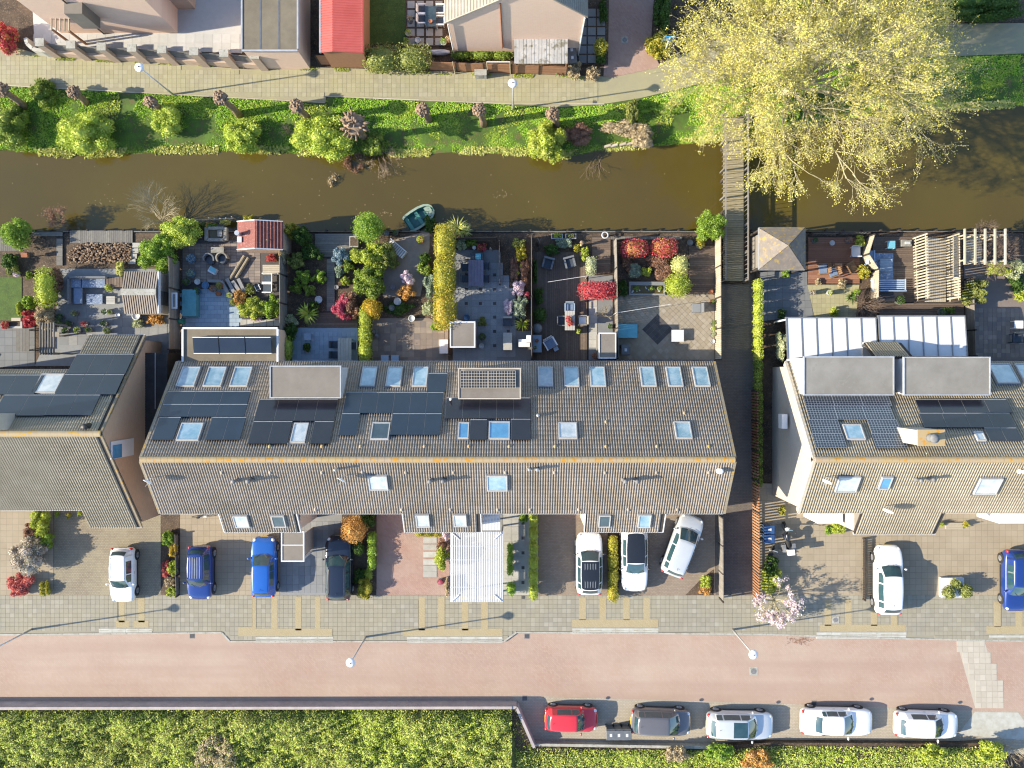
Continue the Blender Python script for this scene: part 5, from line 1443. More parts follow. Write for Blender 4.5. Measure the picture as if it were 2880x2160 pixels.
# earth behind it
emb = [(-700, 1984), (1440, 1982), Q(2, 3, 30, 1120), Q(2, 3, 180, 1455), Q(2, 3, 1720, 1475), Q(3, 3, 0, 1440), Q(3, 3, 1650, 1450), Q(3, 3, 1900, 1440), Q(3, 3, 2060, 1650), (2830, 2300), (2830, 2700), (-700, 2700)]
slab('embankment', emb, .45, K['soil'], .5)
poly_e = plan(emb, 0)
def emb_h(X, Y):
    x, y = X * PPM + NX, NY - Y * PPM
    e = (y - 1982) if x < 1440 else (y - 2092)
    base = 1.35 if x < 1440 else .55
    return .45 + base * max(0, min(1, (e + 6) / 26.)) * (.75 + .16 * math.sin(x / 37.) * math.sin(y / 29. + x / 90.) + .22 * math.sin(x / 83. + y / 41.) + .2 * math.sin(x / 13. + 2 * math.sin(y / 17.)) * math.sin(y / 11. + x / 47.) + .14 * math.sin(x / 5.3 + y / 9.) * math.sin(y / 4.7 - x / 14.))
P = []; N = []
random.seed(4)
while len(P) < 165000:
    x, y = random.uniform(-60, 2850), random.uniform(1975, 2260)
    w_ = W(x, y, 0)
    if not inside(w_.x, w_.y, poly_e): continue
    if random.random() < .12 and patch(x, y, 30) > .4: continue
    h_ = emb_h(w_.x, w_.y); P.append((w_.x, w_.y, h_ - random.random() ** 2 * .4 + (random.random() < .08) * random.random() * .3)); N.append((random.gauss(-.35, .3), random.gauss(0, .3), 1))
P = np.array(P); N = np.array(N)
col_sel = np.array([patch(p[0] * 20, p[1] * 20, 60) + random.gauss(0, .45) for p in P])
brown = ((P[:, 0] * PPM + NX - 630) ** 2 / 50 ** 2 + (NY - P[:, 1] * PPM - 2105) ** 2 / 60 ** 2 < 1.2) & (RNG.random(len(P)) < .7)
for nm, lb, sel, col, sz in (('ground_cover', 'dense yellow-green evergreen ground cover on the embankment', (col_sel <= .35) & ~brown, 'cover', .125), ('leafy_ground_cover', 'brighter green leafy patches in the embankment planting', (col_sel > .35) & ~brown, 'willow', .12), ('dry_ground_cover', 'dry pinkish-brown dead patch in the embankment planting', brown, 'tan', .16)):
    V, F = quads(P[sel], N[sel], sz, .4, RNG, .42)
    tag(link(nm, np_mesh(nm, V, F, LF(col))), lb, 'ground cover', kind='stuff')
# mounded earth surface under the leaves
mb = MB(); gx_ = list(range(-60, 2850, 22)); gy_ = list(range(1984, 2280, 18)); idx = {}
for i, x in enumerate(gx_):
    for j, y in enumerate(gy_):
        w_ = W(x, y, 0)
        if inside(w_.x, w_.y, poly_e): idx[(i, j)] = len(mb.v); mb.v.append((w_.x, w_.y, emb_h(w_.x, w_.y) - .38))
for (i, j) in list(idx):
    q = [(i, j), (i, j + 1), (i + 1, j + 1), (i + 1, j)]
    if all(k in idx for k in q): mb.f.append(tuple(idx[k] for k in q))
struct(mb.build('embankment_earth', K['leaf_litter'], smooth=True))
for lb, c, x, y, rx, ry, h, col in (('bright spiky bush at the concrete apron end of the embankment', 3, 1930, 1520, 45, 34, 1.3, 'lime'), ('lime bush on the embankment behind the small white hatchback', 3, 1420, 1540, 50, 28, 1.1, 'lime'), ('golden dry bush on the embankment behind the silver crossover', 2, 2120, 1600, 50, 32, 1.0, 'orange'), ('grey bare bramble patch on the embankment behind the grey car', 2, 1430, 1540, 40, 22, .9, 'tan'),
                               ('green bush on the embankment behind the silver crossover', 2, 1800, 1530, 46, 26, 1.1, 'bright')):
    shrub(lb, *Q(c, 3, x, y), rx, ry, h, col, .12, z0=.5, lumps=8, dens=.8, cat='bush')
brush('pale bare bush casting spiky shadow at the corner of the concrete apron', *Q(3, 3, 2090, 1500), 40, 1.4, K['twig_pale'], 9, 3, z0=.02)
slab('lower_path', [(200, 2153), (480, 2150), (490, 2300), (200, 2300)], .47, K['road_brick'], .02)
# ------------------------------------------------------------------ cars
def paint(name, c, metal=.0, rough=.28):
    return mat('paint_' + name, c, tuple(x * .93 for x in c), 1.0, rough=rough, metal=metal, coat=.8)
paint('white', (.76, .77, .78)); paint('silver', (.50, .52, .54), .35); paint('red', (.52, .03, .045)); paint('blue', (.012, .10, .42), .15); paint('navy', (.008, .014, .032), .1)
paint('greymauve', (.16, .155, .165), .4); paint('black', (.012, .014, .018)); paint('darkblue', (.012, .04, .2), .15); paint('lightsilver', (.56, .60, .63), .3)
def lerp(a, b, t): return a + (b - a) * t
def curve(T, x):
    for (a, ya), (b, yb) in zip(T, T[1:]):
        if x <= b: return lerp(ya, yb, (x - a) / max(b - a, 1e-6))
    return T[-1][1]
def car(label, px, py, deg, L, Wd, Hh, color, style='hatch', roof=None, rails=False, z=0.0, ribs=False, name='parked_car', tint=None, pano=None):
    """a parked car; local x forward. Body and cabin are lofted, glass set into the cabin surface"""
    w_ = W(px, py, z + .7)
    t = thing(name, label, 'car', (w_.x, w_.y, z), math.radians(deg), 'cars parked on the drives' if z > 0.02 else 'cars parked in the bays along the road')
    hw = Wd / 2; pm = K['paint_' + color]
    S = {'hatch': dict(A=.735, B=.55, C=.34, D=.115, E=.015, belt=.62), 'suv': dict(A=.74, B=.575, C=.36, D=.12, E=.01, belt=.63), 'sedan': dict(A=.715, B=.545, C=.40, D=.27, E=.135, belt=.64),
         'mpv': dict(A=.80, B=.60, C=.36, D=.10, E=.015, belt=.60), 'estate': dict(A=.72, B=.56, C=.34, D=.10, E=.012, belt=.62), 'mini': dict(A=.76, B=.60, C=.38, D=.10, E=.01, belt=.60)}[style]
    zb = S['belt'] * Hh
    hood = [(0, zb * .93), (.06, zb * 1.0), (S['A'], zb * 1.0), (.9, zb * .88), (.965, zb * .78), (1.0, zb * .62)]
    if style == 'sedan': hood = [(0, zb * .86), (.03, zb * 1.0), (.16, zb * 1.02), (S['A'], zb), (.92, zb * .87), (.975, zb * .76), (1, zb * .6)]
    wid = [(0, .72), (.02, .86), (.06, .95), (.16, 1.0), (.80, 1.0), (.90, .955), (.95, .88), (.985, .74), (1.0, .56)]
    bot = [(0, .42), (.03, .30), (.12, .22), (.88, .22), (.97, .26), (1.0, .34)]
    st = [0, .012, .03, .07, .13, .22, .35, .5, .65, .76, .84, .90, .945, .975, .992, 1.0]
    mb = MB(); ring = 15
    for s in st:
        x = (s - .5) * L; w = hw * curve(wid, s); zt = curve(hood, s); z0 = curve(bot, s) if style not in ('suv',) else curve(bot, s) + .04
        half = [(w * .88, z0), (w * .975, z0 + .1), (w, z0 + (zt - z0) * .42), (w * .992, z0 + (zt - z0) * .68), (w * .965, zt - .09), (w * .90, zt - .02), (w * .55, zt + .012)]
        for y, zz in half: mb.v.append((x, y, zz))
        mb.v.append((x, 0, zt + .022))
        for y, zz in half[::-1]: mb.v.append((x, -y, zz))
    n = ring
    for i in range(len(st) - 1):
        for k in range(n - 1): mb.f.append((i * n + k, i * n + k + 1, (i + 1) * n + k + 1, (i + 1) * n + k))
        mb.f.append((i * n + n - 1, i * n, (i + 1) * n, (i + 1) * n + n - 1))
    mb.f.append(tuple(range(n))[::-1]); mb.f.append(tuple((len(st) - 1) * n + k for k in range(n)))
    body = mb.build('body', pm, t, True, True)
    md = body.modifiers.new('sub', 'SUBSURF'); md.levels = 1; md.render_levels = 1
    # cabin surface
    ctl = [(S['A'], zb + .0, .74, .86), (S['B'], Hh - .025, .655, .935), (S['C'], Hh, .67, .945), (S['D'], Hh - .05, .62, .92), (S['E'] + .005, zb + .01 if style == 'sedan' else zb + .04, .66, .80)]
    def surf(u, v, off=0.0):
        i = min(3, int(u)); f = u - i
        a, b = ctl[i], ctl[i + 1]
        g = f
        s = lerp(a[0], b[0], f); 
        if i == 0: zt = lerp(a[1], b[1], f ** .92)
        elif i == 3: zt = lerp(a[1], b[1], f ** 1.35)
        else: zt = lerp(a[1], b[1], f) + .012 * math.sin(math.pi * f)
        wt, wb = lerp(a[2], b[2], f) * hw, lerp(a[3], b[3], f) * hw
        x = (s - .5) * L; av = abs(v); sg = 1 if v >= 0 else -1
        zbe = zb - .03
        if av > .5:
            q = (1 - av) / .5; y = lerp(wb, wt, q ** .9); zz = lerp(zbe, zt - .035, q)
        else:
            q = av / .5; y = wt * q; zz = zt - .035 * q ** 2.4
        if i == 0: x -= .10 * (av / .5) ** 2 * (1 - f * .6) if av <= .5 else .10 * (1 - f * .6)
        if i == 3: x += .06 * min(1, av / .5) ** 2
        return Vector((x, sg * y, zz))
    def patch_(us, vs, off, nm, m, par, both=False):
        mb = MB()
        for u in us:
            for v in vs:
                p = surf(u, v); e = .02
                du = surf(min(u + e, 3.999), v) - surf(max(u - e, 0), v); dv = surf(u, min(v + e, 1)) - surf(u, max(v - e, -1))
                nn = du.cross(dv); nn = nn.normalized() if nn.length > 1e-9 else Vector((0, 0, 1))
                if nn.z < 0 or (abs(nn.z) < .05 and nn.y * p.y < 0): nn = -nn
                mb.v.append(tuple(p + nn * off))
        a, b = len(us), len(vs)
        mb.f = [(i * b + j, i * b + j + 1, (i + 1) * b + j + 1, (i + 1) * b + j) for i in range(a - 1) for j in range(b - 1)]
        return mb.build(nm, m, par, True, True)
    lin = lambda a, b, k: [lerp(a, b, i / k) for i in range(k + 1)]
    cab = patch_(lin(0, 3.999, 28), lin(-1, 1, 20), 0, 'cabin', pm, t)
    g = K['car_glass']
    patch_(lin(.10, .93, 7), lin(-.46, .46, 8), .008, 'windscreen', g, t)
    patch_(lin(3.16, 3.72, 5), lin(-.44, .44, 8), .008, 'rear_window', g, t)
    for sg in (1, -1):
        vs = [v * sg for v in lin(.56, .92, 4)]
        patch_(lin(.62, 1.42, 5), vs, .008, 'side_window', g, t)
        patch_(lin(1.50, 2.55, 6), vs, .008, 'side_window', g, t)
        if style in ('estate', 'mpv', 'suv', 'sedan'): patch_(lin(2.64, 3.12, 4), vs, .008, 'side_window', g, t)
    if roof: patch_(lin(1.02, 3.02, 10), lin(-.5, .5, 8), .006, 'roof_panel', K['paint_' + roof], t)
    if pano: patch_(lin(1.04, pano, 6), lin(-.42, .42, 6), .010, 'panoramic_roof', g, t)
    if ribs:
        for k in range(-2, 3): 
            a, b = surf(1.15, k * .15), surf(2.85, k * .15); MB().beam(a + Vector((0, 0, .015)), b + Vector((0, 0, .015)), .05, .025).build('roof_rib', K['grey_metal'], t, lc=1)
    if rails:
        for sg in (1, -1):
            pts = [surf(u, .46 * sg) + Vector((0, 0, .05 if 1.2 < u < 2.8 else .0)) for u in (1.08, 1.25, 2.0, 2.75, 2.92)]
            MB().tube(pts, .018, 6).build('roof_rail', K['grey_metal'] if color == 'white' else K['black_metal'], t, lc=1)
    a = surf(2.75, 0); MB().tube([a, a + Vector((-.12, 0, .10))], .012, 5).build('antenna', K['black_metal'], t, lc=1)
    # wheels
    wr = .33 if style == 'suv' else .30
    for sx in (.155, .81):
        for sg in (1, -1):
            x = (sx - .5) * L; y0, y1 = sg * (hw - .19), sg * (hw + .012)
            MB().tube([(x, sg * (hw - .2), wr + .02), (x, sg * (hw + .004), wr + .02)], wr + .055, 18).build('wheel_arch', K['rubber'], t, lc=1)
            wl_ = MB().tube([(x, y0, wr), (x, lerp(y0, y1, .15), wr), (x, lerp(y0, y1, .85), wr), (x, y1, wr)], [wr - .04, wr, wr, wr - .03], 20).build('wheel', K['rubber'], t, True, True)
            rim = MB().tube([(x, y1 - sg * .03, wr), (x, y1 + sg * .006, wr)], [wr * .66, wr * .62], 14)
            for k in range(5):
                an = 2 * math.pi * k / 5
                rim.beam((x, y1 + sg * .012, wr), (x + math.cos(an) * wr * .58, y1 + sg * .012, wr + math.sin(an) * wr * .58), .05, .02)
            rim.build('rim', K['rim'], wl_, lc=1)
    zl = zb * .74
    for sg in (1, -1):
        MB().blob(((.935 - .5) * L, sg * hw * .70, zl), (.17, .13, .07), 10, 6, 0).build('headlight', K['lamp_glass'], t, True, True)
        MB().blob(((.022 - .5) * L, sg * hw * .76, zb * .86), (.09, .12, .12), 10, 6, 0).build('tail_light', K['tail_red'], t, True, True)
        mp = surf(.42, .9 * sg); mir = MB().blob((mp.x + .05, sg * (hw + .07), zb + .06), (.07, .11, .075), 8, 6, 0).build('door_mirror', K['paint_' + (roof or color)], t, True, True)
        MB().boxz(-.05 * L, sg * hw * .965, zb - .2, zb - .17, .16, .05).build('door_handle', pm if color != 'white' else K['grey_metal'], t, lc=1)
        MB().boxz(0, sg * (hw * .955), .24, .33, L * .48, .07).build('side_skirt', K['black_metal'], t, lc=1)
    MB().boxz((.985 - .5) * L, 0, .30, .46, .09, hw * 1.0).build('grille', K['black_metal'], t, lc=1)
    MB().boxz(.5 * L - .005, 0, .44, .55, .03, .5).build('number_plate', K['plate_yellow'], t, lc=1); MB().boxz(-.5 * L + .005, 0, .55, .66, .03, .5).build('number_plate', K['plate_yellow'], t, lc=1)
    for sg in (1, -1):
        a, b = surf(.10, .1 * sg) + Vector((.06, 0, .02)), surf(.32, .36 * sg + .05) + Vector((0, 0, .022)); MB().beam(a, b, .02, .015).build('wiper', K['black_metal'], t, lc=1)
    return t
ZD = ZP + .006
car('small white hatchback on the cobbled drive by the brown gable house', *Q(0, 2, 1058, 1650), -90, 3.62, 1.62, 1.5, 'white', 'hatch', z=ZD, rails=True)
car('boxy blue compact off-roader with roof rails beside the narrow flower bed', *Q(0, 2, 1730, 1630), -90, 3.55, 1.62, 1.66, 'darkblue', 'suv', z=ZD, rails=True, ribs=True)
car('bright blue hatchback nosed up to the first roof projection', *Q(1, 2, 65, 1580), 90, 3.95, 1.68, 1.45, 'blue', 'hatch', z=ZD)
car('dark navy estate car under the orange clipped shrub', *Q(1, 2, 712, 1590), 90, 4.25, 1.74, 1.47, 'navy', 'estate', z=ZD + .03, rails=True)
car('white crossover with black ribbed roof on the brown drive between hedges', *Q(2, 2, 668, 1550), 90, 4.1, 1.76, 1.56, 'white', 'suv', roof='black', z=ZD, ribs=True)
car('white car with dark glass roof partly under the third roof projection', *Q(2, 2, 1058, 1500), -90, 4.5, 1.78, 1.5, 'white', 'hatch', roof='black', z=ZD)
car('silver people carrier parked at an angle beside the slatted fence', *Q(2, 2, 1475, 1395), 69, 4.2, 1.74, 1.62, 'lightsilver', 'mpv', z=ZD)
car('white sporty crossover on the beige drive of the cream gabled house', *Q(3, 2, 1040, 1690), 90, 4.55, 1.84, 1.58, 'white', 'suv', z=ZD + .004)
car('dark blue hatchback at the eastern end beside the shrub planter', *Q(3, 2, 2150, 1700), -90, 4.1, 1.74, 1.5, 'darkblue', 'hatch', z=ZD + .004)
car('small red hatchback in the bay beside the retaining wall corner', *Q(2, 3, 512, 1238), -1, 3.5, 1.62, 1.48, 'red', 'mini', z=.006)
car('grey-brown people carrier in the bay behind the three wheelie bins', *Q(2, 3, 1288, 1262), -2, 4.0, 1.72, 1.58, 'greymauve', 'mpv', z=.006)
car('silver crossover with panoramic glass roof between the grey and white cars', *Q(2, 3, 1970, 1290), -1, 4.45, 1.8, 1.55, 'lightsilver', 'suv', z=.006, pano=2.0)
car('long white saloon with slatted rear window in the roadside bay', *Q(3, 3, 595, 1262), -1, 4.8, 1.8, 1.45, 'white', 'sedan', z=.006)
car('white hatchback in the last bay before the concrete apron', *Q(3, 3, 1370, 1285), -2, 4.25, 1.74, 1.5, 'white', 'hatch', z=.006)

# ------------------------------------------------------------------ street lamps
def lamp(label, bx, by, hx, hy, z0=ZP):
    base = W(bx, by, z0); ob, oh = math.hypot(bx - NX, by - NY), math.hypot(hx - NX, hy - NY)
    h = 4.65
    t = thing('street_lamp', label, 'street lamp', base, group='round headed street lamps')
    MB().tube([(0, 0, 0), (0, 0, 1.0), (0, 0, 1.02), (0, 0, h)], [.07, .065, .05, .038], 10).build('pole', K['galvanised'], t, True, True)
    MB().lathe(0, 0, [(.045, h - .05), (.07, h + .05), (.22, h + .22), (.28, h + .27), (.285, h + .30), (.22, h + .36), (.1, h + .40)], 24).build('lamp_head', K['white_metal'], t, True, True)
    MB().lathe(0, 0, [(.035, h + .395), (.035, h + .44), (.02, h + .45)], 8).build('sensor_cap', K['black_metal'], t, lc=1)
    MB().boxz(.06, 0, .5, .9, .02, .07).build('service_door', K['grey_metal'], t, lc=1)
lamp('street lamp on the pavement before the red brick drive', *Q(1, 3, 950, 525), *Q(1, 3, 812, 722))
lamp('street lamp on the pavement by the pink blossom tree', *Q(2, 3, 1905, 462), *Q(2, 3, 2058, 700))
lamp('street lamp on the pavement at the cobbled drive with its head out over the road', *Q(0, 3, 275, 460), *Q(0, 3, -130, 650))
lamp('footpath lamp on the bank opposite the pier wall', *Q(0, 0, 1500, 820), *Q(0, 0, 1250, 620), -.06)
lamp('footpath lamp on the bank opposite the orange fence', *Q(2, 0, 12, 945), *Q(2, 0, 5, 740), -.06)

# ------------------------------------------------------------------ wheelie bins
def bin_(label, px, py, deg, m, group=None, z=ZP, name='wheelie_bin'):
    w_ = W(px, py, z + .9); t = thing(name, label, 'bin', (w_.x, w_.y, z), math.radians(deg), group)
    vs = [(x * s, y * s * 1.15, zz) for zz, s in ((.06, .20), (.98, .275)) for x, y in ((-1, -1), (1, -1), (1, 1), (-1, 1))]
    MB().add(vs, BF).build('bin_body', MATS[m], t, lc=1)
    lid = MB().add([(-.3, -.35, .98), (.3, -.35, .98), (.3, .34, 1.0), (-.3, .34, 1.0), (-.27, -.3, 1.05), (.27, -.3, 1.05), (.27, .3, 1.08), (-.27, .3, 1.08)], BF).build('lid', MATS[m], t, lc=1)
    MB().box(0, 0, 1.07, .16, .2, .012).build('sticker', K['cloth_white'], lid, lc=1)
    MB().tube([(-.26, .36, 1.0), (.26, .36, 1.0)], .018, 6).build('handle', MATS[m], t, lc=1)
    for sg in (1, -1): MB().tube([(sg * .2, .26, .1), (sg * .26, .26, .1)], .1, 12).build('wheel', K['rubber'], t, lc=1)
for i, (x, lb) in enumerate(((853, 'grey wheelie bin next to the red hatchback, first of three by the wall'), (922, 'grey wheelie bin in the middle of three by the wall'), (992, 'grey wheelie bin touching the grey-brown car, last of three'))): bin_(lb, *Q(2, 3, x, 1368), 2, 'plastic_grey', 'wheelie bins by the retaining wall', .01)
bin_('dark blue wheelie bin by the orange slat fence, nearer the house', *Q(3, 2, 10, 1255), 90, 'plastic_blue', 'blue bins by the orange slat fence'); bin_('dark blue wheelie bin by the orange slat fence, nearer the street', *Q(3, 2, 10, 1335), 90, 'plastic_blue', 'blue bins by the orange slat fence')
bin_('dark wheelie bin under the corrugated lean-to, nearer the brick house', *Q(2, 0, 515, 438), 5, 'plastic_grey', 'bins at the corrugated lean-to', .03); bin_('dark wheelie bin under the corrugated lean-to, nearer the footpath', *Q(2, 0, 520, 505), 5, 'plastic_grey', 'bins at the corrugated lean-to', .03)

# ------------------------------------------------------------------ motorcycle
w_ = W(*Q(3, 2, 165, 1330), .7); mc = thing('motorcycle', 'touring motorcycle with a white top box beside the blue bins', 'motorcycle', (w_.x, w_.y, ZD), math.radians(97))
for x in (-.72, .74):
    wl_ = MB().tube([(x, -.07, .31), (x, -.05, .31), (x, .05, .31), (x, .07, .31)], [.27, .31, .31, .27], 20).build('wheel', K['rubber'], mc, True, True)
    MB().tube([(x, -.075, .31), (x, .075, .31)], .18, 12).build('rim', K['rim'], wl_, lc=1)
MB().blob((.12, 0, .82), (.34, .19, .17), 12, 8, 0).build('fuel_tank', K['paint_black'], mc, True, True)
MB().blob((-.28, 0, .80), (.36, .16, .08), 12, 6, 0).build('saddle', K['rubber'], mc, True, True)
MB().blob((.05, 0, .45), (.32, .22, .22), 10, 6, .05).build('engine', K['grey_metal'], mc, True, True)
MB().tube([(.74, -.09, .31), (.52, -.09, .98)], .03, 8).tube([(.74, .09, .31), (.52, .09, .98)], .03, 8).build('fork', K['rim'], mc, lc=1)
MB().tube([(.34, -.42, 1.06), (.46, -.2, 1.05), (.5, 0, 1.03), (.46, .2, 1.05), (.34, .42, 1.06)], .018, 6).build('handlebar', K['black_metal'], mc, lc=1)
MB().blob((.66, 0, .98), (.12, .16, .16), 10, 6, 0).build('headlight', K['lamp_glass'], mc, True, True)
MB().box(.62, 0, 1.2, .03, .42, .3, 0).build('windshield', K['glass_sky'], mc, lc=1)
for sg in (1, -1):
    MB().boxz(-.62, sg * .32, .45, .85, .5, .22).build('pannier', K['grey_metal'], mc, lc=1)
    MB().blob((.36, sg * .47, 1.14), (.04, .09, .06), 8, 5, 0).build('mirror', K['black_metal'], mc, True, True)
MB().boxz(-.86, 0, .92, 1.2, .36, .44).build('top_box', K['white_metal'], mc, lc=1)
w_ = W(*Q(3, 2, 20, 1500), .5); sc_ = thing('scooter', 'small dark scooter parked at the orange slat fence behind the motorcycle', 'scooter', (w_.x, w_.y, ZD), math.radians(70))
for x in (-.55, .58):
    wl_ = MB().tube([(x, -.06, .22), (x, .06, .22)], .22, 16).build('wheel', K['rubber'], sc_, lc=1); MB().tube([(x, -.065, .22), (x, .065, .22)], .12, 10).build('rim', K['rim'], wl_, lc=1)
MB().blob((-.42, 0, .55), (.42, .18, .2), 10, 6, 0).build('rear_body', K['paint_black'], sc_, True, True); MB().blob((-.35, 0, .76), (.36, .15, .06), 10, 6, 0).build('saddle', K['rubber'], sc_, True, True)
MB().boxz(.1, 0, .22, .3, .5, .3).build('footboard', K['black_metal'], sc_, lc=1); MB().add([(.38, -.2, .28), (.38, .2, .28), (.52, .17, .95), (.52, -.17, .95), (.48, -.2, .28), (.48, .2, .28), (.58, .15, .95), (.58, -.15, .95)], [(0, 1, 2, 3), (7, 6, 5, 4), (0, 4, 5, 1), (1, 5, 6, 2), (2, 6, 7, 3), (3, 7, 4, 0)]).build('front_shield', K['paint_silver'], sc_, lc=1)
MB().tube([(.45, -.33, 1.0), (.5, 0, .98), (.45, .33, 1.0)], .02, 6).build('handlebar', K['black_metal'], sc_, lc=1)

# ------------------------------------------------------------------ white lattice carport
zt = 2.5
pts = [Q(1, 2, 1678, 1275), Q(1, 2, 2135, 1275), Q(1, 3, 2135, 222), Q(1, 3, 1678, 222)]
a, b = W(*pts[3], zt), W(*pts[1], zt)
cp = thing('carport', 'white slatted carport canopy over the front path beside the red brick drive', 'carport', ((a.x + b.x) / 2, (a.y + b.y) / 2, ZP))
for xx in (a.x + .06, b.x - .06, (a.x + b.x) / 2):
    MB().boxz(xx, (a.y + b.y) / 2, zt - .16, zt - .02, .1, b.y - a.y).build('beam', K['white_paint'], cp)
for k in range(6):
    yy = a.y + .05 + (b.y - a.y - .1) * k / 5
    MB().boxz((a.x + b.x) / 2, yy, zt - .02, zt + .04, b.x - a.x, .08).build('cross_bar', K['white_paint'], cp)
n = 30
for k in range(n):
    xx = a.x + (b.x - a.x) * (k + .5) / n
    MB().boxz(xx, (a.y + b.y) / 2, zt + .04, zt + .075, (b.x - a.x) / n * .60, b.y - a.y).build('slat', K['white_paint'], cp)
for xx in (a.x + .06, b.x - .06):
    for yy in (a.y + .06, b.y - .06): MB().boxz(xx, yy, 0, zt - .16, .1, .1).build('post', K['white_paint'], cp)
    sg = 1 if xx < (a.x + b.x) / 2 else -1
    for yy, s2 in ((a.y + .06, 1), (b.y - .06, -1)):
        MB().beam((xx + sg * .05, yy, zt + .11), (xx + sg * .5, yy + s2 * .4, zt + .11), .06, .05).build('brace', K['white_paint'], cp)
p, q = W(*Q(1, 2, 1955, 1270), 2.9), W(*Q(1, 2, 2110, 1110), 2.9)
for k in range(12):
    xx = p.x + (q.x - p.x) * (k + .5) / 12; MB().beam((xx, p.y, 2.62), (xx, q.y + .5, 3.0), (q.x - p.x) / 12 * .75, .03).build('slat', K['white_paint'], cp)
# flat porch roof
zt = 2.6
a, b = W(*Q(1, 2, 222, 1530), zt), W(*Q(1, 2, 412, 1278), zt)
po = thing('porch', 'small flat roofed porch with beige top and white rim beside the bright blue car', 'porch', ((a.x + b.x) / 2, (a.y + b.y) / 2, ZP))
MB().boxz((a.x + b.x) / 2, (a.y + b.y) / 2, zt - .1, zt - .02, b.x - a.x - .1, b.y - a.y - .1).build('flat_roof', K['bitumen_light'], po)
for cx, cy, sx, sy in ((a.x, (a.y + b.y) / 2, .08, b.y - a.y + .08), (b.x, (a.y + b.y) / 2, .08, b.y - a.y + .08), ((a.x + b.x) / 2, a.y, b.x - a.x - .09, .08), ((a.x + b.x) / 2, b.y, b.x - a.x - .09, .08), ((a.x + b.x) / 2, (a.y * .45 + b.y * .55), b.x - a.x - .09, .06)):
    MB().boxz(cx, cy, zt - .14, zt + .02, sx, sy).build('roof_edge', K['white_paint'], po)
for xx in (a.x + .1, b.x - .1): MB().boxz(xx, a.y + .1, 0, zt - .14, .1, .1).build('post', K['white_paint'], po)
MB().boxz(b.x - .02, (a.y + b.y) / 2 + .1, 0, zt - .16, .06, b.y - a.y - .5).build('side_wall', K['brick_pink_side'], po)

# ------------------------------------------------------------------ front garden planting
F = shrub
F('lime bush against the gutter of the brown gable house', *Q(0, 2, 350, 1190), 36, 40, 1.3, 'lime', .09)
F('dark red-green mixed shrub below the lime bush', *Q(0, 2, 270, 1270), 26, 26, 1.0, 'plum', .08)
F('green leafy shrub beside the flowering rhododendron', *Q(0, 2, 400, 1350), 22, 26, 1.0, 'bright', .08)
F('large cream flowering rhododendron in the front garden', *Q(0, 2, 245, 1480), 52, 54, 1.9, 'rhodo', .10, lumps=8)
F('coral red azalea at the pavement below the rhododendron', *Q(0, 3, 165, 70), 46, 34, .9, 'coral', .09)
F('small yellow-green tuft beside the coral azalea', *Q(0, 3, 385, 110), 20, 22, .6, 'yellow', .08)
for i, (x, y) in enumerate(((490, 1125), (590, 1135), (690, 1120))): F(('little potted green plant under the gutter, first from the lime bush', 'little yellow flowered plant under the gutter, second from the lime bush', 'little green plant under the gutter next to the roof corner')[i], *Q(0, 2, x, y), 9, 9, .5, ('bright', 'yellow', 'lime')[i], .07, lumps=3)
F('round lime bush at the head of the narrow flower bed', *Q(0, 2, 1450, 1335), 20, 22, .8, 'bright', .08)
F('yellow flowering clump in the narrow flower bed', *Q(0, 2, 1500, 1440), 15, 18, .6, 'golden', .07)
F('red flowering clump in the narrow flower bed', *Q(0, 2, 1430, 1600), 18, 24, .5, 'coral', .07)
F('green clump in the middle of the narrow flower bed', *Q(0, 2, 1495, 1590), 18, 22, .6, 'lime', .07)
F('pale mossy clump low in the narrow flower bed', *Q(0, 3, 1465, 60), 20, 14, .35, 'tan', .06)
F('rounded yellow-green bush at the pavement end of the narrow flower bed', *Q(0, 3, 1482, 140), 20, 15, .6, 'lime', .07)
fence('low grey board edge beside the narrow flower bed', [(502, 1500), (505, 1672)], .5, 'board_grey', bw=.14, step=1.6, name='low_fence', z0=ZP)
F('round clipped orange shrub overhanging the navy car', *Q(1, 2, 850, 1250), 37, 39, 2.2, 'orange', .075, lumps=1, name='clipped_shrub')
F('dark green round ball shrub below the orange one', *Q(1, 2, 890, 1420), 16, 20, 1.0, 'dark', .07, lumps=1, name='clipped_shrub')
F('leafy dark shrub between the orange shrub and the wall', *Q(1, 2, 965, 1170), 24, 24, 1.4, 'dark', .09)
hedge('narrow bright green hedge between the navy car and the red drive', *Q(1, 2, 960, 1290), *Q(1, 2, 1035, 1600), .9, 'bright', .08)
F('golden leaved shrub at the pavement beside the navy car', *Q(1, 3, 940, 110), 32, 32, .9, 'yellow', .08)
F('dark grassy clump in the bed behind the navy car', *Q(1, 3, 900, 10), 24, 26, .5, 'dark', .09)
F('small lime shrub beside the navy car boot', *Q(1, 2, 970, 1640), 15, 18, .6, 'lime', .08)
hedge('low yellow box planting in a white trough under the second roof projection', *Q(1, 2, 1375, 1275), *Q(1, 2, 1605, 1322), .5, 'yellow', .06)
F('tall oval evergreen shrub beside the white carport', *Q(1, 2, 1600, 1500), 22, 44, 1.5, 'lime', .08, lumps=4)
F('pinkish shrub tip above the oval evergreen', *Q(1, 2, 1605, 1390), 16, 18, 1.3, 'plum', .07, lumps=4)
F('white blossom shrub beside the carport corner', *Q(1, 2, 1640, 1310), 12, 20, 1.0, 'blossom', .07, lumps=4)
F('pale tan climber along the carport post', *Q(1, 3, 1648, 110), 8, 32, .9, 'tan', .07, lumps=4)
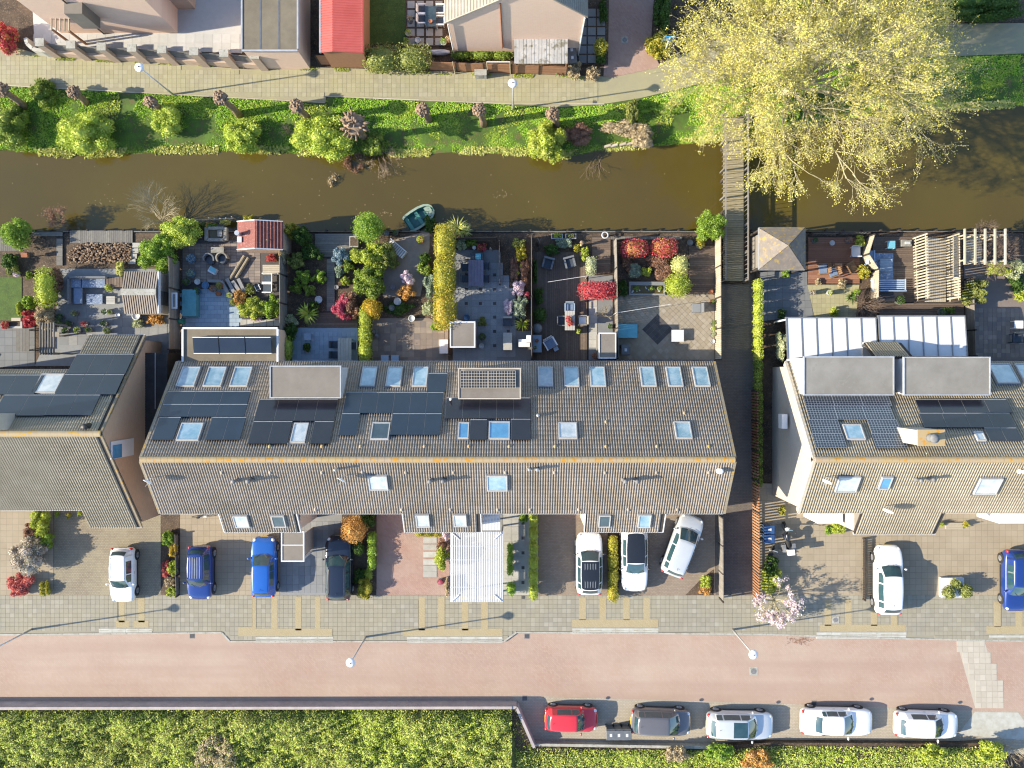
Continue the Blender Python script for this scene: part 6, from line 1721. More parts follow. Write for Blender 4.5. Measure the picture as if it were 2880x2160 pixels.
w_ = W(*Q(1, 3, 1600, 35)); pt = thing('flower_pot', 'dark round pot with purple heather beside the carport', 'pot', (w_.x, w_.y, ZP)); MB().lathe(0, 0, [(.16, 0), (.22, .32), (.24, .33)], 14).build('pot', K['pipe_grey'], pt, lc=1); link('foliage', foliage('foliage', [((0, 0, .36), (.2, .2, .12))], LF('azalea'), .06), pt, True)
hedge('short green hedge inside the white front path, upper piece', *Q(2, 2, -45, 1385), *Q(2, 2, 12, 1650), .8, 'bright', .08)
hedge('short green hedge inside the white front path, pavement piece', *Q(2, 3, -45, 60), *Q(2, 3, 32, 175), .8, 'bright', .08)
hedge('long narrow clipped hedge beside the brown brick drive', *Q(2, 2, 145, 1110), *Q(2, 3, 228, 208), 1.1, 'lime', .075)
hedge('narrow clipped hedge between the two white cars', *Q(2, 2, 832, 1325), *Q(2, 3, 920, 222), 1.1, 'yellow', .075)
F('small shrub at the gutter end of the long narrow hedge', *Q(2, 2, 100, 1150), 16, 16, .9, 'bright', .08)
F('yellow-green shrub in the triangular bed at the slatted fence', *Q(2, 3, 1680, 50), 20, 20, .7, 'lime', .08)
F('dry tan shrub in the triangular bed at the slatted fence', *Q(2, 3, 1670, 120), 22, 16, .5, 'orange', .07)
fence('grey slatted timber fence between the brown drive and the alley', [(2020, 1448), (2022, 1680)], 1.1, 'board_fence', vertical=True, bw=.12, gap=.003, name='slat_fence', z0=ZP, th=.06)
fence('orange-brown vertical slat fence on the alley beside the motorcycle drive', [(2116, 1350), (2117, 1682)], 1.45, 'board_orange', vertical=True, bw=.10, gap=.09, name='slat_fence', z0=ZP, th=.08)
fence('dark reddish slat fence on the alley beside the cream gable', [(2113, 1100), (2114, 1345)], 1.4, 'board_red', vertical=True, bw=.10, gap=.09, name='slat_fence', z0=ZP, th=.08)
hedge('long thin hedge along the alley beside the garden gazebo', 2126, 785, 2146, 1010, 1.6, 'lime', .08)
hedge('long thin hedge along the alley at the cream gable wall', 2127, 1012, 2145, 1370, 1.4, 'shrub', .08)  # darker leaf tone carries the terrace's shade on this stretch of hedge
F('small round pot plant at the cream gable corner', *Q(3, 2, 125, 1095), 14, 15, .8, 'yellow', .08, lumps=3)
F('leafy lime bush under the cream house porch', *Q(3, 2, 620, 1240), 30, 20, .9, 'lime', .09)
F('low green plant between the porch bush and the motorcycle', *Q(3, 2, 525, 1265), 14, 14, .4, 'bright', .08)
F('bright rounded shrub under the pink blossom tree', *Q(3, 3, 30, 30), 34, 40, 1.1, 'lime', .09)
F('dark shrub between the slat fence and the blossom tree', *Q(3, 2, 30, 1570), 26, 30, 1.2, 'dark', .09)
# pink blossom tree
w_ = W(*Q(3, 3, 20, 160)); bt = thing('blossom_tree', 'small pink-white blossom tree arching over the pavement', 'tree', (w_.x, w_.y, ZP)); rng = random.Random(9); mb = MB(); tips = []
mb.tube([(0, 0, -.05), (-.05, -.05, 1.0)], [.07, .05], 7)
for i in range(16):
    a = rng.uniform(0, 6.283); d = Vector((math.cos(a), math.sin(a) * 1.2 - .25, rng.uniform(.35, 1.1))).normalized()
    twiggy(mb, Vector((-.05, -.05, .95)), d, rng.uniform(.55, .85), .03, 3, rng, 3, .5, tips, -.03, 4, .006)
mb.build('trunk', K['bark_pale'], bt, lc=1)
T = np.array([tuple(p) for p, _ in tips]); P = np.repeat(T, 5, 0) + RNG.normal(size=(len(T) * 5, 3)) * .05
V, Fq = quads(P, np.tile([0., 0, 1], (len(P), 1)), .075, .8, RNG, .7); link('crown', np_mesh('crown', V, Fq, LF('blossom')), bt, True)
V, Fq = quads(T + RNG.normal(size=T.shape) * .08, np.tile([0., 0, 1], (len(T), 1)), .07, .5, RNG, .8); link('young_leaves', np_mesh('young_leaves', V, Fq, LF('yellow')), bt, True)
P = np.array([(W(*Q(3, 3, random.gauss(275, 60), random.gauss(555, 18))).x, W(*Q(3, 3, 0, random.gauss(555, 18))).y, .012) for _ in range(160)]); V, Fq = quads(P, np.tile([0., 0, 1], (len(P), 1)), .07, .7, RNG, .1)
tag(link('fallen_leaves', np_mesh('fallen_leaves', V, Fq, LF('plum'))), 'brown fallen leaves blown against the kerb below the blossom tree', 'leaves', kind='stuff')
# planter and fence divider on the eastern drive
fence('thin dark divider fence between the motorcycle drive and the white crossover', [Q(3, 2, 815, 1330), Q(3, 3, 815, 195)], .4, 'dark_timber', vertical=True, bw=.12, gap=.04, name='divider_fence', z0=ZP, th=.04)
w_ = W(*Q(3, 3, 1600, 100)); pl = thing('planter', 'white framed planter box with two evergreen bushes between the white and dark blue cars', 'planter', (w_.x, w_.y, ZP))
MB().boxz(-.25, .1, 0, .35, 1.5, 1.3).build('planter_box', K['white_paint'], pl, lc=1)
for x, y, r in ((-.75, -.1, .42), (.35, .0, .45), (-.3, .5, .3)): link('foliage', foliage('foliage', [((x, y, .75), (r, r, .5)), ((x + .1, y - .1, .6), (r * .8, r * .9, .4))], LF('olive'), .09), pl, True)
# doorstep with plants under the eastern eave
w_ = W(*Q(3, 2, 1600, 1215)); ds = thing('door_step', 'pale slatted door step between two small shrubs under the cream house eave', 'step', (w_.x, w_.y, ZP))
for k in range(4): MB().boxz(0, .12 - k * .11, 0, .16 - .02 * k, 1.15, .1).build('step_board', K['board_pale'], ds, lc=1)
F('small lime shrub at the near side of the slatted door step', *Q(3, 2, 1495, 1215), 10, 10, .6, 'lime', .07, lumps=3); F('small lime shrub at the far side of the slatted door step', *Q(3, 2, 1715, 1215), 12, 10, .6, 'yellow', .07, lumps=3)
# bicycle-like rack under west eave
w_ = W(*Q(0, 2, 1790, 1130)); bk = thing('bicycle', 'bicycle leaning on the front wall under the terrace gutter', 'bicycle', (w_.x, w_.y, ZP), math.radians(4))
for x in (-.5, .5):
    mb = MB(); n = 20
    pts = [(x + .33 * math.cos(2 * math.pi * k / n), 0, .34 + .33 * math.sin(2 * math.pi * k / n)) for k in range(n + 1)]; mb.tube(pts, .02, 5); mb.build('wheel', K['rubber'], bk, lc=1)
MB().tube([(-.5, 0, .34), (-.1, 0, .32), (-.2, 0, .85), (-.5, 0, .34)], .018, 5).tube([(-.1, 0, .32), (.38, 0, .9), (-.18, 0, .78)], .018, 5).tube([(.5, 0, .34), (.36, 0, 1.0)], .016, 5).build('frame', K['galvanised'], bk, lc=1)
MB().tube([(.3, -.28, 1.02), (.38, 0, 1.0), (.3, .28, 1.02)], .014, 5).build('handlebar', K['black_metal'], bk, lc=1); MB().blob((-.22, 0, .92), (.14, .08, .035), 8, 5, 0).build('saddle', K['rubber'], bk, True, True)
# ------------------------------------------------------------------ back gardens: furniture kit
def pot(label, px, py, r, h, m, col=None, z=ZP, name='flower_pot', plant_h=.4):
    w_ = W(px, py, z + h); t = thing(name, label, 'pot', (w_.x, w_.y, z)); R = r / PPM
    MB().lathe(0, 0, [(R * .72, 0), (R * .95, h * .7), (R, h * .93), (R * 1.06, h * .95), (R * 1.06, h), (R * .88, h), (R * .84, h * .9)], 16).build('pot', MATS[m], t, True, True)
    if col: link('foliage', foliage('foliage', [((0, 0, h + plant_h * .3), (R * 1.0, R * 1.0, plant_h * .7))], LF(col), .07, .9, core=False, zmin=h * .9), t, True)
    else: MB().lathe(0, 0, [(R * .85, h * .82), (R * .85, h * .86)], 14).build('soil', K['soil'], t, lc=1)
    return t
def table(label, px, py, sx, sy, m, h=.74, deg=0, z=ZP, name='garden_table', slats=0):
    w_ = W(px, py, z + h); t = thing(name, label, 'table', (w_.x, w_.y, z), math.radians(deg)); X, Y = sx / PPM, sy / PPM
    if slats:
        long_y = Y > X
        for k in range(slats):
            f = -.5 + (k + .5) / slats
            (MB().boxz(f * X, 0, h - .035, h, X / slats - .012, Y) if long_y else MB().boxz(0, f * Y, h - .035, h, X, Y / slats - .012)).build('top_slat', MATS[m], t, lc=1)
    else: MB().boxz(0, 0, h - .035, h, X, Y).build('table_top', MATS[m], t, lc=1)
    for a in (-1, 1):
        MB().boxz(0, a * (Y / 2 - .1), h - .11, h - .036, X - .16, .04).build('apron', MATS[m], t, lc=1)
        for b in (-1, 1): MB().boxz(a * (X / 2 - .07), b * (Y / 2 - .07), 0, h - .036, .06, .06).build('leg', MATS[m], t, lc=1)
    return t
def chair(label, px, py, deg, m, w=.48, seat=.44, back=.86, arms=False, cush=None, z=ZP, name='garden_chair', group=None, slats=0):
    """faces local +y"""
    w_ = W(px, py, z + seat); t = thing(name, label, 'chair', (w_.x, w_.y, z), math.radians(deg), group)
    MB().boxz(0, 0, seat - .04, seat, w, w * .95).build('seat', MATS[m], t, lc=1)
    if slats:
        for k in range(slats): MB().add([(x + (k - (slats - 1) / 2) * w / slats, y, zz) for zz, yo in ((seat, -w * .47), (back, -w * .62)) for x, y in ((-.4 * w / slats, yo - .03), (.4 * w / slats, yo - .03), (.4 * w / slats, yo), (-.4 * w / slats, yo))], BF).build('back_slat', MATS[m], t, lc=1)
    else: MB().add([(x, y, zz) for zz, yo in ((seat, -w * .46), (back, -w * .62)) for x, y in ((-w / 2, yo - .04), (w / 2, yo - .04), (w / 2, yo), (-w / 2, yo))], BF).build('backrest', MATS[m], t, lc=1)
    for a in (-1, 1):
        for b in (-1, 1): MB().boxz(a * (w / 2 - .03), b * (w * .45), 0, seat - .04, .04, .04).build('leg', MATS[m], t, lc=1)
        if arms:
            MB().boxz(a * (w / 2 + .03), 0, seat + .2, seat + .24, .07, w).build('armrest', MATS[m], t, lc=1)
            MB().boxz(a * (w / 2 + .03), w * .42, 0, seat + .2, .05, .05).build('arm_post', MATS[m], t, lc=1)
    if cush: MB().boxz(0, .01, seat, seat + .07, w * .9, w * .86).build('cushion', MATS[cush], t, lc=1)
    return t
def armchair(label, px, py, deg, m, cush, w=.72, z=ZP, group=None, name='armchair'):
    w_ = W(px, py, z + .5); t = thing(name, label, 'armchair', (w_.x, w_.y, z), math.radians(deg), group)
    MB().boxz(0, 0, .06, .36, w, w).build('base', MATS[m], t, lc=1)
    MB().boxz(0, -w / 2 + .06, .36, .78, w, .12).build('backrest', MATS[m], t, lc=1)
    for a in (-1, 1): MB().boxz(a * (w / 2 - .06), .06, .36, .6, .12, w - .12).build('armrest', MATS[m], t, lc=1)
    MB().boxz(0, .05, .36, .46, w - .26, w - .18).build('seat_cushion', MATS[cush], t, lc=1)
    for a in (-1, 1):
        for b in (-1, 1): MB().boxz(a * (w / 2 - .06), b * (w / 2 - .06), 0, .06, .05, .05).build('foot', K['black_metal'], t, lc=1)
    return t
def tub_chair(label, px, py, deg, m, cush, r=.38, z=ZP, group=None):
    w_ = W(px, py, z + .5); t = thing('tub_chair', label, 'armchair', (w_.x, w_.y, z), math.radians(deg), group)
    mb = MB(); n = 14
    for i in range(n + 1):
        a = math.radians(160 + 220 * i / n); hh = .62 + .14 * math.sin(math.pi * i / n)
        for rr, zz in ((r * .78, .3), (r * .78, hh), (r, hh), (r * .95, .05)): mb.v.append((rr * math.cos(a), rr * math.sin(a), zz))
    for i in range(n):
        for k in range(4): mb.f.append((i * 4 + k, i * 4 + (k + 1) % 4, (i + 1) * 4 + (k + 1) % 4, (i + 1) * 4 + k))
    mb.f.append((0, 1, 2, 3)); mb.f.append(tuple(n * 4 + k for k in range(4))[::-1])
    mb.build('wicker_shell', MATS[m], t, lc=1)
    MB().lathe(0, .03, [(r * .78, .05), (r * .8, .34), (r * .72, .42), (r * .4, .43)], 18).build('seat_cushion', MATS[cush], t, True, True)
    return t
def box_thing(name, label, cat, px0, py0, px1, py1, h, parts, z=ZP, deg=0):
    """box-like thing; parts: list of (name, material, x0,x1,y0,y1 fractions, z0,z1)"""
    a, b = W(px0, py1, z + h), W(px1, py0, z + h)
    t = thing(name, label, cat, ((a.x + b.x) / 2, (a.y + b.y) / 2, z), math.radians(deg)); sx, sy = b.x - a.x, b.y - a.y
    for nm, m, x0, x1, y0, y1, z0, z1 in parts:
        MB().boxz((x0 + x1 - 1) / 2 * sx, (y0 + y1 - 1) / 2 * sy, z0, z1, (x1 - x0) * sx, (y1 - y0) * sy).build(nm, MATS[m], t, lc=1)
    return t
def flat_shed(label, px0, py0, px1, py1, h, wall='white_paint', top='bitumen_light', name='garden_shed'):
    return box_thing(name, label, 'shed', px0, py0, px1, py1, h, [('wall', wall, .03, .97, .03, .97, 0, h - .1), ('flat_roof', top, .04, .96, .04, .96, h - .1, h - .02), ('roof_edge', 'white_paint', 0, .05, 0, 1, h - .15, h + .03), ('roof_edge', 'white_paint', .95, 1, 0, 1, h - .15, h + .03), ('roof_edge', 'white_paint', .05, .95, 0, .05, h - .15, h + .028), ('roof_edge', 'white_paint', .05, .95, .95, 1, h - .15, h + .028), ('shed_door', 'board_grey', .3, .6, .005, .03, .05, 2.0)])
q = lambda c, x, y: Q(c, 1, x, y)
GS = slab('garden_soil', [(-600, 656), (2012, 656), (2012, 1022), (-600, 1022)], ZP - .03, K['soil'], .06)
GS2 = slab('garden_soil', [(2127, 656), (3600, 656), (3600, 1100), (2127, 1100)], ZP - .03, K['soil'], .06)
def quay(x0, x1, m='board_grey', label=None):
    """timber revetment at the water"""
    a, b = W(x0, SOUTH_EDGE - 3), W(x1, SOUTH_EDGE - 3); t = thing('quay_boards', label, 'revetment', (a.x, a.y, -.6))
    n = max(1, round((b.x - a.x) / 1.2))
    for k in range(n):
        xx = a.x + (b.x - a.x) * (k + .5) / n; MB().boxz(xx, a.y, -1.2, .1, (b.x - a.x) / n - .02, .07).build('board', MATS[m], t)
        MB().boxz(xx - (b.x - a.x) / n / 2 + .06, a.y + .08, -1.2, .2, .1, .1).build('post', K['dark_timber'], t)
    return t
quay(-60, 500, label='grey plank revetment along the water at the western gardens'); quay(500, 1280, 'board_brown', label='brown plank revetment along the water behind the red shed and rowing boat'); quay(1281, 2010, label='grey plank revetment along the water up to the footbridge'); quay(2110, 2940, 'board_brown', label='brown plank revetment along the water beyond the footbridge')

# ---- garden at the western edge
slab('lawn', [(-60, 778), A(270, 790), A(270, 1330), (-60, 900)], ZP, K['lawn'], .05)
g0 = slab('patio', [(-60, 905), A(430, 1400), A(430, 1900), (-60, 1035)], ZP, K['patio_grey'], .05)
deck('jetty', [(-60, 655), A(270, 250), A(270, 470), (-60, 706)], ZP + .02, K['board_grey'], .14, 'y')
shrub('bright green young tree bush at the water in the westernmost garden', *A(200, 250), 46, 46, 2.2, 'bright', .10, lumps=9, dens=.7, core=False)
shrub('dark shrubbery beside the lawn in the westernmost garden', *A(120, 590), 26, 22, .8, 'dark', .09); shrub('mixed green low planting above the lawn', *A(150, 700), 28, 18, .6, 'olive', .08); shrub('white flowered clump above the lawn', *A(200, 755), 14, 9, .4, 'blossom', .06)
shrub('small green bush at the lawn corner', *A(360, 770), 11, 12, .6, 'shrub', .07)
hedge('tall yellow-green hedge screen between lawn and lounge garden', *A(425, 670), *A(640, 1170), 1.9, 'lime', .085)
shrub('brown twiggy climber at the lounge side of the tall hedge screen', *A(690, 840), 14, 36, 1.5, 'plum', .07); shrub('tan climber over the end of the tall hedge screen', *A(560, 1280), 30, 40, 1.8, 'tan', .075)
shrub('fresh green bush beside the lawn near the red maple', *A(350, 1110), 18, 20, 1.0, 'bright', .08); shrub('crimson red maple bush beside the bench', *A(365, 1310), 21, 27, 1.1, 'red', .08); shrub('yellow-green bush at the lawn edge', *A(240, 1190), 10, 22, .6, 'lime', .07)
box_thing('garden_bench', 'short pale wooden bench at the end of the lawn', 'bench', *A(140, 1295), *A(255, 1345), .45, [('seat', 'board_pale', 0, 1, .1, .9, .40, .45), ('leg', 'board_pale', .05, .12, .15, .85, 0, .4), ('leg', 'board_pale', .88, .95, .15, .85, 0, .4)])
box_thing('raised_bed', 'pale stone edged raised bed with pink flowers below the bench', 'planter', *A(60, 1345), *A(275, 1430), .35, [('stone_edge', 'slab_pale', 0, 1, 0, .3, 0, .35), ('stone_edge', 'slab_pale', 0, .12, .3, 1, 0, .35), ('stone_edge', 'slab_pale', .88, 1, .3, 1, 0, .35), ('bed_soil', 'soil', .12, .88, .3, 1, 0, .28)])
shrub('pink and green flowers in the stone edged raised bed', *A(60, 1390), 14, 12, .5, 'photinia', .06, z0=.3)
table('long weathered wooden table on the western patio', *A(280, 1580), 37, 62, 'board_grey', slats=4)
box_thing('terracotta_house', 'little terracotta roofed bird house among dark shrubs', 'bird house', *A(255, 490), *A(335, 545), .9, [('house_box', 'teak', .15, .85, .1, .9, .5, .75), ('roof_slope', 'terracotta', 0, 1, 0, .5, .75, .86), ('roof_slope', 'terracotta', 0, 1, .5, 1, .75, .9), ('post', 'dark_timber', .45, .55, .4, .6, 0, .5)])
# pergola slats beside the tall hedge
pg = thing('pergola', 'weathered grey slat pergola beside the round wall parasol', 'pergola', W(*A(620, 1560)))
for k in range(6):
    p_, q_ = W(*A(500 + k * 34, 1360), 2.2), W(*A(500 + k * 34, 1760), 2.2); MB().beam((p_.x, p_.y, 2.2), (q_.x, q_.y, 2.2), .07, .12).build('rafter', K['board_grey'], pg)
for x, y in ((500, 1380), (680, 1380), (500, 1740), (680, 1740)): p_ = W(*A(x, y), 2.1); MB().boxz(p_.x, p_.y, 0, 2.14, .1, .1).build('post', K['board_grey'], pg)
for y in (1380, 1740): p_, q_ = W(*A(490, y), 2.1), W(*A(690, y), 2.1); MB().beam((p_.x, p_.y, 2.1), (q_.x, q_.y, 2.1), .06, .1).build('crossbeam', K['board_grey'], pg)
table('round straw coloured bistro table beside the grey pergola', *A(693, 1505), 20, 14, 'wicker_beige', name='bistro_table')
# ---- lounge garden
deck('boardwalk', [A(870, 215), A(1660, 215), A(1660, 370), A(870, 370)], ZP + .03, K['board_grey'], .14, 'y')
deck('boardwalk', [A(400, 225), A(780, 225), A(780, 285), A(400, 285)], ZP + .03, K['board_grey'], .14, 'x')
deck('garden_steps', [A(705, 290), A(780, 290), A(780, 650), A(705, 650)], ZP + .05, K['board_grey'], .3, 'x')
mb = MB(); rr = random.Random(2)
for i in range(620):
    x, y = rr.uniform(860, 1650), rr.uniform(375, 625)
    if (x - 860) < (500 - y) * 1.2: continue
    p_ = W(*A(x, y)); mb.blob((p_.x, p_.y, ZP + rr.uniform(.02, .14)), (rr.uniform(.05, .1), rr.uniform(.04, .08), rr.uniform(.04, .07)), 6, 4, .15)
tag(mb.build('rubble', K['rubble_stone']), 'heap of brown rounded stones behind the boardwalk', 'stones', kind='stuff')
g1 = slab('patio', [A(740, 690), A(2100, 690), A(2100, 1900), A(430, 1900), A(690, 1330)], ZP, K['slab_grey'], .05)
pave(g1, [A(740, 1160), A(2090, 1160), A(2090, 1640), A(740, 1640)], .6, .6, K['slab_grey'], ZP, 'patio_slab')
for i in range(4): p_ = W(*A(1705 - i * 18, 400 + i * 68)); MB().box(p_.x, p_.y, ZP + .03, .5, .32, .06).build('stepping_stone', K['slab_pale'], g1)
shrub('loose yellow-green shrub beside the board fence of the lounge garden', *A(1960, 500), 58, 56, 1.9, 'bright', .09, lumps=9)
shrub('sprawling pale shrub over the boardwalk end at the canal', *Q(0, 1, 1560, 350), 62, 48, 1.8, 'willow', .09, lumps=8)
brush('bare straw coloured branches leaning out over the canal', *Q(0, 1, 1370, 230), 60, 1.5, K['twig_pale'], 26, 3, lean=(-.3, .9, 0))
brush('small brown bare shrub at the quay of the western gardens', *Q(0, 1, 500, 250), 24, 1.0, K['twig_purple'], 12, 3, lean=(0, .3, 0), leafcol='plum', leaf=.07, nl=2)
shrub('tan ornamental grass between stone heap and shed', *A(1490, 690), 14, 22, .7, 'reed', .12, aspect=.25)
# sofa set
sofa = thing('corner_sofa', 'grey blue cushioned corner sofa in the lounge garden', 'sofa', W(*A(1000, 950)))
def sb(nm, m, x0, y0, x1, y1, z0, z1): a, b = W(*A(x0, y1), ZP + z1), W(*A(x1, y0), ZP + z1); MB().boxz((a.x + b.x) / 2, (a.y + b.y) / 2, ZP + z0, ZP + z1, b.x - a.x - .02, b.y - a.y - .02).build(nm, m, sofa)
mat('cushion_speckle', ph('98a6b8'), ph('6c7c92'), 14, c3=ph('c4ccd4'), s3=9)
sb('sofa_base', K['wicker_grey'], 835, 785, 1310, 925, 0, .3); sb('sofa_base', K['wicker_grey'], 835, 930, 1020, 1130, 0, .3)
sb('seat_cushion', K['cushion_speckle'], 1015, 815, 1305, 925, .3, .45); sb('seat_cushion', K['cushion_blue'], 915, 930, 1020, 1125, .3, .45); sb('seat_cushion', K['cushion_speckle'], 860, 815, 1005, 925, .3, .46)
sb('backrest', K['wicker_grey'], 855, 780, 1310, 810, .3, .75); sb('backrest', K['wicker_grey'], 835, 812, 855, 1130, .3, .75)
for i in range(6): p_ = W(*A(850 + (i % 3) * 220, 800 + (i // 3) * 300)); MB().boxz(p_.x, p_.y, 0, .08, .05, .05).build('foot', K['black_metal'], sofa)
table('low lounge table with speckled cushion top before the corner sofa', *A(1175, 1070), 44, 28, 'cushion_speckle', .42, name='lounge_table'); table('small pale slatted side table beside the lounge table', *A(1375, 1080), 24, 22, 'slab_pale', .4, name='side_table', slats=4)
box_thing('storage_bench', 'brown slatted storage bench between corner sofa and shed', 'bench', *A(1310, 790), *A(1520, 915), .5, [('bench_body', 'board_brown', 0, 1, 0, 1, 0, .42)] + [('lid_slat', 'board_brown', i / 6 + .01, (i + 1) / 6 - .01, 0, 1, .425, .47) for i in range(6)])
shrub('lime green pot ball beside the storage bench', *A(1358, 925), 10, 10, .7, 'lime', .06, lumps=1); pot('white patterned plant pot beside the paved strip', *A(1310, 1225), 8, .3, 'pot_white', 'dark'); pot('small bluish pot next to the white patterned pot', *A(1375, 1235), 6, .25, 'pot_grey', 'shrub'); pot('pale saucer pot near the shed corner', *A(1465, 1265), 6, .2, 'pot_white')
for i, (x, y, c_) in enumerate(((935, 1245, 'olive'), (760, 1290, 'dark'), (750, 1370, 'shrub'), (865, 1370, 'dark'), (1060, 1370, 'coral'), (1300, 1370, 'dark'), (970, 1450, 'shrub'), (820, 1460, 'dark'), (1340, 1465, 'lime'), (1110, 1450, 'dark'))):
    pot(('pot with olive grass behind the lounge set', 'dark pot plant at the climber foot', 'pot plant beside the grey pergola', 'dark pot plant along the lounge patio', 'pot of red flowers on the lounge patio', 'pot with a small round bush near the lounge patio centre', 'tiny green pot by the roof gutter', 'tiny dark pot beside the bistro table', 'small lime pot plant casting a long shadow', 'tiny dark trough plant by the roof gutter')[i], *A(x, y), 8, .3, 'pot_grey', c_)
# corrugated roof shed
zt = 2.3; a, b = W(*A(1525, 1245), zt), W(*A(1960, 720), zt)
sh = thing('corrugated_shed', 'garden shed with striped corrugated roof and pale flat ridge band', 'shed', ((a.x + b.x) / 2, (a.y + b.y) / 2, ZP))
MB().boxz((a.x + b.x) / 2, (a.y + b.y) / 2, 0, zt - .25, b.x - a.x - .1, b.y - a.y - .12).build('wall', K['cream_wall'], sh)
ym = (a.y + b.y) / 2
for y0, y1 in ((a.y, ym), (b.y, ym)):
    MB().add([(a.x, y0, zt - .3), (b.x, y0, zt - .3), (b.x, y1, zt + .1), (a.x, y1, zt + .1), (a.x, y0, zt - .24), (b.x, y0, zt - .24), (b.x, y1, zt + .16), (a.x, y1, zt + .16)], BF).build('roof', K['slab_dark'], sh)
    for k in range(15):
        xx = a.x + (b.x - a.x) * (k + .5) / 15; MB().beam((xx, y0, zt - .20), (xx, y1, zt + .20), (b.x - a.x) / 15 * .52, .06).build('roof_rib', K['roof_tile'], sh)
MB().boxz((a.x + b.x) / 2, ym, zt + .17, zt + .26, b.x - a.x, .42).build('ridge_cap', K['concrete'], sh)
MB().boxz(b.x + .02, ym, zt - .35, zt - .05, .06, b.y - a.y).build('barge_board', K['white_paint'], sh); MB().boxz(b.x - .06, ym - .3, .05, 2.0, .06, .9).build('shed_door', K['board_grey'], sh)
pot('round pale table lamp globe below the striped shed roof', *A(1690, 1275), 11, .5, 'pot_white', name='globe_planter'); shrub('cluster of potted flowers below the striped shed', *A(1720, 1370), 22, 14, .5, 'variegated', .07); shrub('rusty orange fern bed below the striped shed', *A(1930, 1320), 30, 18, .5, 'orange', .08)
fence('tall grey board fence between the lounge garden and the red shed garden', [(507, 733), (508, 985)], 1.8, 'board_fence', z0=ZP)
box_thing('wall_trellis', 'white fretwork panel hung on the tall grey board fence', 'panel', *A(2130, 985), *A(2200, 1185), 1.4, [('panel_frame', 'white_paint', 0, 1, 0, 1, 1.3, 1.36), ('panel_bar', 'pipe_grey', .3, .7, .1, .9, 1.36, 1.38)])
# ---- red shed garden
g2 = slab('patio', [B(140, 330), B(1380, 330), B(1380, 1430), B(140, 1430)], ZP, K['slab_dark'], .05)
pave(g2, [B(150, 340), B(1120, 340), B(1120, 860), B(150, 860)], .4, .2, K['slab_brown'], ZP, 'brick_slab', limit=300)
pave(g2, [B(150, 905), B(860, 905), B(860, 1410), B(150, 1410)], .42, .28, K['slab_blue'], ZP, 'patio_slab', stagger=True)
zt = 2.4; a, b = W(*B(815, 440), zt), W(*B(1385, 100), zt); xm = W(*B(1070, 270), zt).x
rs2 = thing('brick_red_shed', 'waterside shed with rusty red two slope roof, one side ribbed', 'shed', ((a.x + b.x) / 2, (a.y + b.y) / 2, ZP))
MB().boxz((a.x + b.x) / 2, (a.y + b.y) / 2, -.1, zt - .35, b.x - a.x - .12, b.y - a.y - .12).build('wall', K['brick_brown'], rs2)
for x0, x1, z0_, z1_ in ((a.x, xm, zt - .3, zt + .25), (b.x, xm, zt - .3, zt + .25)): MB().add([(x0, a.y, z0_), (x1, a.y, z1_), (x1, b.y, z1_), (x0, b.y, z0_), (x0, a.y, z0_ + .07), (x1, a.y, z1_ + .07), (x1, b.y, z1_ + .07), (x0, b.y, z0_ + .07)], BF).build('roof', K['shed_red'], rs2)
for k in range(8):
    f = (k + .5) / 8; xx = xm + (b.x - xm) * f; zz = zt + .25 + (-.55) * f + .1; MB().boxz(xx, (a.y + b.y) / 2, zz - .03, zz + .03, .06, b.y - a.y).build('roof_rib', K['shed_red'], rs2)
for yy in (a.y - .03, b.y + .03): 
    for x0, x1, s_ in ((a.x, xm, 1), (b.x, xm, 1)): MB().beam((x0, yy, zt - .22), (x1, yy, zt + .33), .06, .12).build('barge_board', K['white_paint'], rs2)
p_ = W(*B(855, 258), zt); MB().lathe(p_.x, p_.y, [(.12, zt - .1), (.12, zt + .4), (.16, zt + .42), (.16, zt + .5)], 12).build('stove_pipe', K['galvanised'], rs2); p_ = W(*B(855, 325), zt); MB().boxz(p_.x, p_.y, zt - .2, zt + .02, .28, .36).build('roof_hatch', K['white_paint'], rs2)
w_ = W(*B(590, 270)); st_ = thing('stone_basin', 'square rough stone pond basin beside the red shed', 'basin', (w_.x, w_.y, ZP))
for cx, cy, sx, sy in ((-.62, 0, .22, .86), (.62, 0, .22, .86), (0, .38, 1.06, .2), (0, -.38, 1.06, .2)): MB().boxz(cx, cy, 0, .4, sx, sy).build('basin_wall', K['stone'], st_, lc=1)
MB().boxz(0, 0, .02, .25, 1.02, .56).build('basin_water', K['water'], st_, lc=1); MB().boxz(.3, .02, .25, .45, .3, .4).build('stone_block', K['stone'], st_, lc=1)
tub_chair('beige wicker tub chair beside the stone basin, nearer the board fence', *B(478, 570), 180, 'wicker_grey', 'cushion_dark', group='tub chairs by the stone basin'); tub_chair('beige wicker tub chair beside the stone basin, nearer the logs', *B(640, 560), 200, 'wicker_beige', 'cushion_dark', group='tub chairs by the stone basin')
table('low stone slab table between basin and tub chairs', *B(580, 455), 36, 16, 'stone', .4, name='stone_table')
box_thing('cool_box', 'white and blue cool box on the brown paving', 'box', *B(465, 670), *B(560, 745), .4, [('box_body', 'cloth_white', 0, 1, 0, 1, 0, .34), ('box_lid', 'blue_cover', .1, .95, .3, .95, .34, .4)], deg=-30)
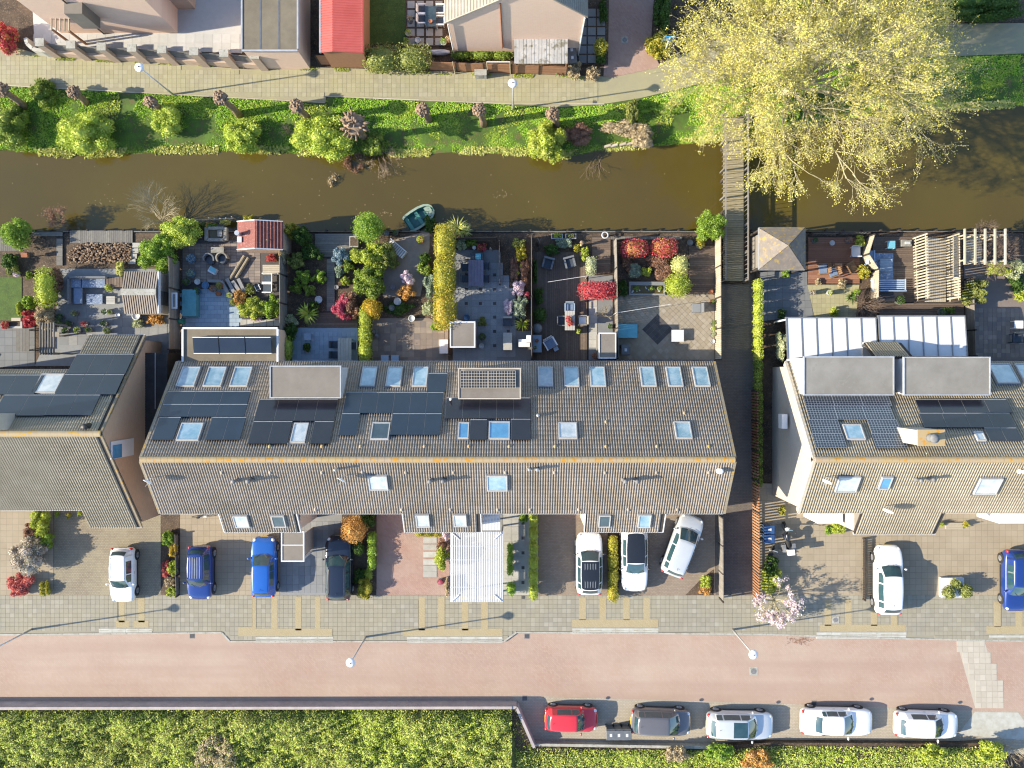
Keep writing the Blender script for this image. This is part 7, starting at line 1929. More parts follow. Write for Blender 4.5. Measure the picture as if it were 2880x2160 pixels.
for i, (x, y, r, m_, c_) in enumerate(((255, 560, 12, 'pot_blue', 'blue'), (255, 750, 11, 'pot_blue', 'grey'), (205, 850, 10, 'pot_grey', 'dark'), (330, 850, 8, 'pot_white', None), (430, 895, 10, 'pot_blue', None), (530, 940, 9, 'pot_grey', 'plum'), (610, 900, 9, 'terracotta', 'olive'), (590, 1000, 7, 'terracotta', None), (330, 970, 10, 'pot_blue', 'dark'), (740, 1020, 7, 'pot_grey', 'lime'))):
    pot(('glazed blue pot with grey leaves by the fence', 'second glazed pot with silvery plant by the fence', 'grey pot with dark plant by the fence corner', 'small white pot beside the stone edging', 'blue glazed bowl on the stone edging', 'pot of dark purple leaves on the blue patio edge', 'terracotta pot with olive plant on the patio edge', 'little terracotta pot standing on the blue patio', 'dark planted bowl next to the teal cover', 'tiny lime plant pot beside the diagonal slabs')[i], *B(x, y), r, .32, m_, c_)
for i, (x0, y0, x1, y1) in enumerate(((755, 825, 935, 535), (830, 810, 985, 560))):
    p_, q_ = W(*B(x0, y0)), W(*B(x1, y1)); tag(MB().tube([(p_.x, p_.y, ZP + .12), (q_.x, q_.y, ZP + .12)], [.12, .13], 10).build('log_edging', K['bark']), ('weathered log edging running diagonally to the red shed', 'second weathered log edging beside the first diagonal log')[i], 'log')
for i in range(4):
    p_, q_ = W(*B(650 + i * 70, 850 - (i % 2) * 30)), W(*B(740 + i * 70, 1005 - (i % 3) * 15)); MB().beam((p_.x, p_.y, ZP + .14), (q_.x, q_.y, ZP + .14), .22, .28).build('stone_step', K['slab_grey'], g2)
p_, q_ = W(*B(480, 845)), W(*B(650, 850)); MB().beam((p_.x, p_.y, ZP + .12), (q_.x, q_.y, ZP + .12), .2, .24).build('stone_edging', K['slab_grey'], g2)
box_thing('covered_table', 'teal weather cover over a long table at the board fence', 'cover', *B(140, 950), *B(312, 1280), .7, [('cover_top', 'teal_cover', 0, 1, 0, 1, .1, .7), ('cover_hem', 'teal_cover', -.01, 1.01, -.01, 1.01, 0, .1)])
w_ = W(*B(150, 1350)); hr = thing('hose_reel', 'green garden hose reel by the flat roof corner', 'hose reel', (w_.x, w_.y, ZP))
mat('hose_green', (.02, .2, .14), (.03, .24, .17), 5, rough=.4)
mb = MB()
for k in range(5):
    pts = [(.22 * math.cos(t_ * .4) , .05 * k - .1, .3 + .22 * math.sin(t_ * .4)) for t_ in range(17)]; mb.tube(pts, .022, 5)
mb.build('hose', K['hose_green'], hr, lc=1); MB().boxz(-.2, 0, 0, .5, .04, .36).boxz(.2, 0, 0, .5, .04, .36).build('reel_frame', K['hose_green'], hr, lc=1)
shrub('bushy tan topped shrub at the diagonal slabs', *B(985, 945), 17, 16, .9, 'olive', .075); shrub('orange tinted grassy shrub on the blue patio edge', *B(860, 1060), 24, 26, .9, 'orange', .08); shrub('round trimmed bush at the blue patio edge', *B(785, 1105), 12, 12, .6, 'olive', .06, lumps=1)
shrub('large lime green shrub mass in the red shed garden', *B(1010, 1180), 42, 36, 1.2, 'lime', .085, lumps=9); shrub('bright grassy shrub against the garden fence', *B(1260, 1170), 26, 40, 1.0, 'bright', .09, lumps=7); shrub('white flowering edging clump by the flat roof', *B(1060, 1310), 22, 9, .4, 'blossom', .06)
box_thing('stone_ledge', 'pale stone ledge under the lime shrubs beside the flat roof', 'ledge', *B(865, 1320), *B(1360, 1400), .2, [('ledge_slab', 'slab_pale', i / 6 + .005, (i + 1) / 6 - .005, 0, 1, 0, .2) for i in range(6)])
table('pale plank table below the red shed', *B(1265, 700), 54, 27, 'board_pale', .7, slats=5)
chair('white framed dark sling chair below the plank table', *B(1205, 815), 90, 'white_metal', .62, cush='cushion_dark', arms=True, group='dark sling chairs at the plank table'); chair('white framed dark sling chair beside the garden fence lower down', *B(1205, 925), 90, 'white_metal', .6, cush='cushion_dark', arms=True, group='dark sling chairs at the plank table')
box_thing('folded_chair', 'folded white frame lounger leaning by the tan shrub', 'lounger', *B(1045, 885), *B(1105, 960), .5, [('frame_side', 'white_metal', 0, .12, 0, 1, .4, .45), ('frame_side', 'white_metal', .88, 1, 0, 1, .4, .45), ('sling', 'cushion_dark', .12, .88, .05, .95, .41, .43), ('leg', 'white_metal', .0, .1, .0, .1, 0, .4), ('leg', 'white_metal', .9, 1, .9, 1, 0, .4)], deg=25)
shrub('autumn coloured climber along the fence at the red shed', *B(1400, 500), 14, 36, 1.7, 'tan', .07, lumps=7); shrub('little pink flowered bush under the red shed', *B(1250, 560), 20, 12, .5, 'photinia', .06); shrub('tan creeper on the ribbed side of the red shed', *B(1270, 390), 24, 14, 2.5, 'tan', .06, lumps=5)
fence('grey board fence with post shadows between the red shed garden and the planted deck garden', [(808, 700), (809, 1015)], 1.8, 'board_fence', z0=ZP)
# rustic rail fence out in the water
w_ = W(*B(230, 90), -.2); rf = thing('rail_fence', 'rustic pale rail fence standing in the canal edge', 'fence', (w_.x, w_.y, -.7))
p_, q_ = W(*B(220, 95), .0), W(*B(785, 65), .0); MB().tube([(p_.x, p_.y, .1), (q_.x, q_.y, .1)], .035, 6).build('rail', K['board_pale'], rf)
for k in range(9): c_ = p_.lerp(q_, k / 8); MB().tube([(c_.x, c_.y, -1.2), (c_.x, c_.y + random.uniform(-.05, .05), .45)], .035, 6).build('post', K['board_pale'], rf)
# reedy margin
for i, (x, y) in enumerate(((380, 150), (520, 160), (680, 100), (980, 60))): shrub(('reedy green tuft below the rail fence', 'bright green tuft below the rail fence by the basin', 'straw reeds at the rail fence end', 'grassy tuft at the water edge behind the red shed')[i], *B(x, y), 20, 10, .6, ('olive', 'bright', 'reed', 'yellow')[i], .1, z0=-.3, aspect=.3)

# ---- planted deck garden (with big shrubs)
deck('garden_deck', [q(1, 510, 360), q(1, 870, 360), q(1, 870, 560), q(1, 510, 560)], ZP + .02, K['board_grey'], .14, 'x'); deck('deck_path', [q(1, 612, 562), q(1, 680, 562), q(1, 680, 1030), q(1, 612, 1030)], ZP + .02, K['board_grey'], .14, 'x'); deck('garden_deck', [q(1, 540, 1032), q(1, 880, 1032), q(1, 880, 1168), q(1, 440, 1168)], ZP + .03, K['board_brown'], .14, 'x')
g3 = slab('patio', [q(1, 310, 1172), q(1, 880, 1172), q(1, 880, 1500), q(1, 310, 1500)], ZP, K['slab_blue'], .05); pave(g3, [q(1, 315, 1176), q(1, 876, 1176), q(1, 876, 1480), q(1, 315, 1480)], .30, .30, K['slab_blue'], ZP, 'patio_tile')
for lb, x, y, rx, ry, h, c_, l_ in (('golden edged evergreen at the water beside the red shed', 300, 330, 24, 24, 1.8, 'yellow', .07), ('dark rounded evergreen behind the golden one', 400, 380, 30, 30, 1.9, 'dark', .08), ('olive pittosporum ball along the board fence', 345, 590, 27, 27, 1.4, 'olive', .07), ('dark feathery shrub at the deck edge', 480, 520, 36, 28, 1.1, 'dark', .09), ('bright green ball shrub in the deck garden border', 410, 735, 29, 22, 1.1, 'bright', .07), ('smaller bright green ball shrub by the deck path', 550, 735, 19, 22, .9, 'bright', .07), ('low dark green mound in the deck garden border', 350, 830, 22, 18, .7, 'shrub', .08), ('yellow-green mound below the bright balls', 460, 850, 20, 18, .7, 'shrub', .08),
     ('variegated yellow shrub at the patio fence', 305, 1110, 22, 18, .9, 'variegated', .07), ('dark evergreen at the patio fence', 290, 1200, 26, 28, 1.2, 'dark', .09), ('round bushy green plant beside the spiky palm', 500, 990, 18, 18, .8, 'dark', .08),
     ('white-blue flowering pieris shrub at the deck', 735, 555, 28, 28, 1.3, 'blue', .08), ('yellow-green shrub beside the pieris', 790, 620, 22, 24, 1.0, 'shrub', .08), ('grey-green shrub along the deck path', 720, 690, 17, 18, .8, 'grey', .07), ('orange tipped lime shrub by the red azalea', 770, 770, 16, 14, .7, 'lime', .07),
     ('olive mound behind the white garden bench', 1180, 600, 22, 24, .9, 'olive', .08), ('dark green shrub beside the tall golden hedge', 1460, 575, 20, 19, 1.0, 'dark', .08), ('leafy green shrub midway along the tall golden hedge', 1455, 670, 22, 26, .9, 'shrub', .09), ('silvery green shrub against the tall golden hedge', 1500, 810, 20, 40, 1.1, 'grey', .08), ('pale variegated ball shrub against the tall golden hedge', 1490, 1015, 20, 26, .9, 'variegated', .07), ('small lime plant at the foot of the tall golden hedge', 1550, 1165, 16, 14, .5, 'bright', .07),
     ('pale pink blossom bush in the middle garden', 1310, 745, 22, 22, 1.2, 'blossom', .09), ('orange-tan shrub below the pink blossom bush', 1300, 865, 28, 24, 1.0, 'orange', .08), ('dark low planting around the pots', 1240, 1010, 46, 22, .4, 'dark', .09)):
    shrub(lb, *q(1, x, y), rx, ry, h, c_, l_, lumps=5)
shrub('conical bright green clipped yew standing at the waterside', *q(1, 975, 310), 42, 42, 3.0, 'bright', .075, lumps=1, name='topiary', cat='topiary')
shrub('big yellow-green rhododendron filling the middle of the garden', *q(1, 990, 560), 60, 42, 1.9, 'lime', .10, lumps=9); shrub('second big yellow-green rhododendron towards the azalea', *q(1, 985, 780), 52, 50, 1.8, 'shrub', .10, lumps=9); shrub('upper olive rhododendron beside the white garden bench', *q(1, 1110, 540), 34, 36, 1.7, 'olive', .09, lumps=7)
shrub('pink red half of the azalea dome towards the deck path', *q(1, 745, 1000), 32, 46, 1.5, 'azalea', .075, lumps=4); shrub('brownish half of the azalea dome', *q(1, 815, 985), 30, 42, 1.55, 'plum', .075, lumps=4)  # one dome in two leaf tones, pink western half, brownish eastern half
hedge('narrow clipped yellow-green hedge dividing the tile patio', *q(1, 885, 1000), *q(1, 990, 1462), 1.5, 'lime', .07); shrub('round golden topped end of the dividing hedge', *q(1, 1000, 1015), 29, 30, 1.6, 'golden', .07, lumps=1, name='clipped_shrub')
hedge('tall golden conifer hedge running from the water to the flat roofed shed', *q(1, 1530, 280), *q(1, 1720, 1165), 2.9, 'yellow', .085); hedge('short green boundary hedge at the flat roof extension', *q(1, 185, 1240), *q(1, 305, 1470), 1.3, 'bright', .08)
fronds('spiky yellow-green tree fern on the deck garden border', *q(1, 450, 1050), 34, 1.0, 'lime', 34, width=.11)
for i, (x, y, r) in enumerate(((540, 930, 10), (695, 822, 6), (1180, 822, 8), (1222, 945, 10), (1172, 1000, 8), (1345, 1092, 9), (1050, 1235, 7), (1025, 1205, 6))): pot(('round white pot in the dark border', 'tiny pale pot on the deck path edge', 'grey stone ball pot beside the blossom bush', 'white shallow bowl below the orange shrub', 'blue-grey pot among dark planting', 'white ring pot on the brown slab patio', 'grey pot at the dividing hedge', 'smaller grey pot at the dividing hedge')[i], *q(1, x, y), r, .3, 'pot_white' if i in (0, 3, 5) else 'pot_grey', None)
bn = thing('garden_bench', 'white slatted garden bench half hidden behind the rhododendrons', 'bench', W(*q(1, 1215, 495), .45), math.radians(-40)); bn.location.z = ZP
for k in range(9): MB().boxz(-.6 + k * .15, 0, .42, .46, .1, .5).build('seat_slat', K['white_paint'], bn, lc=1)
MB().boxz(0, .28, .46, .85, 1.4, .05).build('backrest', K['white_paint'], bn, lc=1)
for a_ in (-1, 1): MB().boxz(a_ * .6, 0, 0, .42, .06, .45).build('leg', K['white_paint'], bn, lc=1)
table('white-grey plank table on the blue tile patio', *q(1, 765, 1365), 38, 66, 'slab_pale', slats=5)
for i, (x, y, d_, lb) in enumerate(((685, 1320, -90, 'dark chair at the plank table, nearer the deck'), (685, 1408, -90, 'dark chair at the plank table, nearer the house'), (840, 1330, 90, 'dark chair between plank table and dividing hedge'))): chair(lb, *q(1, x, y), d_, 'cushion_dark', group='chairs at the plank table')
box_thing('stool', 'square pale stool on the blue tile patio', 'stool', *q(1, 412, 1220), *q(1, 475, 1280), .4, [('seat', 'slab_blue', 0, 1, 0, 1, .36, .4), ('leg', 'white_paint', 0, .1, 0, .1, 0, .36), ('leg', 'white_paint', .9, 1, 0, .1, 0, .36), ('leg', 'white_paint', 0, .1, .9, 1, 0, .36), ('leg', 'white_paint', .9, 1, .9, 1, 0, .36)])
box_thing('bedside_planter', 'grey planter box at the edge of the waterside deck', 'planter', *q(1, 805, 380), *q(1, 880, 475), .5, [('planter_box', 'slab_pale', 0, 1, 0, 1, 0, .45), ('planter_soil', 'soil', .1, .9, .1, .9, .45, .47)])
shrub('dark shade plant on the blue tile patio', *q(1, 440, 1340), 13, 14, .6, 'dark', .08)
# slab patio with chairs
g3b = slab('patio', [q(1, 1000, 1090), q(1, 1500, 1090), q(1, 1660, 1180), q(1, 1660, 1500), q(1, 1000, 1500)], ZP, K['slab_brown'], .05); pave(g3b, [q(1, 1005, 1095), q(1, 1500, 1095), q(1, 1655, 1185), q(1, 1655, 1480), q(1, 1005, 1480)], .40, .40, K['slab_brown'], ZP, 'patio_slab')
for i, x in enumerate((1112, 1200)): chair('pale grey folding chair against the house on the brown slab patio', *q(1, x, 1440), 0, 'slab_blue', .5, group='pale chairs against the house')
box_thing('white_bench', 'white storage bench between slab patio and flat roofed shed', 'bench', *q(1, 1585, 1275), *q(1, 1658, 1395), .5, [('bench_body', 'white_paint', .04, .96, .04, .96, 0, .44), ('bench_lid', 'white_paint', 0, 1, 0, 1, .44, .5)])
slab('gravel_path', [q(1, 1100, 440), q(1, 1500, 330), q(1, 1500, 480), q(1, 1420, 900), q(1, 1100, 910)], ZP - .01, K['slab_brown'], .04)
pot('terracotta ring pot with small bush by the rowing boat', *q(1, 1420, 410), 10, .4, 'terracotta', 'lime'); pot('dark round pot by the clipped yew', *q(1, 1128, 355), 7, .35, 'pot_grey'); pot('second dark pot by the clipped yew', *q(1, 1205, 350), 7, .35, 'pot_grey', 'dark')
fronds('tall reeds at the water beside the tall golden hedge', *q(1, 1740, 310), 40, .9, 'reed', 60, z0=-.2, width=.05, name='reed_clump'); fronds('second reed clump at the water beyond the golden hedge', *q(1, 1810, 340), 24, .8, 'reed', 36, z0=-.2, width=.05, name='reed_clump'); shrub('dark waterside shrub by the rowing boat', *q(1, 1500, 280), 20, 26, .8, 'dark', .09, z0=-.3)
# rowing boat
p_, q_ = W(*q(1, 1330, 270), -.4), W(*q(1, 1510, 150), -.4); ang = math.atan2(q_.y - p_.y, q_.x - p_.x); c_ = W(*q(1, 1415, 212), -.3)
boat = thing('rowing_boat', 'green rowing boat with pale rim moored at the gardens', 'boat', (c_.x, c_.y, WATER_Z), ang)
mat('boat_green', (.05, .17, .15), (.06, .2, .17), 3, rough=.4); mat('boat_inner', (.02, .10, .10), (.03, .13, .12), 3, rough=.5); mat('boat_rim', ph('a8b8a0'), ph('98a890'), 4, rough=.5)
st = [(-1.05, .52), (-.9, .60), (-.4, .64), (.2, .62), (.65, .52), (.92, .36), (1.06, .14)]
def bring(off, z_, sc=1.0): return [(x * sc, w * sc - off, z_) for x, w in st] + [(x * sc, -(w * sc - off), z_) for x, w in reversed(st)]
def shell(rings, nm, m, par, closed_bottom=True):
    mb = MB(); n = len(rings[0])
    for r_ in rings: mb.v.extend(r_)
    for i in range(len(rings) - 1):
        for k in range(n): mb.f.append((i * n + k, i * n + (k + 1) % n, (i + 1) * n + (k + 1) % n, (i + 1) * n + k))
    if closed_bottom: mb.f.append(tuple(range(n)))
    return mb.build(nm, MATS[m], par, False, True)
shell([bring(.12, -.12, .9), bring(0, .32)], 'hull', 'boat_green', boat); shell([bring(.2, .02, .9), bring(.1, .30)], 'inner_hull', 'boat_inner', boat)
shell([bring(.11, .32), bring(.11, .36), bring(-.04, .36), bring(-.04, .30)], 'gunwale', 'boat_rim', boat, False)
MB().boxz(.72, 0, .2, .26, .42, .7).build('bow_seat', K['boat_rim'], boat, lc=1); MB().boxz(-.1, 0, .18, .22, .22, 1.04).build('thwart', K['boat_green'], boat, lc=1); MB().boxz(-.86, 0, .18, .22, .25, .94).build('stern_seat', K['boat_green'], boat, lc=1)

# ---- speckled patio garden
g4 = slab('patio', [q(1, 1715, 500), q(1, 2105, 500), q(1, 2212, 830), q(2, 165, 900), q(2, 165, 1450), q(1, 1700, 1500)], ZP, K['slab_grey'], .05); pave(g4, [q(1, 1745, 560), q(1, 2100, 560), q(1, 2205, 800), q(2, 60, 900), q(2, 60, 1440), q(1, 1700, 1480), q(1, 1700, 1180)], .42, .42, K['slab_speckle'], ZP, 'patio_slab')
for x, y in [(1818, 595), (1818, 718), (1818, 842), (1940, 842), (2062, 842), (1818, 964), (1940, 964), (2062, 964), (2062, 1082), (2062, 1205), (2062, 1328), (1940, 1328), (2180, 1205), (2062, 718)]:
    p_ = W(*q(1, x, y)); MB().box(p_.x, p_.y, ZP + .03, .2, .2, .012).build('dark_inset', K['slab_dark'], g4)
mat('table_purple', ph('8a8292'), ph('7a7282'), 3)
table('long purple-grey dining table on the speckled patio', *q(1, 1900, 700), 42, 72, 'table_purple', slats=5)
for i, (x, y, d_) in enumerate(((1815, 650, -90), (1815, 750, -90), (1980, 640, 90), (1980, 750, 90))): chair(('black chair at the purple dining table, hedge side nearer the water', 'black chair at the purple dining table, hedge side nearer the shed', 'black chair at the purple dining table, fence side nearer the water', 'black chair at the purple dining table, fence side nearer the house')[i], *q(1, x, y), d_, 'cushion_dark', group='chairs at the purple dining table')
box_thing('deck_box', 'dark blue storage box at the head of the purple dining table', 'box', *q(1, 1850, 525), *q(1, 1965, 588), .5, [('box_body', 'cushion_dark', 0, 1, 0, 1, 0, .44), ('box_lid', 'blue_cover', .4, .8, .1, .9, .44, .48)])
flat_shed('small flat roofed brick shed with white rim beside the speckled patio', *q(1, 1675, 1118), *q(1, 1895, 1345), 2.3, 'brick_pink')
hp = [((1775, 450), 'variegated', 18, 18, .6, 'variegated shrub in the bed at the water by the speckled patio'), ((1950, 475), 'photinia', 16, 14, .5, 'reddish flowering clump in the waterside bed'), ((1860, 440), 'shrub', 22, 12, .5, 'green planting in the waterside bed'), ((2180, 990), 'blossom', 16, 24, .7, 'white and green potted flowers at the patio edge'), ((1955, 1120), 'olive', 16, 15, .8, 'olive ball plant beside the flat roofed brick shed')]
for (x, y), c_, rx, ry, h, lb in hp: shrub(lb, *q(1, x, y), rx, ry, h, c_, .07)
pot('white lantern pot in the waterside bed', *q(1, 1885, 480), 5, .4, 'pot_white'); pot('dark blue pot beside the brick shed', *q(1, 1820, 1085), 9, .4, 'pot_blue'); pot('white ring pot below the brick shed', *q(1, 1948, 1330), 7, .35, 'pot_white'); pot('grey wicker bin beside the brick shed', *q(1, 1955, 1250), 10, .5, 'pot_grey', 'dark')
w_ = W(*q(1, 2030, 505)); sl_ = thing('garden_statue', 'slim grey heron statue by the waterside bed', 'statue', (w_.x, w_.y, ZP)); MB().lathe(0, 0, [(.12, 0), (.12, .06), (.03, .08), (.03, .35), (.09, .5), (.08, .62), (.035, .72), (.03, .9), (.045, .97), (.01, 1.02)], 10).build('statue_body', K['stone'], sl_, True, True); MB().tube([(0, 0, .96), (.1, -.05, .93)], [.02, .005], 5).build('beak', K['stone'], sl_, lc=1)
fence('low timber fence at the speckled patio waterside corner', [q(1, 1720, 415), q(1, 2085, 412), q(1, 2105, 440), q(1, 2108, 800)], .9, 'board_brown', z0=ZP, bw=.14)
box_thing('cushion_box', 'grey box bench at the bed of the speckled patio', 'bench', *q(1, 2135, 1075), *q(2, 0, 1155), .5, [('bench_body', 'cushion_dark', 0, 1, 0, .8, 0, .42), ('bench_back', 'slab_pale', 0, 1, .8, 1, 0, .6)])
box_thing('bbq_counter', 'pale kitchen counter at the house end of the speckled patio', 'counter', *q(1, 2135, 1215), *q(1, 2212, 1365), .9, [('counter_body', 'slab_grey', 0, 1, .05, .95, 0, .84), ('counter_top', 'slab_pale', 0, 1, 0, 1, .84, .9)])
w_ = W(*q(2, 105, 1310)); fp = thing('garden_fireplace', 'white stepped garden fireplace at the fence by the house', 'fireplace', (w_.x, w_.y, ZP)); MB().boxz(.0, 0, 0, .8, .75, .5).build('hearth', K['white_paint'], fp, lc=1); MB().boxz(.28, .25, .8, 1.7, .3, .45).build('chimney', K['white_paint'], fp, lc=1); MB().boxz(-.1, -.24, .3, .62, .4, .05).build('fire_opening', K['black_metal'], fp, lc=1)
bed = slab('garden_bed', [q(1, 2115, 400), q(2, 160, 400), q(2, 160, 1200), q(2, 40, 1200), q(2, 0, 900), q(1, 2115, 820)], ZP + .01, K['soil'], .05)
for i, (x, y, c_, rx, ry, h, lb) in enumerate(((60, 440, 'olive', 26, 14, .7, 'olive hedge plant at the water fence of the flower bed'), (80, 530, 'yellow', 22, 18, .5, 'yellow grassy clump in the flower bed'), (20, 660, 'plum', 16, 40, .35, 'low purple-brown ground planting in the flower bed'), (110, 700, 'plum', 16, 40, .35, 'low brown ground planting along the fence'), (60, 830, 'blossom', 24, 24, .8, 'white flowered bare shrub in the flower bed'), (130, 890, 'azalea', 10, 10, .5, 'small pink flower clump by the fence'), (70, 990, 'grey', 26, 34, 1.0, 'silver-grey lavender shrub in the flower bed'))): shrub(lb, *q(2, x, y), rx, ry, h, c_, .07)
for i, (x, y) in enumerate(((60, 590), (80, 640), (50, 700))): shrub('round bright yellow flower cushion in the fence bed', *q(2, x, y), 5.5, 5.5, .3, 'yellow', .05, lumps=1, group='yellow flower cushions', name='flower_cushion', cat='flowers', stem=False)
fronds('spiky yucca in the bed by the fence', *q(2, 90, 1140), 24, .8, 'lime', 30, width=.07)
fence('thin dark board fence between the speckled patio garden and the brown deck garden', [q(2, 166, 405), q(2, 168, 1440)], 1.7, 'board_brown', z0=ZP)
# ---- brown deck garden
g5 = deck('garden_deck', [q(2, 178, 520), q(2, 640, 520), q(2, 660, 900), q(2, 660, 1450), q(2, 178, 1450)], ZP + .02, K['board_brown'], .14, 'y')
deck('jetty', [q(2, 692, 385), q(2, 850, 385), q(2, 850, 700), q(2, 692, 700)], ZP + .03, K['board_brown'], .14, 'x')
g5b = slab('patio', [q(2, 662, 720), q(2, 870, 720), q(2, 870, 1450), q(2, 662, 1450)], ZP, K['slab_grey'], .05); pave(g5b, [q(2, 665, 900), q(2, 742, 900), q(2, 742, 1345), q(2, 665, 1345)], .55, .55, K['slab_pale'], ZP, 'patio_slab')
armchair('dark grey cushioned armchair on the brown deck, nearer the dark fence', *q(2, 312, 612), 165, 'wicker_grey', 'cushion_dark', .72, group='armchairs on the brown deck'); armchair('dark grey cushioned armchair on the brown deck, nearer the jetty', *q(2, 498, 606), 195, 'wicker_grey', 'cushion_dark', .72, group='armchairs on the brown deck')
for i, (x0, x1) in enumerate(((340, 437), (462, 555))): box_thing('window_planter', 'white trough planter of yellow-green plants hung over the quay', 'planter', *q(2, x0, 360), *q(2, x1, 400), .4, [('trough', 'white_paint', 0, 1, 0, 1, 0, .34), ('planter_soil', 'soil', .06, .94, .1, .9, .34, .36)])['group'] = 'trough planters at the quay'
for i, (x, y, c_, rx, ry, h, lb) in enumerate(((450, 440, 'grey', 30, 14, .7, 'silver-green shrubs along the quay planters'), (340, 500, 'dark', 26, 16, .6, 'dark low plants behind the armchairs'), (560, 485, 'yellow', 16, 12, .5, 'yellow-green fern beside the tree stump'), (630, 530, 'lime', 15, 22, .7, 'lime shrub beside the jetty'), (390, 375, 'lime', 14, 7, .65, 'plants in the first quay trough'), (508, 378, 'olive', 14, 7, .65, 'plants in the second quay trough'), (230, 900, 'dark', 18, 26, .8, 'dark shrub along the thin dark fence'), (200, 700, 'dark', 8, 40, .6, 'narrow dark planting along the thin dark fence'), (575, 1200, 'lime', 7, 8, .5, 'tiny lime plant beside the flower table'))): shrub(lb, *q(2, x, y), rx, ry, h, c_, .07)
shrub('round dark green ball shrub along the thin dark fence', *q(2, 240, 1062), 21, 23, 1.1, 'dark', .07, lumps=1, name='clipped_shrub')
w_ = W(*q(2, 590, 470)); tk = thing('tree_stump', 'pale knotted tree stump sculpture at the quay', 'stump', (w_.x, w_.y, ZP)); MB().tube([(0, 0, -.05), (.03, .02, .4), (.06, .1, .8)], [.12, .08, .1], 8).build('trunk', K['bark_pale'], tk, True, True); MB().blob((.06, .1, .85), (.16, .14, .12), 8, 5, .2).build('crown_knot', K['bark_pollard'], tk, True, True)
w_ = W(*q(2, 225, 455)); tk = thing('driftwood', 'brown leaning driftwood piece at the dark fence corner', 'driftwood', (w_.x, w_.y, ZP)); MB().tube([(0, 0, 0), (.05, .1, .5), (-.05, .3, .8)], [.12, .08, .03], 7).tube([(.05, .1, .5), (.2, .3, .7)], [.06, .02], 6).build('driftwood_body', K['twig_purple'], tk, True, True)
hedge('small clipped box column at the jetty', *q(2, 640, 558), *q(2, 730, 715), 1.2, 'variegated', .065); hedge('crimson red clipped photinia hedge spanning the fence', *q(2, 578, 765), *q(2, 915, 930), 1.6, 'red', .09)
w_ = W(*q(2, 480, 755)); wl2 = thing('washing_line', 'pale pole of a washing line across the brown deck', 'washing line', (w_.x, w_.y, ZP)); p_, q_ = W(*q(2, 310, 778), 1.6), W(*q(2, 650, 725), 1.6); MB().tube([p_, q_], .012, 6).build('line_pole', K['white_metal'], wl2); MB().tube([(q_.x, q_.y, 0), q_], .02, 6).build('post', K['white_metal'], wl2)
table('white garden table dressed with pink flowers', *q(2, 500, 1110), 28, 54, 'slab_pale', slats=4)
link('foliage', foliage('foliage', [((-.05, .12, .95), (.22, .26, .16)), ((.05, -.15, .92), (.24, .22, .14))], LF('photinia'), .07), tag(thing('flower_bowl', 'bowl of pink and yellow flowers on the white garden table', 'flowers', W(*q(2, 495, 1115), .8)), None), True)
bo = [o for o in COL.objects if o.name.startswith('flower_bowl')][0]; bo.location.z = ZP; MB().lathe(0, 0, [(.1, .745), (.18, .86), (.2, .87)], 14).build('bowl', K['pot_white'], bo, lc=1)
for i, (x, y, d_, lb) in enumerate(((610, 1110, 90, 'grey wicker chair on the jetty side of the flower table'), (437, 1115, -90, 'dark wicker chair on the fence side of the flower table'), (497, 1000, 180, 'pale chair at the water end of the flower table'))): chair(lb, *q(2, x, y), d_, ('wicker_beige', 'wicker_grey', 'slab_blue')[i], .55, arms=True, cush=('cloth_white', 'cushion_dark', 'cushion_blue')[i], group='chairs at the flower table')
w_ = W(*q(2, 215, 1185)); bq = thing('kettle_barbecue', 'round dark kettle barbecue by the thin dark fence', 'barbecue', (w_.x, w_.y, ZP)); MB().lathe(0, 0, [(.1, .55), (.3, .7), (.34, .8), (.3, .95), (.12, 1.04), (.02, 1.05)], 18).build('kettle', K['plastic_grey'], bq, True, True)
for k in range(3): a_ = 2.1 * k; MB().tube([(.1 * math.cos(a_), .1 * math.sin(a_), .6), (.3 * math.cos(a_), .3 * math.sin(a_), 0)], .015, 5).build('leg', K['galvanised'], bq, lc=1)
box_thing('potting_bench', 'teal-grey potting bench with pots along the thin dark fence', 'bench', *q(2, 178, 1235), *q(2, 255, 1385), .85, [('bench_top', 'slab_blue', 0, 1, 0, 1, .8, .85), ('leg', 'board_grey', 0, .1, 0, .08, 0, .8), ('leg', 'board_grey', .9, 1, 0, .08, 0, .8), ('leg', 'board_grey', 0, .1, .92, 1, 0, .8), ('leg', 'board_grey', .9, 1, .92, 1, 0, .8), ('lower_shelf', 'board_grey', 0, 1, 0, 1, .3, .33)])
pot('terracotta pot with seedlings on the potting bench', *q(2, 215, 1285), 5, .2, 'terracotta', 'plum', z=ZP + .85, plant_h=.2); pot('white pot on the potting bench', *q(2, 200, 1345), 4.5, .2, 'pot_white', 'dark', z=ZP + .85, plant_h=.2)
chair('blue-white folding lounge chair near the potting bench', *q(2, 330, 1310), -150, 'white_metal', .66, arms=True, cush='cushion_blue', slats=5, name='lounge_chair'); box_thing('foot_stool', 'small blue-white foot stool beside the folding lounge chair', 'stool', *q(2, 360, 1335), *q(2, 400, 1372), .3, [('seat', 'slab_blue', 0, 1, 0, 1, .26, .3), ('leg', 'white_metal', 0, .1, 0, 1, 0, .26), ('leg', 'white_metal', .9, 1, 0, 1, 0, .26)], deg=30)
flat_shed('small flat roofed shed at the fence behind the terrace', *q(2, 750, 1215), *q(2, 900, 1440), 2.3, 'board_grey')
brush('gnarled grey vine trained by the fence of the brown deck garden', *q(2, 800, 1060), 20, 1.0, K['twig_pale'], 8, 3, name='vine'); pot('dark round pot on the grey slabs by the shed', *q(2, 848, 1163), 7, .35, 'pot_grey', 'dark'); pot('brown basket beside the flat shed door', *q(2, 715, 1415), 8, .3, 'terracotta', 'plum')
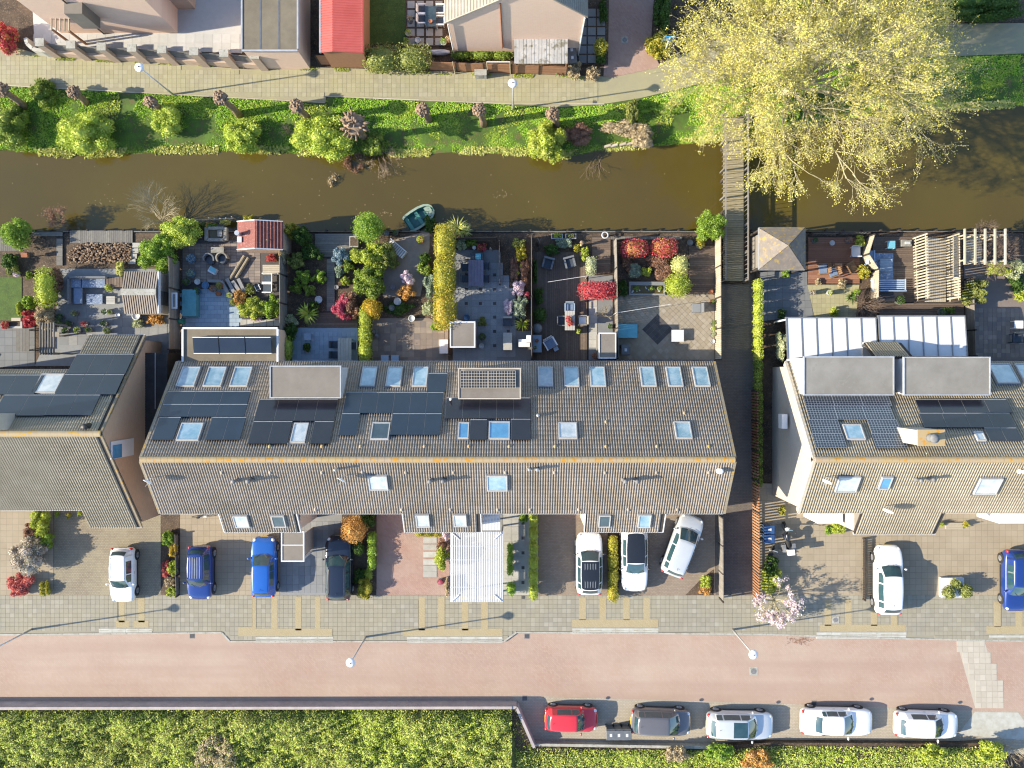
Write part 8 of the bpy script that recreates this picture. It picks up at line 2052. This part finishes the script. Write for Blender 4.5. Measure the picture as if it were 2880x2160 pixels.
box_thing('pond_grid', 'flat blue-teal square mat on the brown deck', 'mat', *q(2, 365, 765), *q(2, 430, 832), .03, [('mat_cloth', 'blue_cover', 0, 1, 0, 1, 0, .03)])
w_ = W(*q(2, 797, 385)); lf = thing('life_ring', 'white life ring on a post at the end of the jetty', 'life ring', (w_.x, w_.y, ZP)); pts = [(.2 * math.cos(t_ * .3307), .2 * math.sin(t_ * .3307), .5) for t_ in range(20)]; MB().tube(pts, .05, 8).build('ring', K['pot_white'], lf, True, True); MB().boxz(0, 0, -.1, .45, .08, .08).build('post', K['dark_timber'], lf, lc=1)
fence('pale ivy-spotted fence between the brown deck garden and the diamond patio', [q(2, 878, 425), q(2, 895, 1440)], 1.5, 'board_fence', z0=ZP, vertical=True, bw=.14, gap=.01)
# ---- diamond patio garden
g6 = slab('patio', [q(2, 900, 885), q(2, 1750, 885), q(2, 1750, 1450), q(2, 900, 1450)], ZP, K['slab_diag'], .05)
c6 = W(*q(2, 1262, 1185)); dm = W(*q(2, 1380, 1185)).x - c6.x
in_dia = lambda X, Y: 1 if abs(X - c6.x) + abs(Y - c6.y) * .87 < dm * 1.0 else 0
pave(g6, [q(2, 905, 890), q(2, 1715, 890), q(2, 1715, 1445), q(2, 905, 1445)], .29, .29, [K['slab_diag'], K['slab_dark']], ZP, 'patio_tile', rot=math.radians(45), limit=900, pickm=in_dia)
d6 = deck('garden_deck', [q(2, 1530, 455), q(2, 1750, 455), q(2, 1750, 880), q(2, 1530, 880)], ZP + .02, K['board_brown'], .14, 'x')
for lb, x, y, rx, ry, h, c_ in (('pink-red flushed photinia block at the water, nearer the jetty', 1055, 490, 38, 26, 1.5, 'photinia'), ('pink-red flushed photinia block at the water, nearer the bridge', 1310, 482, 38, 26, 1.5, 'photinia')): shrub(lb, *q(2, x, y), rx, ry, h, c_, .095, power=3.5, group='photinia blocks at the water', name='clipped_shrub')
shrub('pale cream-yellow leaved ball shrub beside the brown deck corner', *q(2, 1447, 632), 25, 26, 1.4, 'pale', .08, lumps=1, name='clipped_shrub'); shrub('large lime green ball shrub at the patio edge', *q(2, 1432, 805), 39, 36, 1.7, 'lime', .085, lumps=1, name='clipped_shrub')
for lb, x, y, rx, ry, h, c_ in (('pinkish heather patch in the photinia bed', 1260, 590, 44, 22, .5, 'plum'), ('silvery low shrub in the photinia bed', 1060, 680, 24, 22, .6, 'grey'), ('yellow-green euphorbia in the photinia bed', 1165, 685, 17, 15, .6, 'lime'), ('pink budded low shrub in the photinia bed', 1000, 620, 22, 24, .45, 'plum'), ('brown leafy patch in the photinia bed by the ball shrubs', 1300, 690, 34, 26, .4, 'plum'), ('yellow bush at the fence under the feathery bamboo', 1630, 430, 18, 14, .7, 'yellow'), ('dark shrub along the pale fence by the pond', 955, 830, 20, 24, .7, 'dark')): shrub(lb, *q(2, x, y), rx, ry, h, c_, .07)
shrub('large feathery bright green bamboo overhanging the canal by the footbridge', *q(2, 1715, 300), 46, 46, 2.3, 'bright', .17, lumps=12, aspect=.18, dens=.6, core=False, inner=.3)
w_ = W(*q(2, 1160, 845)); pd = thing('raised_pond', 'narrow raised pond with white stones and water plants', 'pond', (w_.x, w_.y, ZP))
for cx, cy, sx, sy in ((0, .38, 2.4, .24), (0, -.34, 2.4, .1), (-1.15, 0, .1, .56), (1.15, 0, .1, .56)): MB().boxz(cx, cy, 0, .3, sx, sy).build('pond_edge', K['slab_grey'], pd, lc=1)
MB().boxz(0, .02, 0, .18, 2.2, .6).build('pond_water', K['water'], pd, lc=1)
for k in range(16): MB().blob((random.uniform(-1, 1), random.uniform(-.25, .25), .2), (.06, .05, .04), 6, 4, .1).build('pebble', K['pot_white'], pd, lc=1)
for x in (-.7, .3, .8): link('foliage', foliage('foliage', [((x, .05, .25), (.2, .16, .16))], LF('shrub'), .08), pd, True)
box_thing('blue_covered_bench', 'blue-teal covered box against the pale fence on the diamond patio', 'box', *q(2, 902, 1142), *q(2, 1083, 1260), .55, [('box_body', 'teal_cover', .02, .98, .02, .98, 0, .48), ('box_lid', 'blue_cover', 0, 1, 0, 1, .48, .55)])
table('square white table on the diamond patio', *q(2, 1432, 1242), 34, 33, 'cloth_white', .42, name='white_table')
chair('grey cushioned chair by the picket fence on the diamond patio', *q(2, 1595, 1002), 90, 'wicker_grey', .62, cush='slab_grey', arms=False); bin_('dark wheelie bin against the house on the diamond patio', *q(2, 980, 1365), 0, 'plastic_grey')
w_ = W(*q(2, 1140, 1005)); wl3 = thing('washing_line', 'pale washing line pole crossing the diamond patio', 'washing line', (w_.x, w_.y, ZP)); p_, q_ = W(*q(2, 900, 1045), 1.5), W(*q(2, 1370, 970), 1.5); MB().tube([p_, q_], .012, 6).build('line_pole', K['white_metal'], wl3); MB().tube([(p_.x, p_.y, 0), p_], .02, 6).build('post', K['white_metal'], wl3)
for i, (x, y) in enumerate(((1735, 1130), (1735, 1180), (1735, 1230), (1737, 1290), (1730, 945), (1720, 860))): pot(('small pot row by the picket fence, first', 'small pot row by the picket fence, second', 'small pot row by the picket fence, third', 'two ring pot at the house end of the picket fence', 'reddish pot by the picket fence near the grey chair', 'ring shaped pot by the picket fence at the deck end')[i], *q(2, x, y), 6, .3, ('pot_grey', 'pot_white', 'pot_grey', 'pot_white', 'terracotta', 'terracotta')[i], ('shrub', 'lime', 'variegated', None, 'dark', None)[i])
pot('dark ring pot on the deck near the canal', *q(2, 1540, 437), 8, .35, 'pot_grey'); pot('second dark ring pot under the bamboo', *q(2, 1622, 455), 11, .35, 'pot_grey', 'yellow')
deck('jetty', [q(2, 850, 385), q(2, 1480, 385), q(2, 1480, 410), q(2, 850, 410)], ZP + .02, K['board_grey'], .14, 'y')
fence('pale picket fence between the diamond patio and the alley', [q(2, 1752, 400), q(2, 1755, 1450)], 1.5, 'board_pale', z0=ZP, vertical=True, bw=.11, gap=.015, name='picket_fence', th=.05)
# ---- footbridge
zb_ = .35
a, b = W(*Q(2, 0, 1825, 1000), zb_), W(*q(2, 2000, 770), zb_)
br = thing('footbridge', 'timber footbridge with railings across the canal', 'bridge', ((a.x + b.x) / 2, (a.y + b.y) / 2, -.7))
n = int((a.y - b.y) / .155); me = MB().box(0, 0, 0, b.x - a.x, .135, .05).mesh('plank', K['board_bridge'])
for k in range(n):
    o = bpy.data.objects.new('plank', me); COL.objects.link(o); o.parent = br; o.location = Vector(((a.x + b.x) / 2, b.y + (k + .5) * .155, zb_ + random.uniform(-.004, .004))) - wloc(br)
for xx in (a.x + .15, b.x - .15): MB().boxz(xx, (a.y + b.y) / 2, zb_ - .35, zb_ - .03, .14, a.y - b.y).build('girder', K['dark_timber'], br)
for k in range(4):
    yy = a.y - 2 - (a.y - b.y - 4.5) * k / 3
    for xx in (a.x + .15, b.x - .15): MB().boxz(xx, yy, -2.0, zb_ - .35, .2, .2).build('pile', K['dark_timber'], br)
for sg, xx in ((-1, a.x - .06), (1, b.x + .06)):
    for zz in (1.3, 1.22): MB().boxz(xx, (a.y + b.y) / 2, zz - .05, zz, .09 if zz > 1.25 else .05, a.y - b.y).build('handrail', K['board_fence'], br)
    m_ = int((a.y - b.y) / .30); me2 = MB().box(0, 0, 0, .03, .03, 1.0).mesh('baluster', K['board_fence'])
    for k in range(m_):
        o = bpy.data.objects.new('baluster', me2); COL.objects.link(o); o.parent = br; o.location = Vector((xx, b.y + (k + .5) * .30, zb_ + .42)) - wloc(br)
    for k in range(7): yy = b.y + (a.y - b.y) * k / 6; MB().boxz(xx, yy, -.2, 1.28, .1, .1).build('post', K['board_grey'], br)
# ---- gardens east of the alley
zt = 2.6; a, b = W(*q(2, 2135, 670), zt), W(*q(3, 318, 310), zt); cx, cy = (a.x + b.x) / 2, (a.y + b.y) / 2
gz = thing('gazebo', 'square gazebo with hipped brown slate roof covered in lichen', 'gazebo', (cx, cy, ZP))
mat('lichen_tile', ph('9a8e80'), ph('887c70'), 2.0, c3=ph('c0a050'), s3=3.4, bump=.5)
ap = (cx, cy, zt + 1.3); cs = [(a.x, a.y, zt), (b.x, a.y, zt), (b.x, b.y, zt), (a.x, b.y, zt)]
for i in range(4):
    p_, q_ = Vector(cs[i]), Vector(cs[(i + 1) % 4]); A_ = Vector(ap)
    nrm = (q_ - p_).cross(A_ - p_).normalized()
    for r_ in range(7):
        t0, t1 = r_ / 7, (r_ + 1) / 7
        v0, v1, v2, v3 = p_.lerp(A_, t0), q_.lerp(A_, t0), q_.lerp(A_, t1), p_.lerp(A_, t1)
        MB().add([v0 + nrm * .05, v1 + nrm * .05, v2 + nrm * .015, v3 + nrm * .015, v0, v1, v2, v3], [(0, 1, 2, 3), (7, 6, 5, 4), (0, 4, 5, 1)]).build('slate_course', K['lichen_tile'], gz)
for i in range(4):
    p_, q_ = Vector(cs[i]), Vector(cs[(i + 1) % 4]); MB().beam(p_ + Vector((0, 0, -.04)), q_ + Vector((0, 0, -.04)), .09, .1).build('gutter', K['zinc'], gz); MB().boxz(cs[i][0] * .93 + cx * .07, cs[i][1] * .93 + cy * .07, 0, zt - .05, .12, .12).build('post', K['dark_timber'], gz)
MB().boxz(cx - (b.x - a.x) * .42, cy, 0, zt - .1, .06, (b.y - a.y) * .8).build('side_wall', K['board_fence'], gz)
slab('patio', [q(2, 2140, 690), q(3, 340, 690), q(3, 340, 800), q(3, 400, 1090), q(3, 150, 1090), (2130, 905)], ZP, K['patio_grey'], .05); slab('patio', [q(3, 340, 802), q(3, 790, 802), q(3, 760, 1085), q(3, 405, 1085)], ZP + .004, K['path_tile'], .05)
deck('garden_deck', [q(3, 348, 385), q(3, 790, 385), q(3, 790, 790), q(3, 348, 790)], ZP + .05, K['board_red'], .14, 'x'); deck('garden_deck', [q(3, 905, 385), q(3, 1300, 385), q(3, 1300, 950), q(3, 905, 950)], ZP + .05, K['board_brown'], .14, 'x'); deck('garden_deck', [q(3, 960, 952), q(3, 1690, 952), q(3, 1690, 1070), q(3, 960, 1070)], ZP + .04, K['board_brown'], .14, 'x'); deck('garden_deck', [q(3, 1355, 400), q(3, 1540, 400), q(3, 1540, 950), q(3, 1355, 950)], ZP + .04, K['board_pale'], .14, 'y')
fence('low picket rail with pale post tops along the red deck at the water', [q(3, 345, 375), q(3, 830, 372)], .8, 'board_grey', z0=ZP, vertical=True, bw=.07, gap=.13)
w_ = W(*q(3, 750, 470))
for i, (x, y, d_, c_) in enumerate(((475, 665, 95, 'teak'), (725, 650, -60, 'teak'), (760, 515, -90, 'board_grey'), (560, 690, 110, 'teak'))): chair(('wooden slat deck chair on the red deck, nearer the gazebo', 'large wooden deck chair beside the square deck table', 'white slatted chair at the lime shrub on the red deck', 'small slat foot chair in front of the deck chairs')[i], *q(3, x, y), d_, c_ if i != 2 else 'white_paint', .62, .36, .8, True, 'cushion_blue' if i in (0, 3) else None, slats=5, name='deck_chair', group='deck chairs on the red deck')
table('square wooden deck table between the deck chairs', *q(3, 610, 645), 20, 18, 'board_orange', .45, z=ZP + .08)
for lb, x, y, rx, ry, h, c_ in (('lime leaved pot shrub at the deck corner by the water', 795, 420, 19, 17, .9, 'lime'), ('yellow-green shrub between the two decks', 825, 690, 24, 20, .9, 'yellow'), ('round clipped pot tree below the decks', 765, 870, 13, 10, .9, 'bright'), ('bushy plant on the grey patio below the gazebo', 155, 708, 12, 11, .7, 'bright'), ('lime spiky bush before the lean-to roof', 575, 1035, 17, 14, .7, 'lime'), ('brown dried hydrangea at the edge of the red deck', 640, 790, 18, 14, .5, 'tan'), ('small brown dried flowers near the deck corner', 435, 775, 10, 10, .4, 'tan'), ('dark green fern bed beside the lean-to corner', 120, 1050, 16, 14, .6, 'dark'),
     ('bushy yellow-green olive shrub beside the trellis', 1790, 870, 42, 40, 1.7, 'olive'), ('lime rose bush below the pergola beams', 2000, 660, 42, 22, 1.2, 'lime'), ('variegated bush at the end of the pergola', 2140, 670, 28, 30, 1.3, 'variegated'), ('lime shrub at the eastern patio bed', 2190, 900, 24, 16, .8, 'lime'), ('dark planting bed at the eastern edge', 2150, 800, 26, 28, .7, 'dark'), ('green plant at the wheel pot by the lean-to', 1580, 1025, 16, 10, .6, 'shrub'), ('climbing rose on the alley side of the lean-to', 115, 1330, 14, 44, 1.6, 'variegated')): shrub(lb, *q(3, x, y), rx, ry, h, c_, .08)
pot('round white pot with bright ball on the pale path', *q(3, 535, 868), 7, .5, 'pot_white', 'lime', plant_h=.25); pot('round stone pot on the pale path', *q(3, 390, 868), 7, .5, 'pot_grey', 'tan', plant_h=.2); pot('white ring pot by the low picket rail', *q(3, 556, 440), 7, .35, 'pot_white'); pot('dark tub by the low picket rail', *q(3, 405, 418), 7, .35, 'pot_grey', 'dark'); pot('dark tub at the deck corner by the lime shrub', *q(3, 695, 415), 8, .35, 'pot_grey', 'plum'); pot('black tub by the lean-to at the plank walk', *q(3, 1505, 1035), 10, .45, 'pot_grey', 'dark')
fronds('trailing palm in a pot on the pale path', *q(3, 720, 910), 22, .6, 'dark', 22, width=.08); brush('bare wisteria tangle between path and plank walk', *q(3, 850, 980), 44, 1.3, K['twig_purple'], 24, 3, name='wisteria'); brush('bare climbing vine over the pergola beams', *q(3, 1950, 520), 60, 1.6, K['twig_purple'], 30, 3, name='climbing_vine', z0=ZP + .8); brush('bare twigs above the canal end of the pergola', *q(3, 1880, 310), 26, 1.0, K['twig_purple'], 14, 3, name='climbing_vine', z0=ZP + .9)
fence('pale curved board fence between the red deck and the rug deck', [q(3, 850, 395), q(3, 800, 560), q(3, 885, 690), q(3, 880, 940)], 1.2, 'board_pale', z0=ZP, vertical=True, bw=.13, gap=.01)
rug = box_thing('outdoor_rug', 'blue and white patterned outdoor rug on the brown deck', 'rug', *q(3, 918, 530), *q(3, 1078, 755), .1, [('rug_cloth', 'rug_blue', 0, 1, 0, 1, .085, .10)] if 'rug_blue' in MATS else [])
mat('rug_blue', ph('9cb4cc'), ph('7894b4'), 6, c3=ph('d4dce4'), s3=5)
a, b = W(*q(3, 918, 755), .1), W(*q(3, 1078, 530), .1); MB().boxz((a.x + b.x) / 2, (a.y + b.y) / 2, ZP + .082, ZP + .095, b.x - a.x, b.y - a.y).build('rug_cloth', K['rug_blue'], rug); MB().boxz((a.x + b.x) / 2, (a.y + b.y) / 2, ZP + .095, ZP + .1, (b.x - a.x) * .55, (b.y - a.y) * .6).build('rug_motif', K['slab_blue'], rug)
table('pale blue slatted coffee table on the patterned rug', *q(3, 1022, 630), 34, 33, 'slab_blue', .42, z=ZP + .08, slats=8)
def slat_sofa(label, x0, y0, x1, y1, deg_back):
    a, b = W(*q(3, x0, y1), .6), W(*q(3, x1, y0), .6); t = thing('slatted_sofa', label, 'sofa', ((a.x + b.x) / 2, (a.y + b.y) / 2, ZP + .08)); sx, sy = b.x - a.x, b.y - a.y
    mm = mat('sofa_bluewhite', ph('c4d4e4'), ph('b0c4d8'), 4)
    n_ = 6
    if deg_back == 'y':
        for k in range(n_): MB().boxz(0, -sy / 2 + sy * (k + .5) / n_, .34, .38, sx, sy / n_ * .62).build('seat_slat', mm, t, lc=1)
        MB().boxz(0, -sy / 2, .38, .74, sx, .05).build('backrest', mm, t, lc=1)
    else:
        for k in range(n_): MB().boxz(-sx / 2 + sx * (k + .5) / n_, 0, .34, .38, sx / n_ * .62, sy).build('seat_slat', mm, t, lc=1)
        MB().boxz(-sx / 2, 0, .38, .74, .05, sy).build('backrest', mm, t, lc=1)
    for i in (-1, 1):
        MB().boxz(i * sx / 2, 0, .5, .55, .07, sy).build('armrest', mm, t, lc=1)
        for j in (-1, 1): MB().boxz(i * (sx / 2 - .04), j * (sy / 2 - .04), 0, .34, .06, .06).build('leg', mm, t, lc=1)
slat_sofa('blue-white slatted sofa along the lower edge of the patterned rug', 908, 752, 1182, 858, 'y'); slat_sofa('narrow blue-white slatted bench at the water end of the patterned rug', 855, 505, 915, 625, 'x')
box_thing('blue_stool', 'square blue stool on the brown deck at the water', 'stool', *q(3, 1032, 422), *q(3, 1100, 488), .4, [('seat', 'blue_cover', 0, 1, 0, 1, .36, .4), ('leg', 'white_paint', 0, .1, 0, .1, 0, .36), ('leg', 'white_paint', .9, 1, 0, .1, 0, .36), ('leg', 'white_paint', 0, .1, .9, 1, 0, .36), ('leg', 'white_paint', .9, 1, .9, 1, 0, .36)], z=ZP + .08)
box_thing('stone_trough', 'pale stone trough with a white stone at the water corner of the rug deck', 'trough', *q(3, 1158, 412), *q(3, 1245, 468), .35, [('trough_body', 'stone', 0, 1, 0, 1, 0, .3), ('white_stone', 'pot_white', .3, .8, .3, .7, .3, .4)], z=ZP + .08)
pot('black log burner on the plank deck below the slatted sofa', *q(3, 1140, 935), 12, .5, 'pot_grey', 'dark', z=ZP + .08)
box_thing('black_cover', 'black tarpaulin covered pile below the slatted sofa', 'cover', *q(3, 915, 862), *q(3, 1170, 950), .5, [('cover_top', 'black_metal', .02, .98, .05, .95, .05, .5), ('cover_hem', 'black_metal', 0, 1, 0, 1, 0, .05)], z=ZP + .08)
# slatted screens and pergolas
fence('tall pale slatted fence throwing striped shadows on its deck', [q(3, 1242, 395), q(3, 1262, 950)], 2.0, 'board_pale', z0=ZP, vertical=True, bw=.09, gap=.10, th=.05)
fence('pale vertical board screen on the trellis side of the striped deck', [q(3, 1530, 390), q(3, 1540, 960)], 1.7, 'board_pale', z0=ZP, vertical=True, bw=.12, gap=.05)
tr = thing('trellis', 'square lattice trellis panel beside the pergola beams', 'trellis', W(*q(3, 1630, 560)))
a, b = W(*q(3, 1600, 730), 1.9), W(*q(3, 1665, 380), 1.9)
for k in range(7): xx = a.x + (b.x - a.x) * k / 6; MB().beam((xx, a.y, 1.9 - .25 * k / 6), (xx, b.y, 1.9 - .25 * k / 6), .035, .03).build('lath', K['board_pale'], tr)
for k in range(23): yy = a.y + (b.y - a.y) * k / 22; MB().beam((a.x, yy, 1.93), (b.x, yy, 1.68), .03, .03).build('lath', K['board_pale'], tr)
for x, y in ((a.x, a.y), (b.x, a.y), (a.x, b.y), (b.x, b.y)): MB().boxz(x, y, 0, 1.88 if x == a.x else 1.64, .08, .08).build('post', K['board_pale'], tr)
pg = thing('beam_pergola', 'open pergola of five long pale beams reaching over the canal edge', 'pergola', W(*q(3, 1870, 500)))
for x in (1700, 1790, 1876, 1961, 2050): p_, q_ = W(*q(3, x, 318), 2.3), W(*q(3, x, 628), 2.3); MB().beam((p_.x, p_.y, 2.3), (q_.x, q_.y, 2.3), .09, .15).build('beam', K['board_pale'], pg); MB().boxz(p_.x, p_.y - .4, -.1, 2.22, .09, .09).build('post', K['board_pale'], pg); MB().boxz(q_.x, q_.y + .3, -.1, 2.22, .09, .09).build('post', K['board_pale'], pg)
for y in (372, 600): p_, q_ = W(*q(3, 1690, y), 2.15), W(*q(3, 2070, y), 2.15); MB().beam((p_.x, p_.y, 2.15), (q_.x, q_.y, 2.15), .07, .13).build('crossbeam', K['board_pale'], pg)
g8 = slab('patio', [q(3, 1690, 620), q(3, 1880, 620), q(3, 2400, 980), q(3, 2400, 1450), q(3, 1720, 1450)], ZP, K['slab_brown'], .05); pave(g8, [q(3, 1705, 1000), q(3, 2212, 1000), q(3, 2212, 1430), q(3, 1725, 1430)], .3, .3, K['slab_brown'], ZP, 'patio_slab'); deck('garden_deck', [q(3, 1700, 390), q(3, 1860, 390), q(3, 1860, 615), q(3, 1700, 615)], ZP + .04, K['board_pale'], .14, 'y')
chair('dark wicker chair at the eastern patio', *q(3, 2150, 1265), 180, 'cushion_dark', .6, arms=True, cush='cushion_dark'); box_thing('side_table', 'white square side table at the eastern patio', 'table', *q(3, 2130, 1112), *q(3, 2206, 1178), .5, [('table_top', 'white_metal', 0, 1, 0, 1, .46, .5), ('leg', 'white_metal', 0, .1, 0, .1, 0, .46), ('leg', 'white_metal', .9, 1, 0, .1, 0, .46), ('leg', 'white_metal', 0, .1, .9, 1, 0, .46), ('leg', 'white_metal', .9, 1, .9, 1, 0, .46)])
fence('grey board edge between lean-to walk and eastern patio', [q(3, 1692, 760), q(3, 1712, 1420)], 1.2, 'board_fence', z0=ZP)
# ---- north side details
hedge('large clipped laurel hedge block between red shed and orange fence', *Q(1, 0, 930, 375), *Q(1, 0, 1495, 590), 2.0, 'olive', .11, z0=0)
shrub('round golden leaved ball bush beside the paved strip of the brick house', *Q(2, 0, 767, 415), 20, 26, 1.5, 'yellow', .085, z0=0, lumps=1, name='clipped_shrub'); shrub('dark green base bush below the golden ball bush', *Q(2, 0, 765, 500), 18, 18, .9, 'dark', .08, z0=0)
shrub('tan dried hydrangea at the corner of the orange fence', *Q(2, 0, 540, 600), 26, 26, 1.1, 'tan', .085, z0=0); shrub('second tan dried shrub at the lane corner', *Q(2, 0, 700, 635), 26, 20, .9, 'tan', .085, z0=0); fronds('dark spiky plant at the end of the orange fence', *Q(2, 0, 410, 620), 20, .5, 'dark', 24, z0=0, width=.06)
shrub('red-green photinia bush at the western footpath edge', *Q(0, 0, 40, 320), 34, 46, 1.8, 'photinia', .09, z0=0); shrub('dark green bushes along the lane side of the brick house', *Q(2, 0, 790, 100), 15, 40, .6, 'dark', .08, z0=0)
table('white framed dark glass garden table on the paved square of the brick house', *Q(1, 0, 1510, 140), 30, 56, 'glass_dark', z=.05)
for i, (x, y, d_) in enumerate(((1435, 85, -90), (1435, 170, -90), (1590, 85, 90), (1590, 185, 90))): chair(('white framed dark chair at the glass table, lawn side further from the canal', 'white framed dark chair at the glass table, lawn side nearer the canal', 'white framed dark chair at the glass table, house side further from the canal', 'white framed dark chair at the glass table, house side nearer the canal')[i], *Q(1, 0, x, y), d_, 'white_metal', .52, arms=True, cush='cushion_dark', z=.05, group='chairs at the glass table')
pot('terracotta candle pot on the glass table', *Q(1, 0, 1508, 180), 5, .2, 'terracotta', z=.8); 
for i, (x, y, m_, c_) in enumerate(((1297, 355, 'pot_grey', 'bright'), (1397, 345, 'pot_white', None), (1315, 285, 'pot_white', 'lime'), (1330, 170, 'pot_grey', 'tan'), (1620, 365, 'pot_white', 'bright'), (1660, 345, 'terracotta', 'tan'))): pot(('dark tub with grass beside the laurel hedge block', 'white ring pot beside the laurel hedge block', 'white pot with lime plant on the paved square', 'little figure pot on the paved square', 'white pot with leaves at the white downpipe', 'terracotta pot at the white downpipe')[i], *Q(1, 0, x, y), 8, .35, m_, c_, z=.05)
hedge('low box edging inside the orange fence of the brick house', *Q(1, 0, 1690, 415), *Q(2, 0, 0, 510), .6, 'shrub', .08, z0=0)
w_ = W(*Q(1, 0, 1590, 460)); tp = thing('tarpaulin', 'white and blue tarpaulin bundle by the orange fence', 'tarpaulin', (w_.x, w_.y, 0)); MB().blob((0, 0, .18), (.75, .2, .2), 12, 6, .2).build('tarpaulin_cloth', K['cloth_white'], tp, True, True); MB().tube([(-.3, -.22, .2), (-.28, .2, .25)], .02, 5).build('rope', K['plastic_blue'], tp, lc=1)
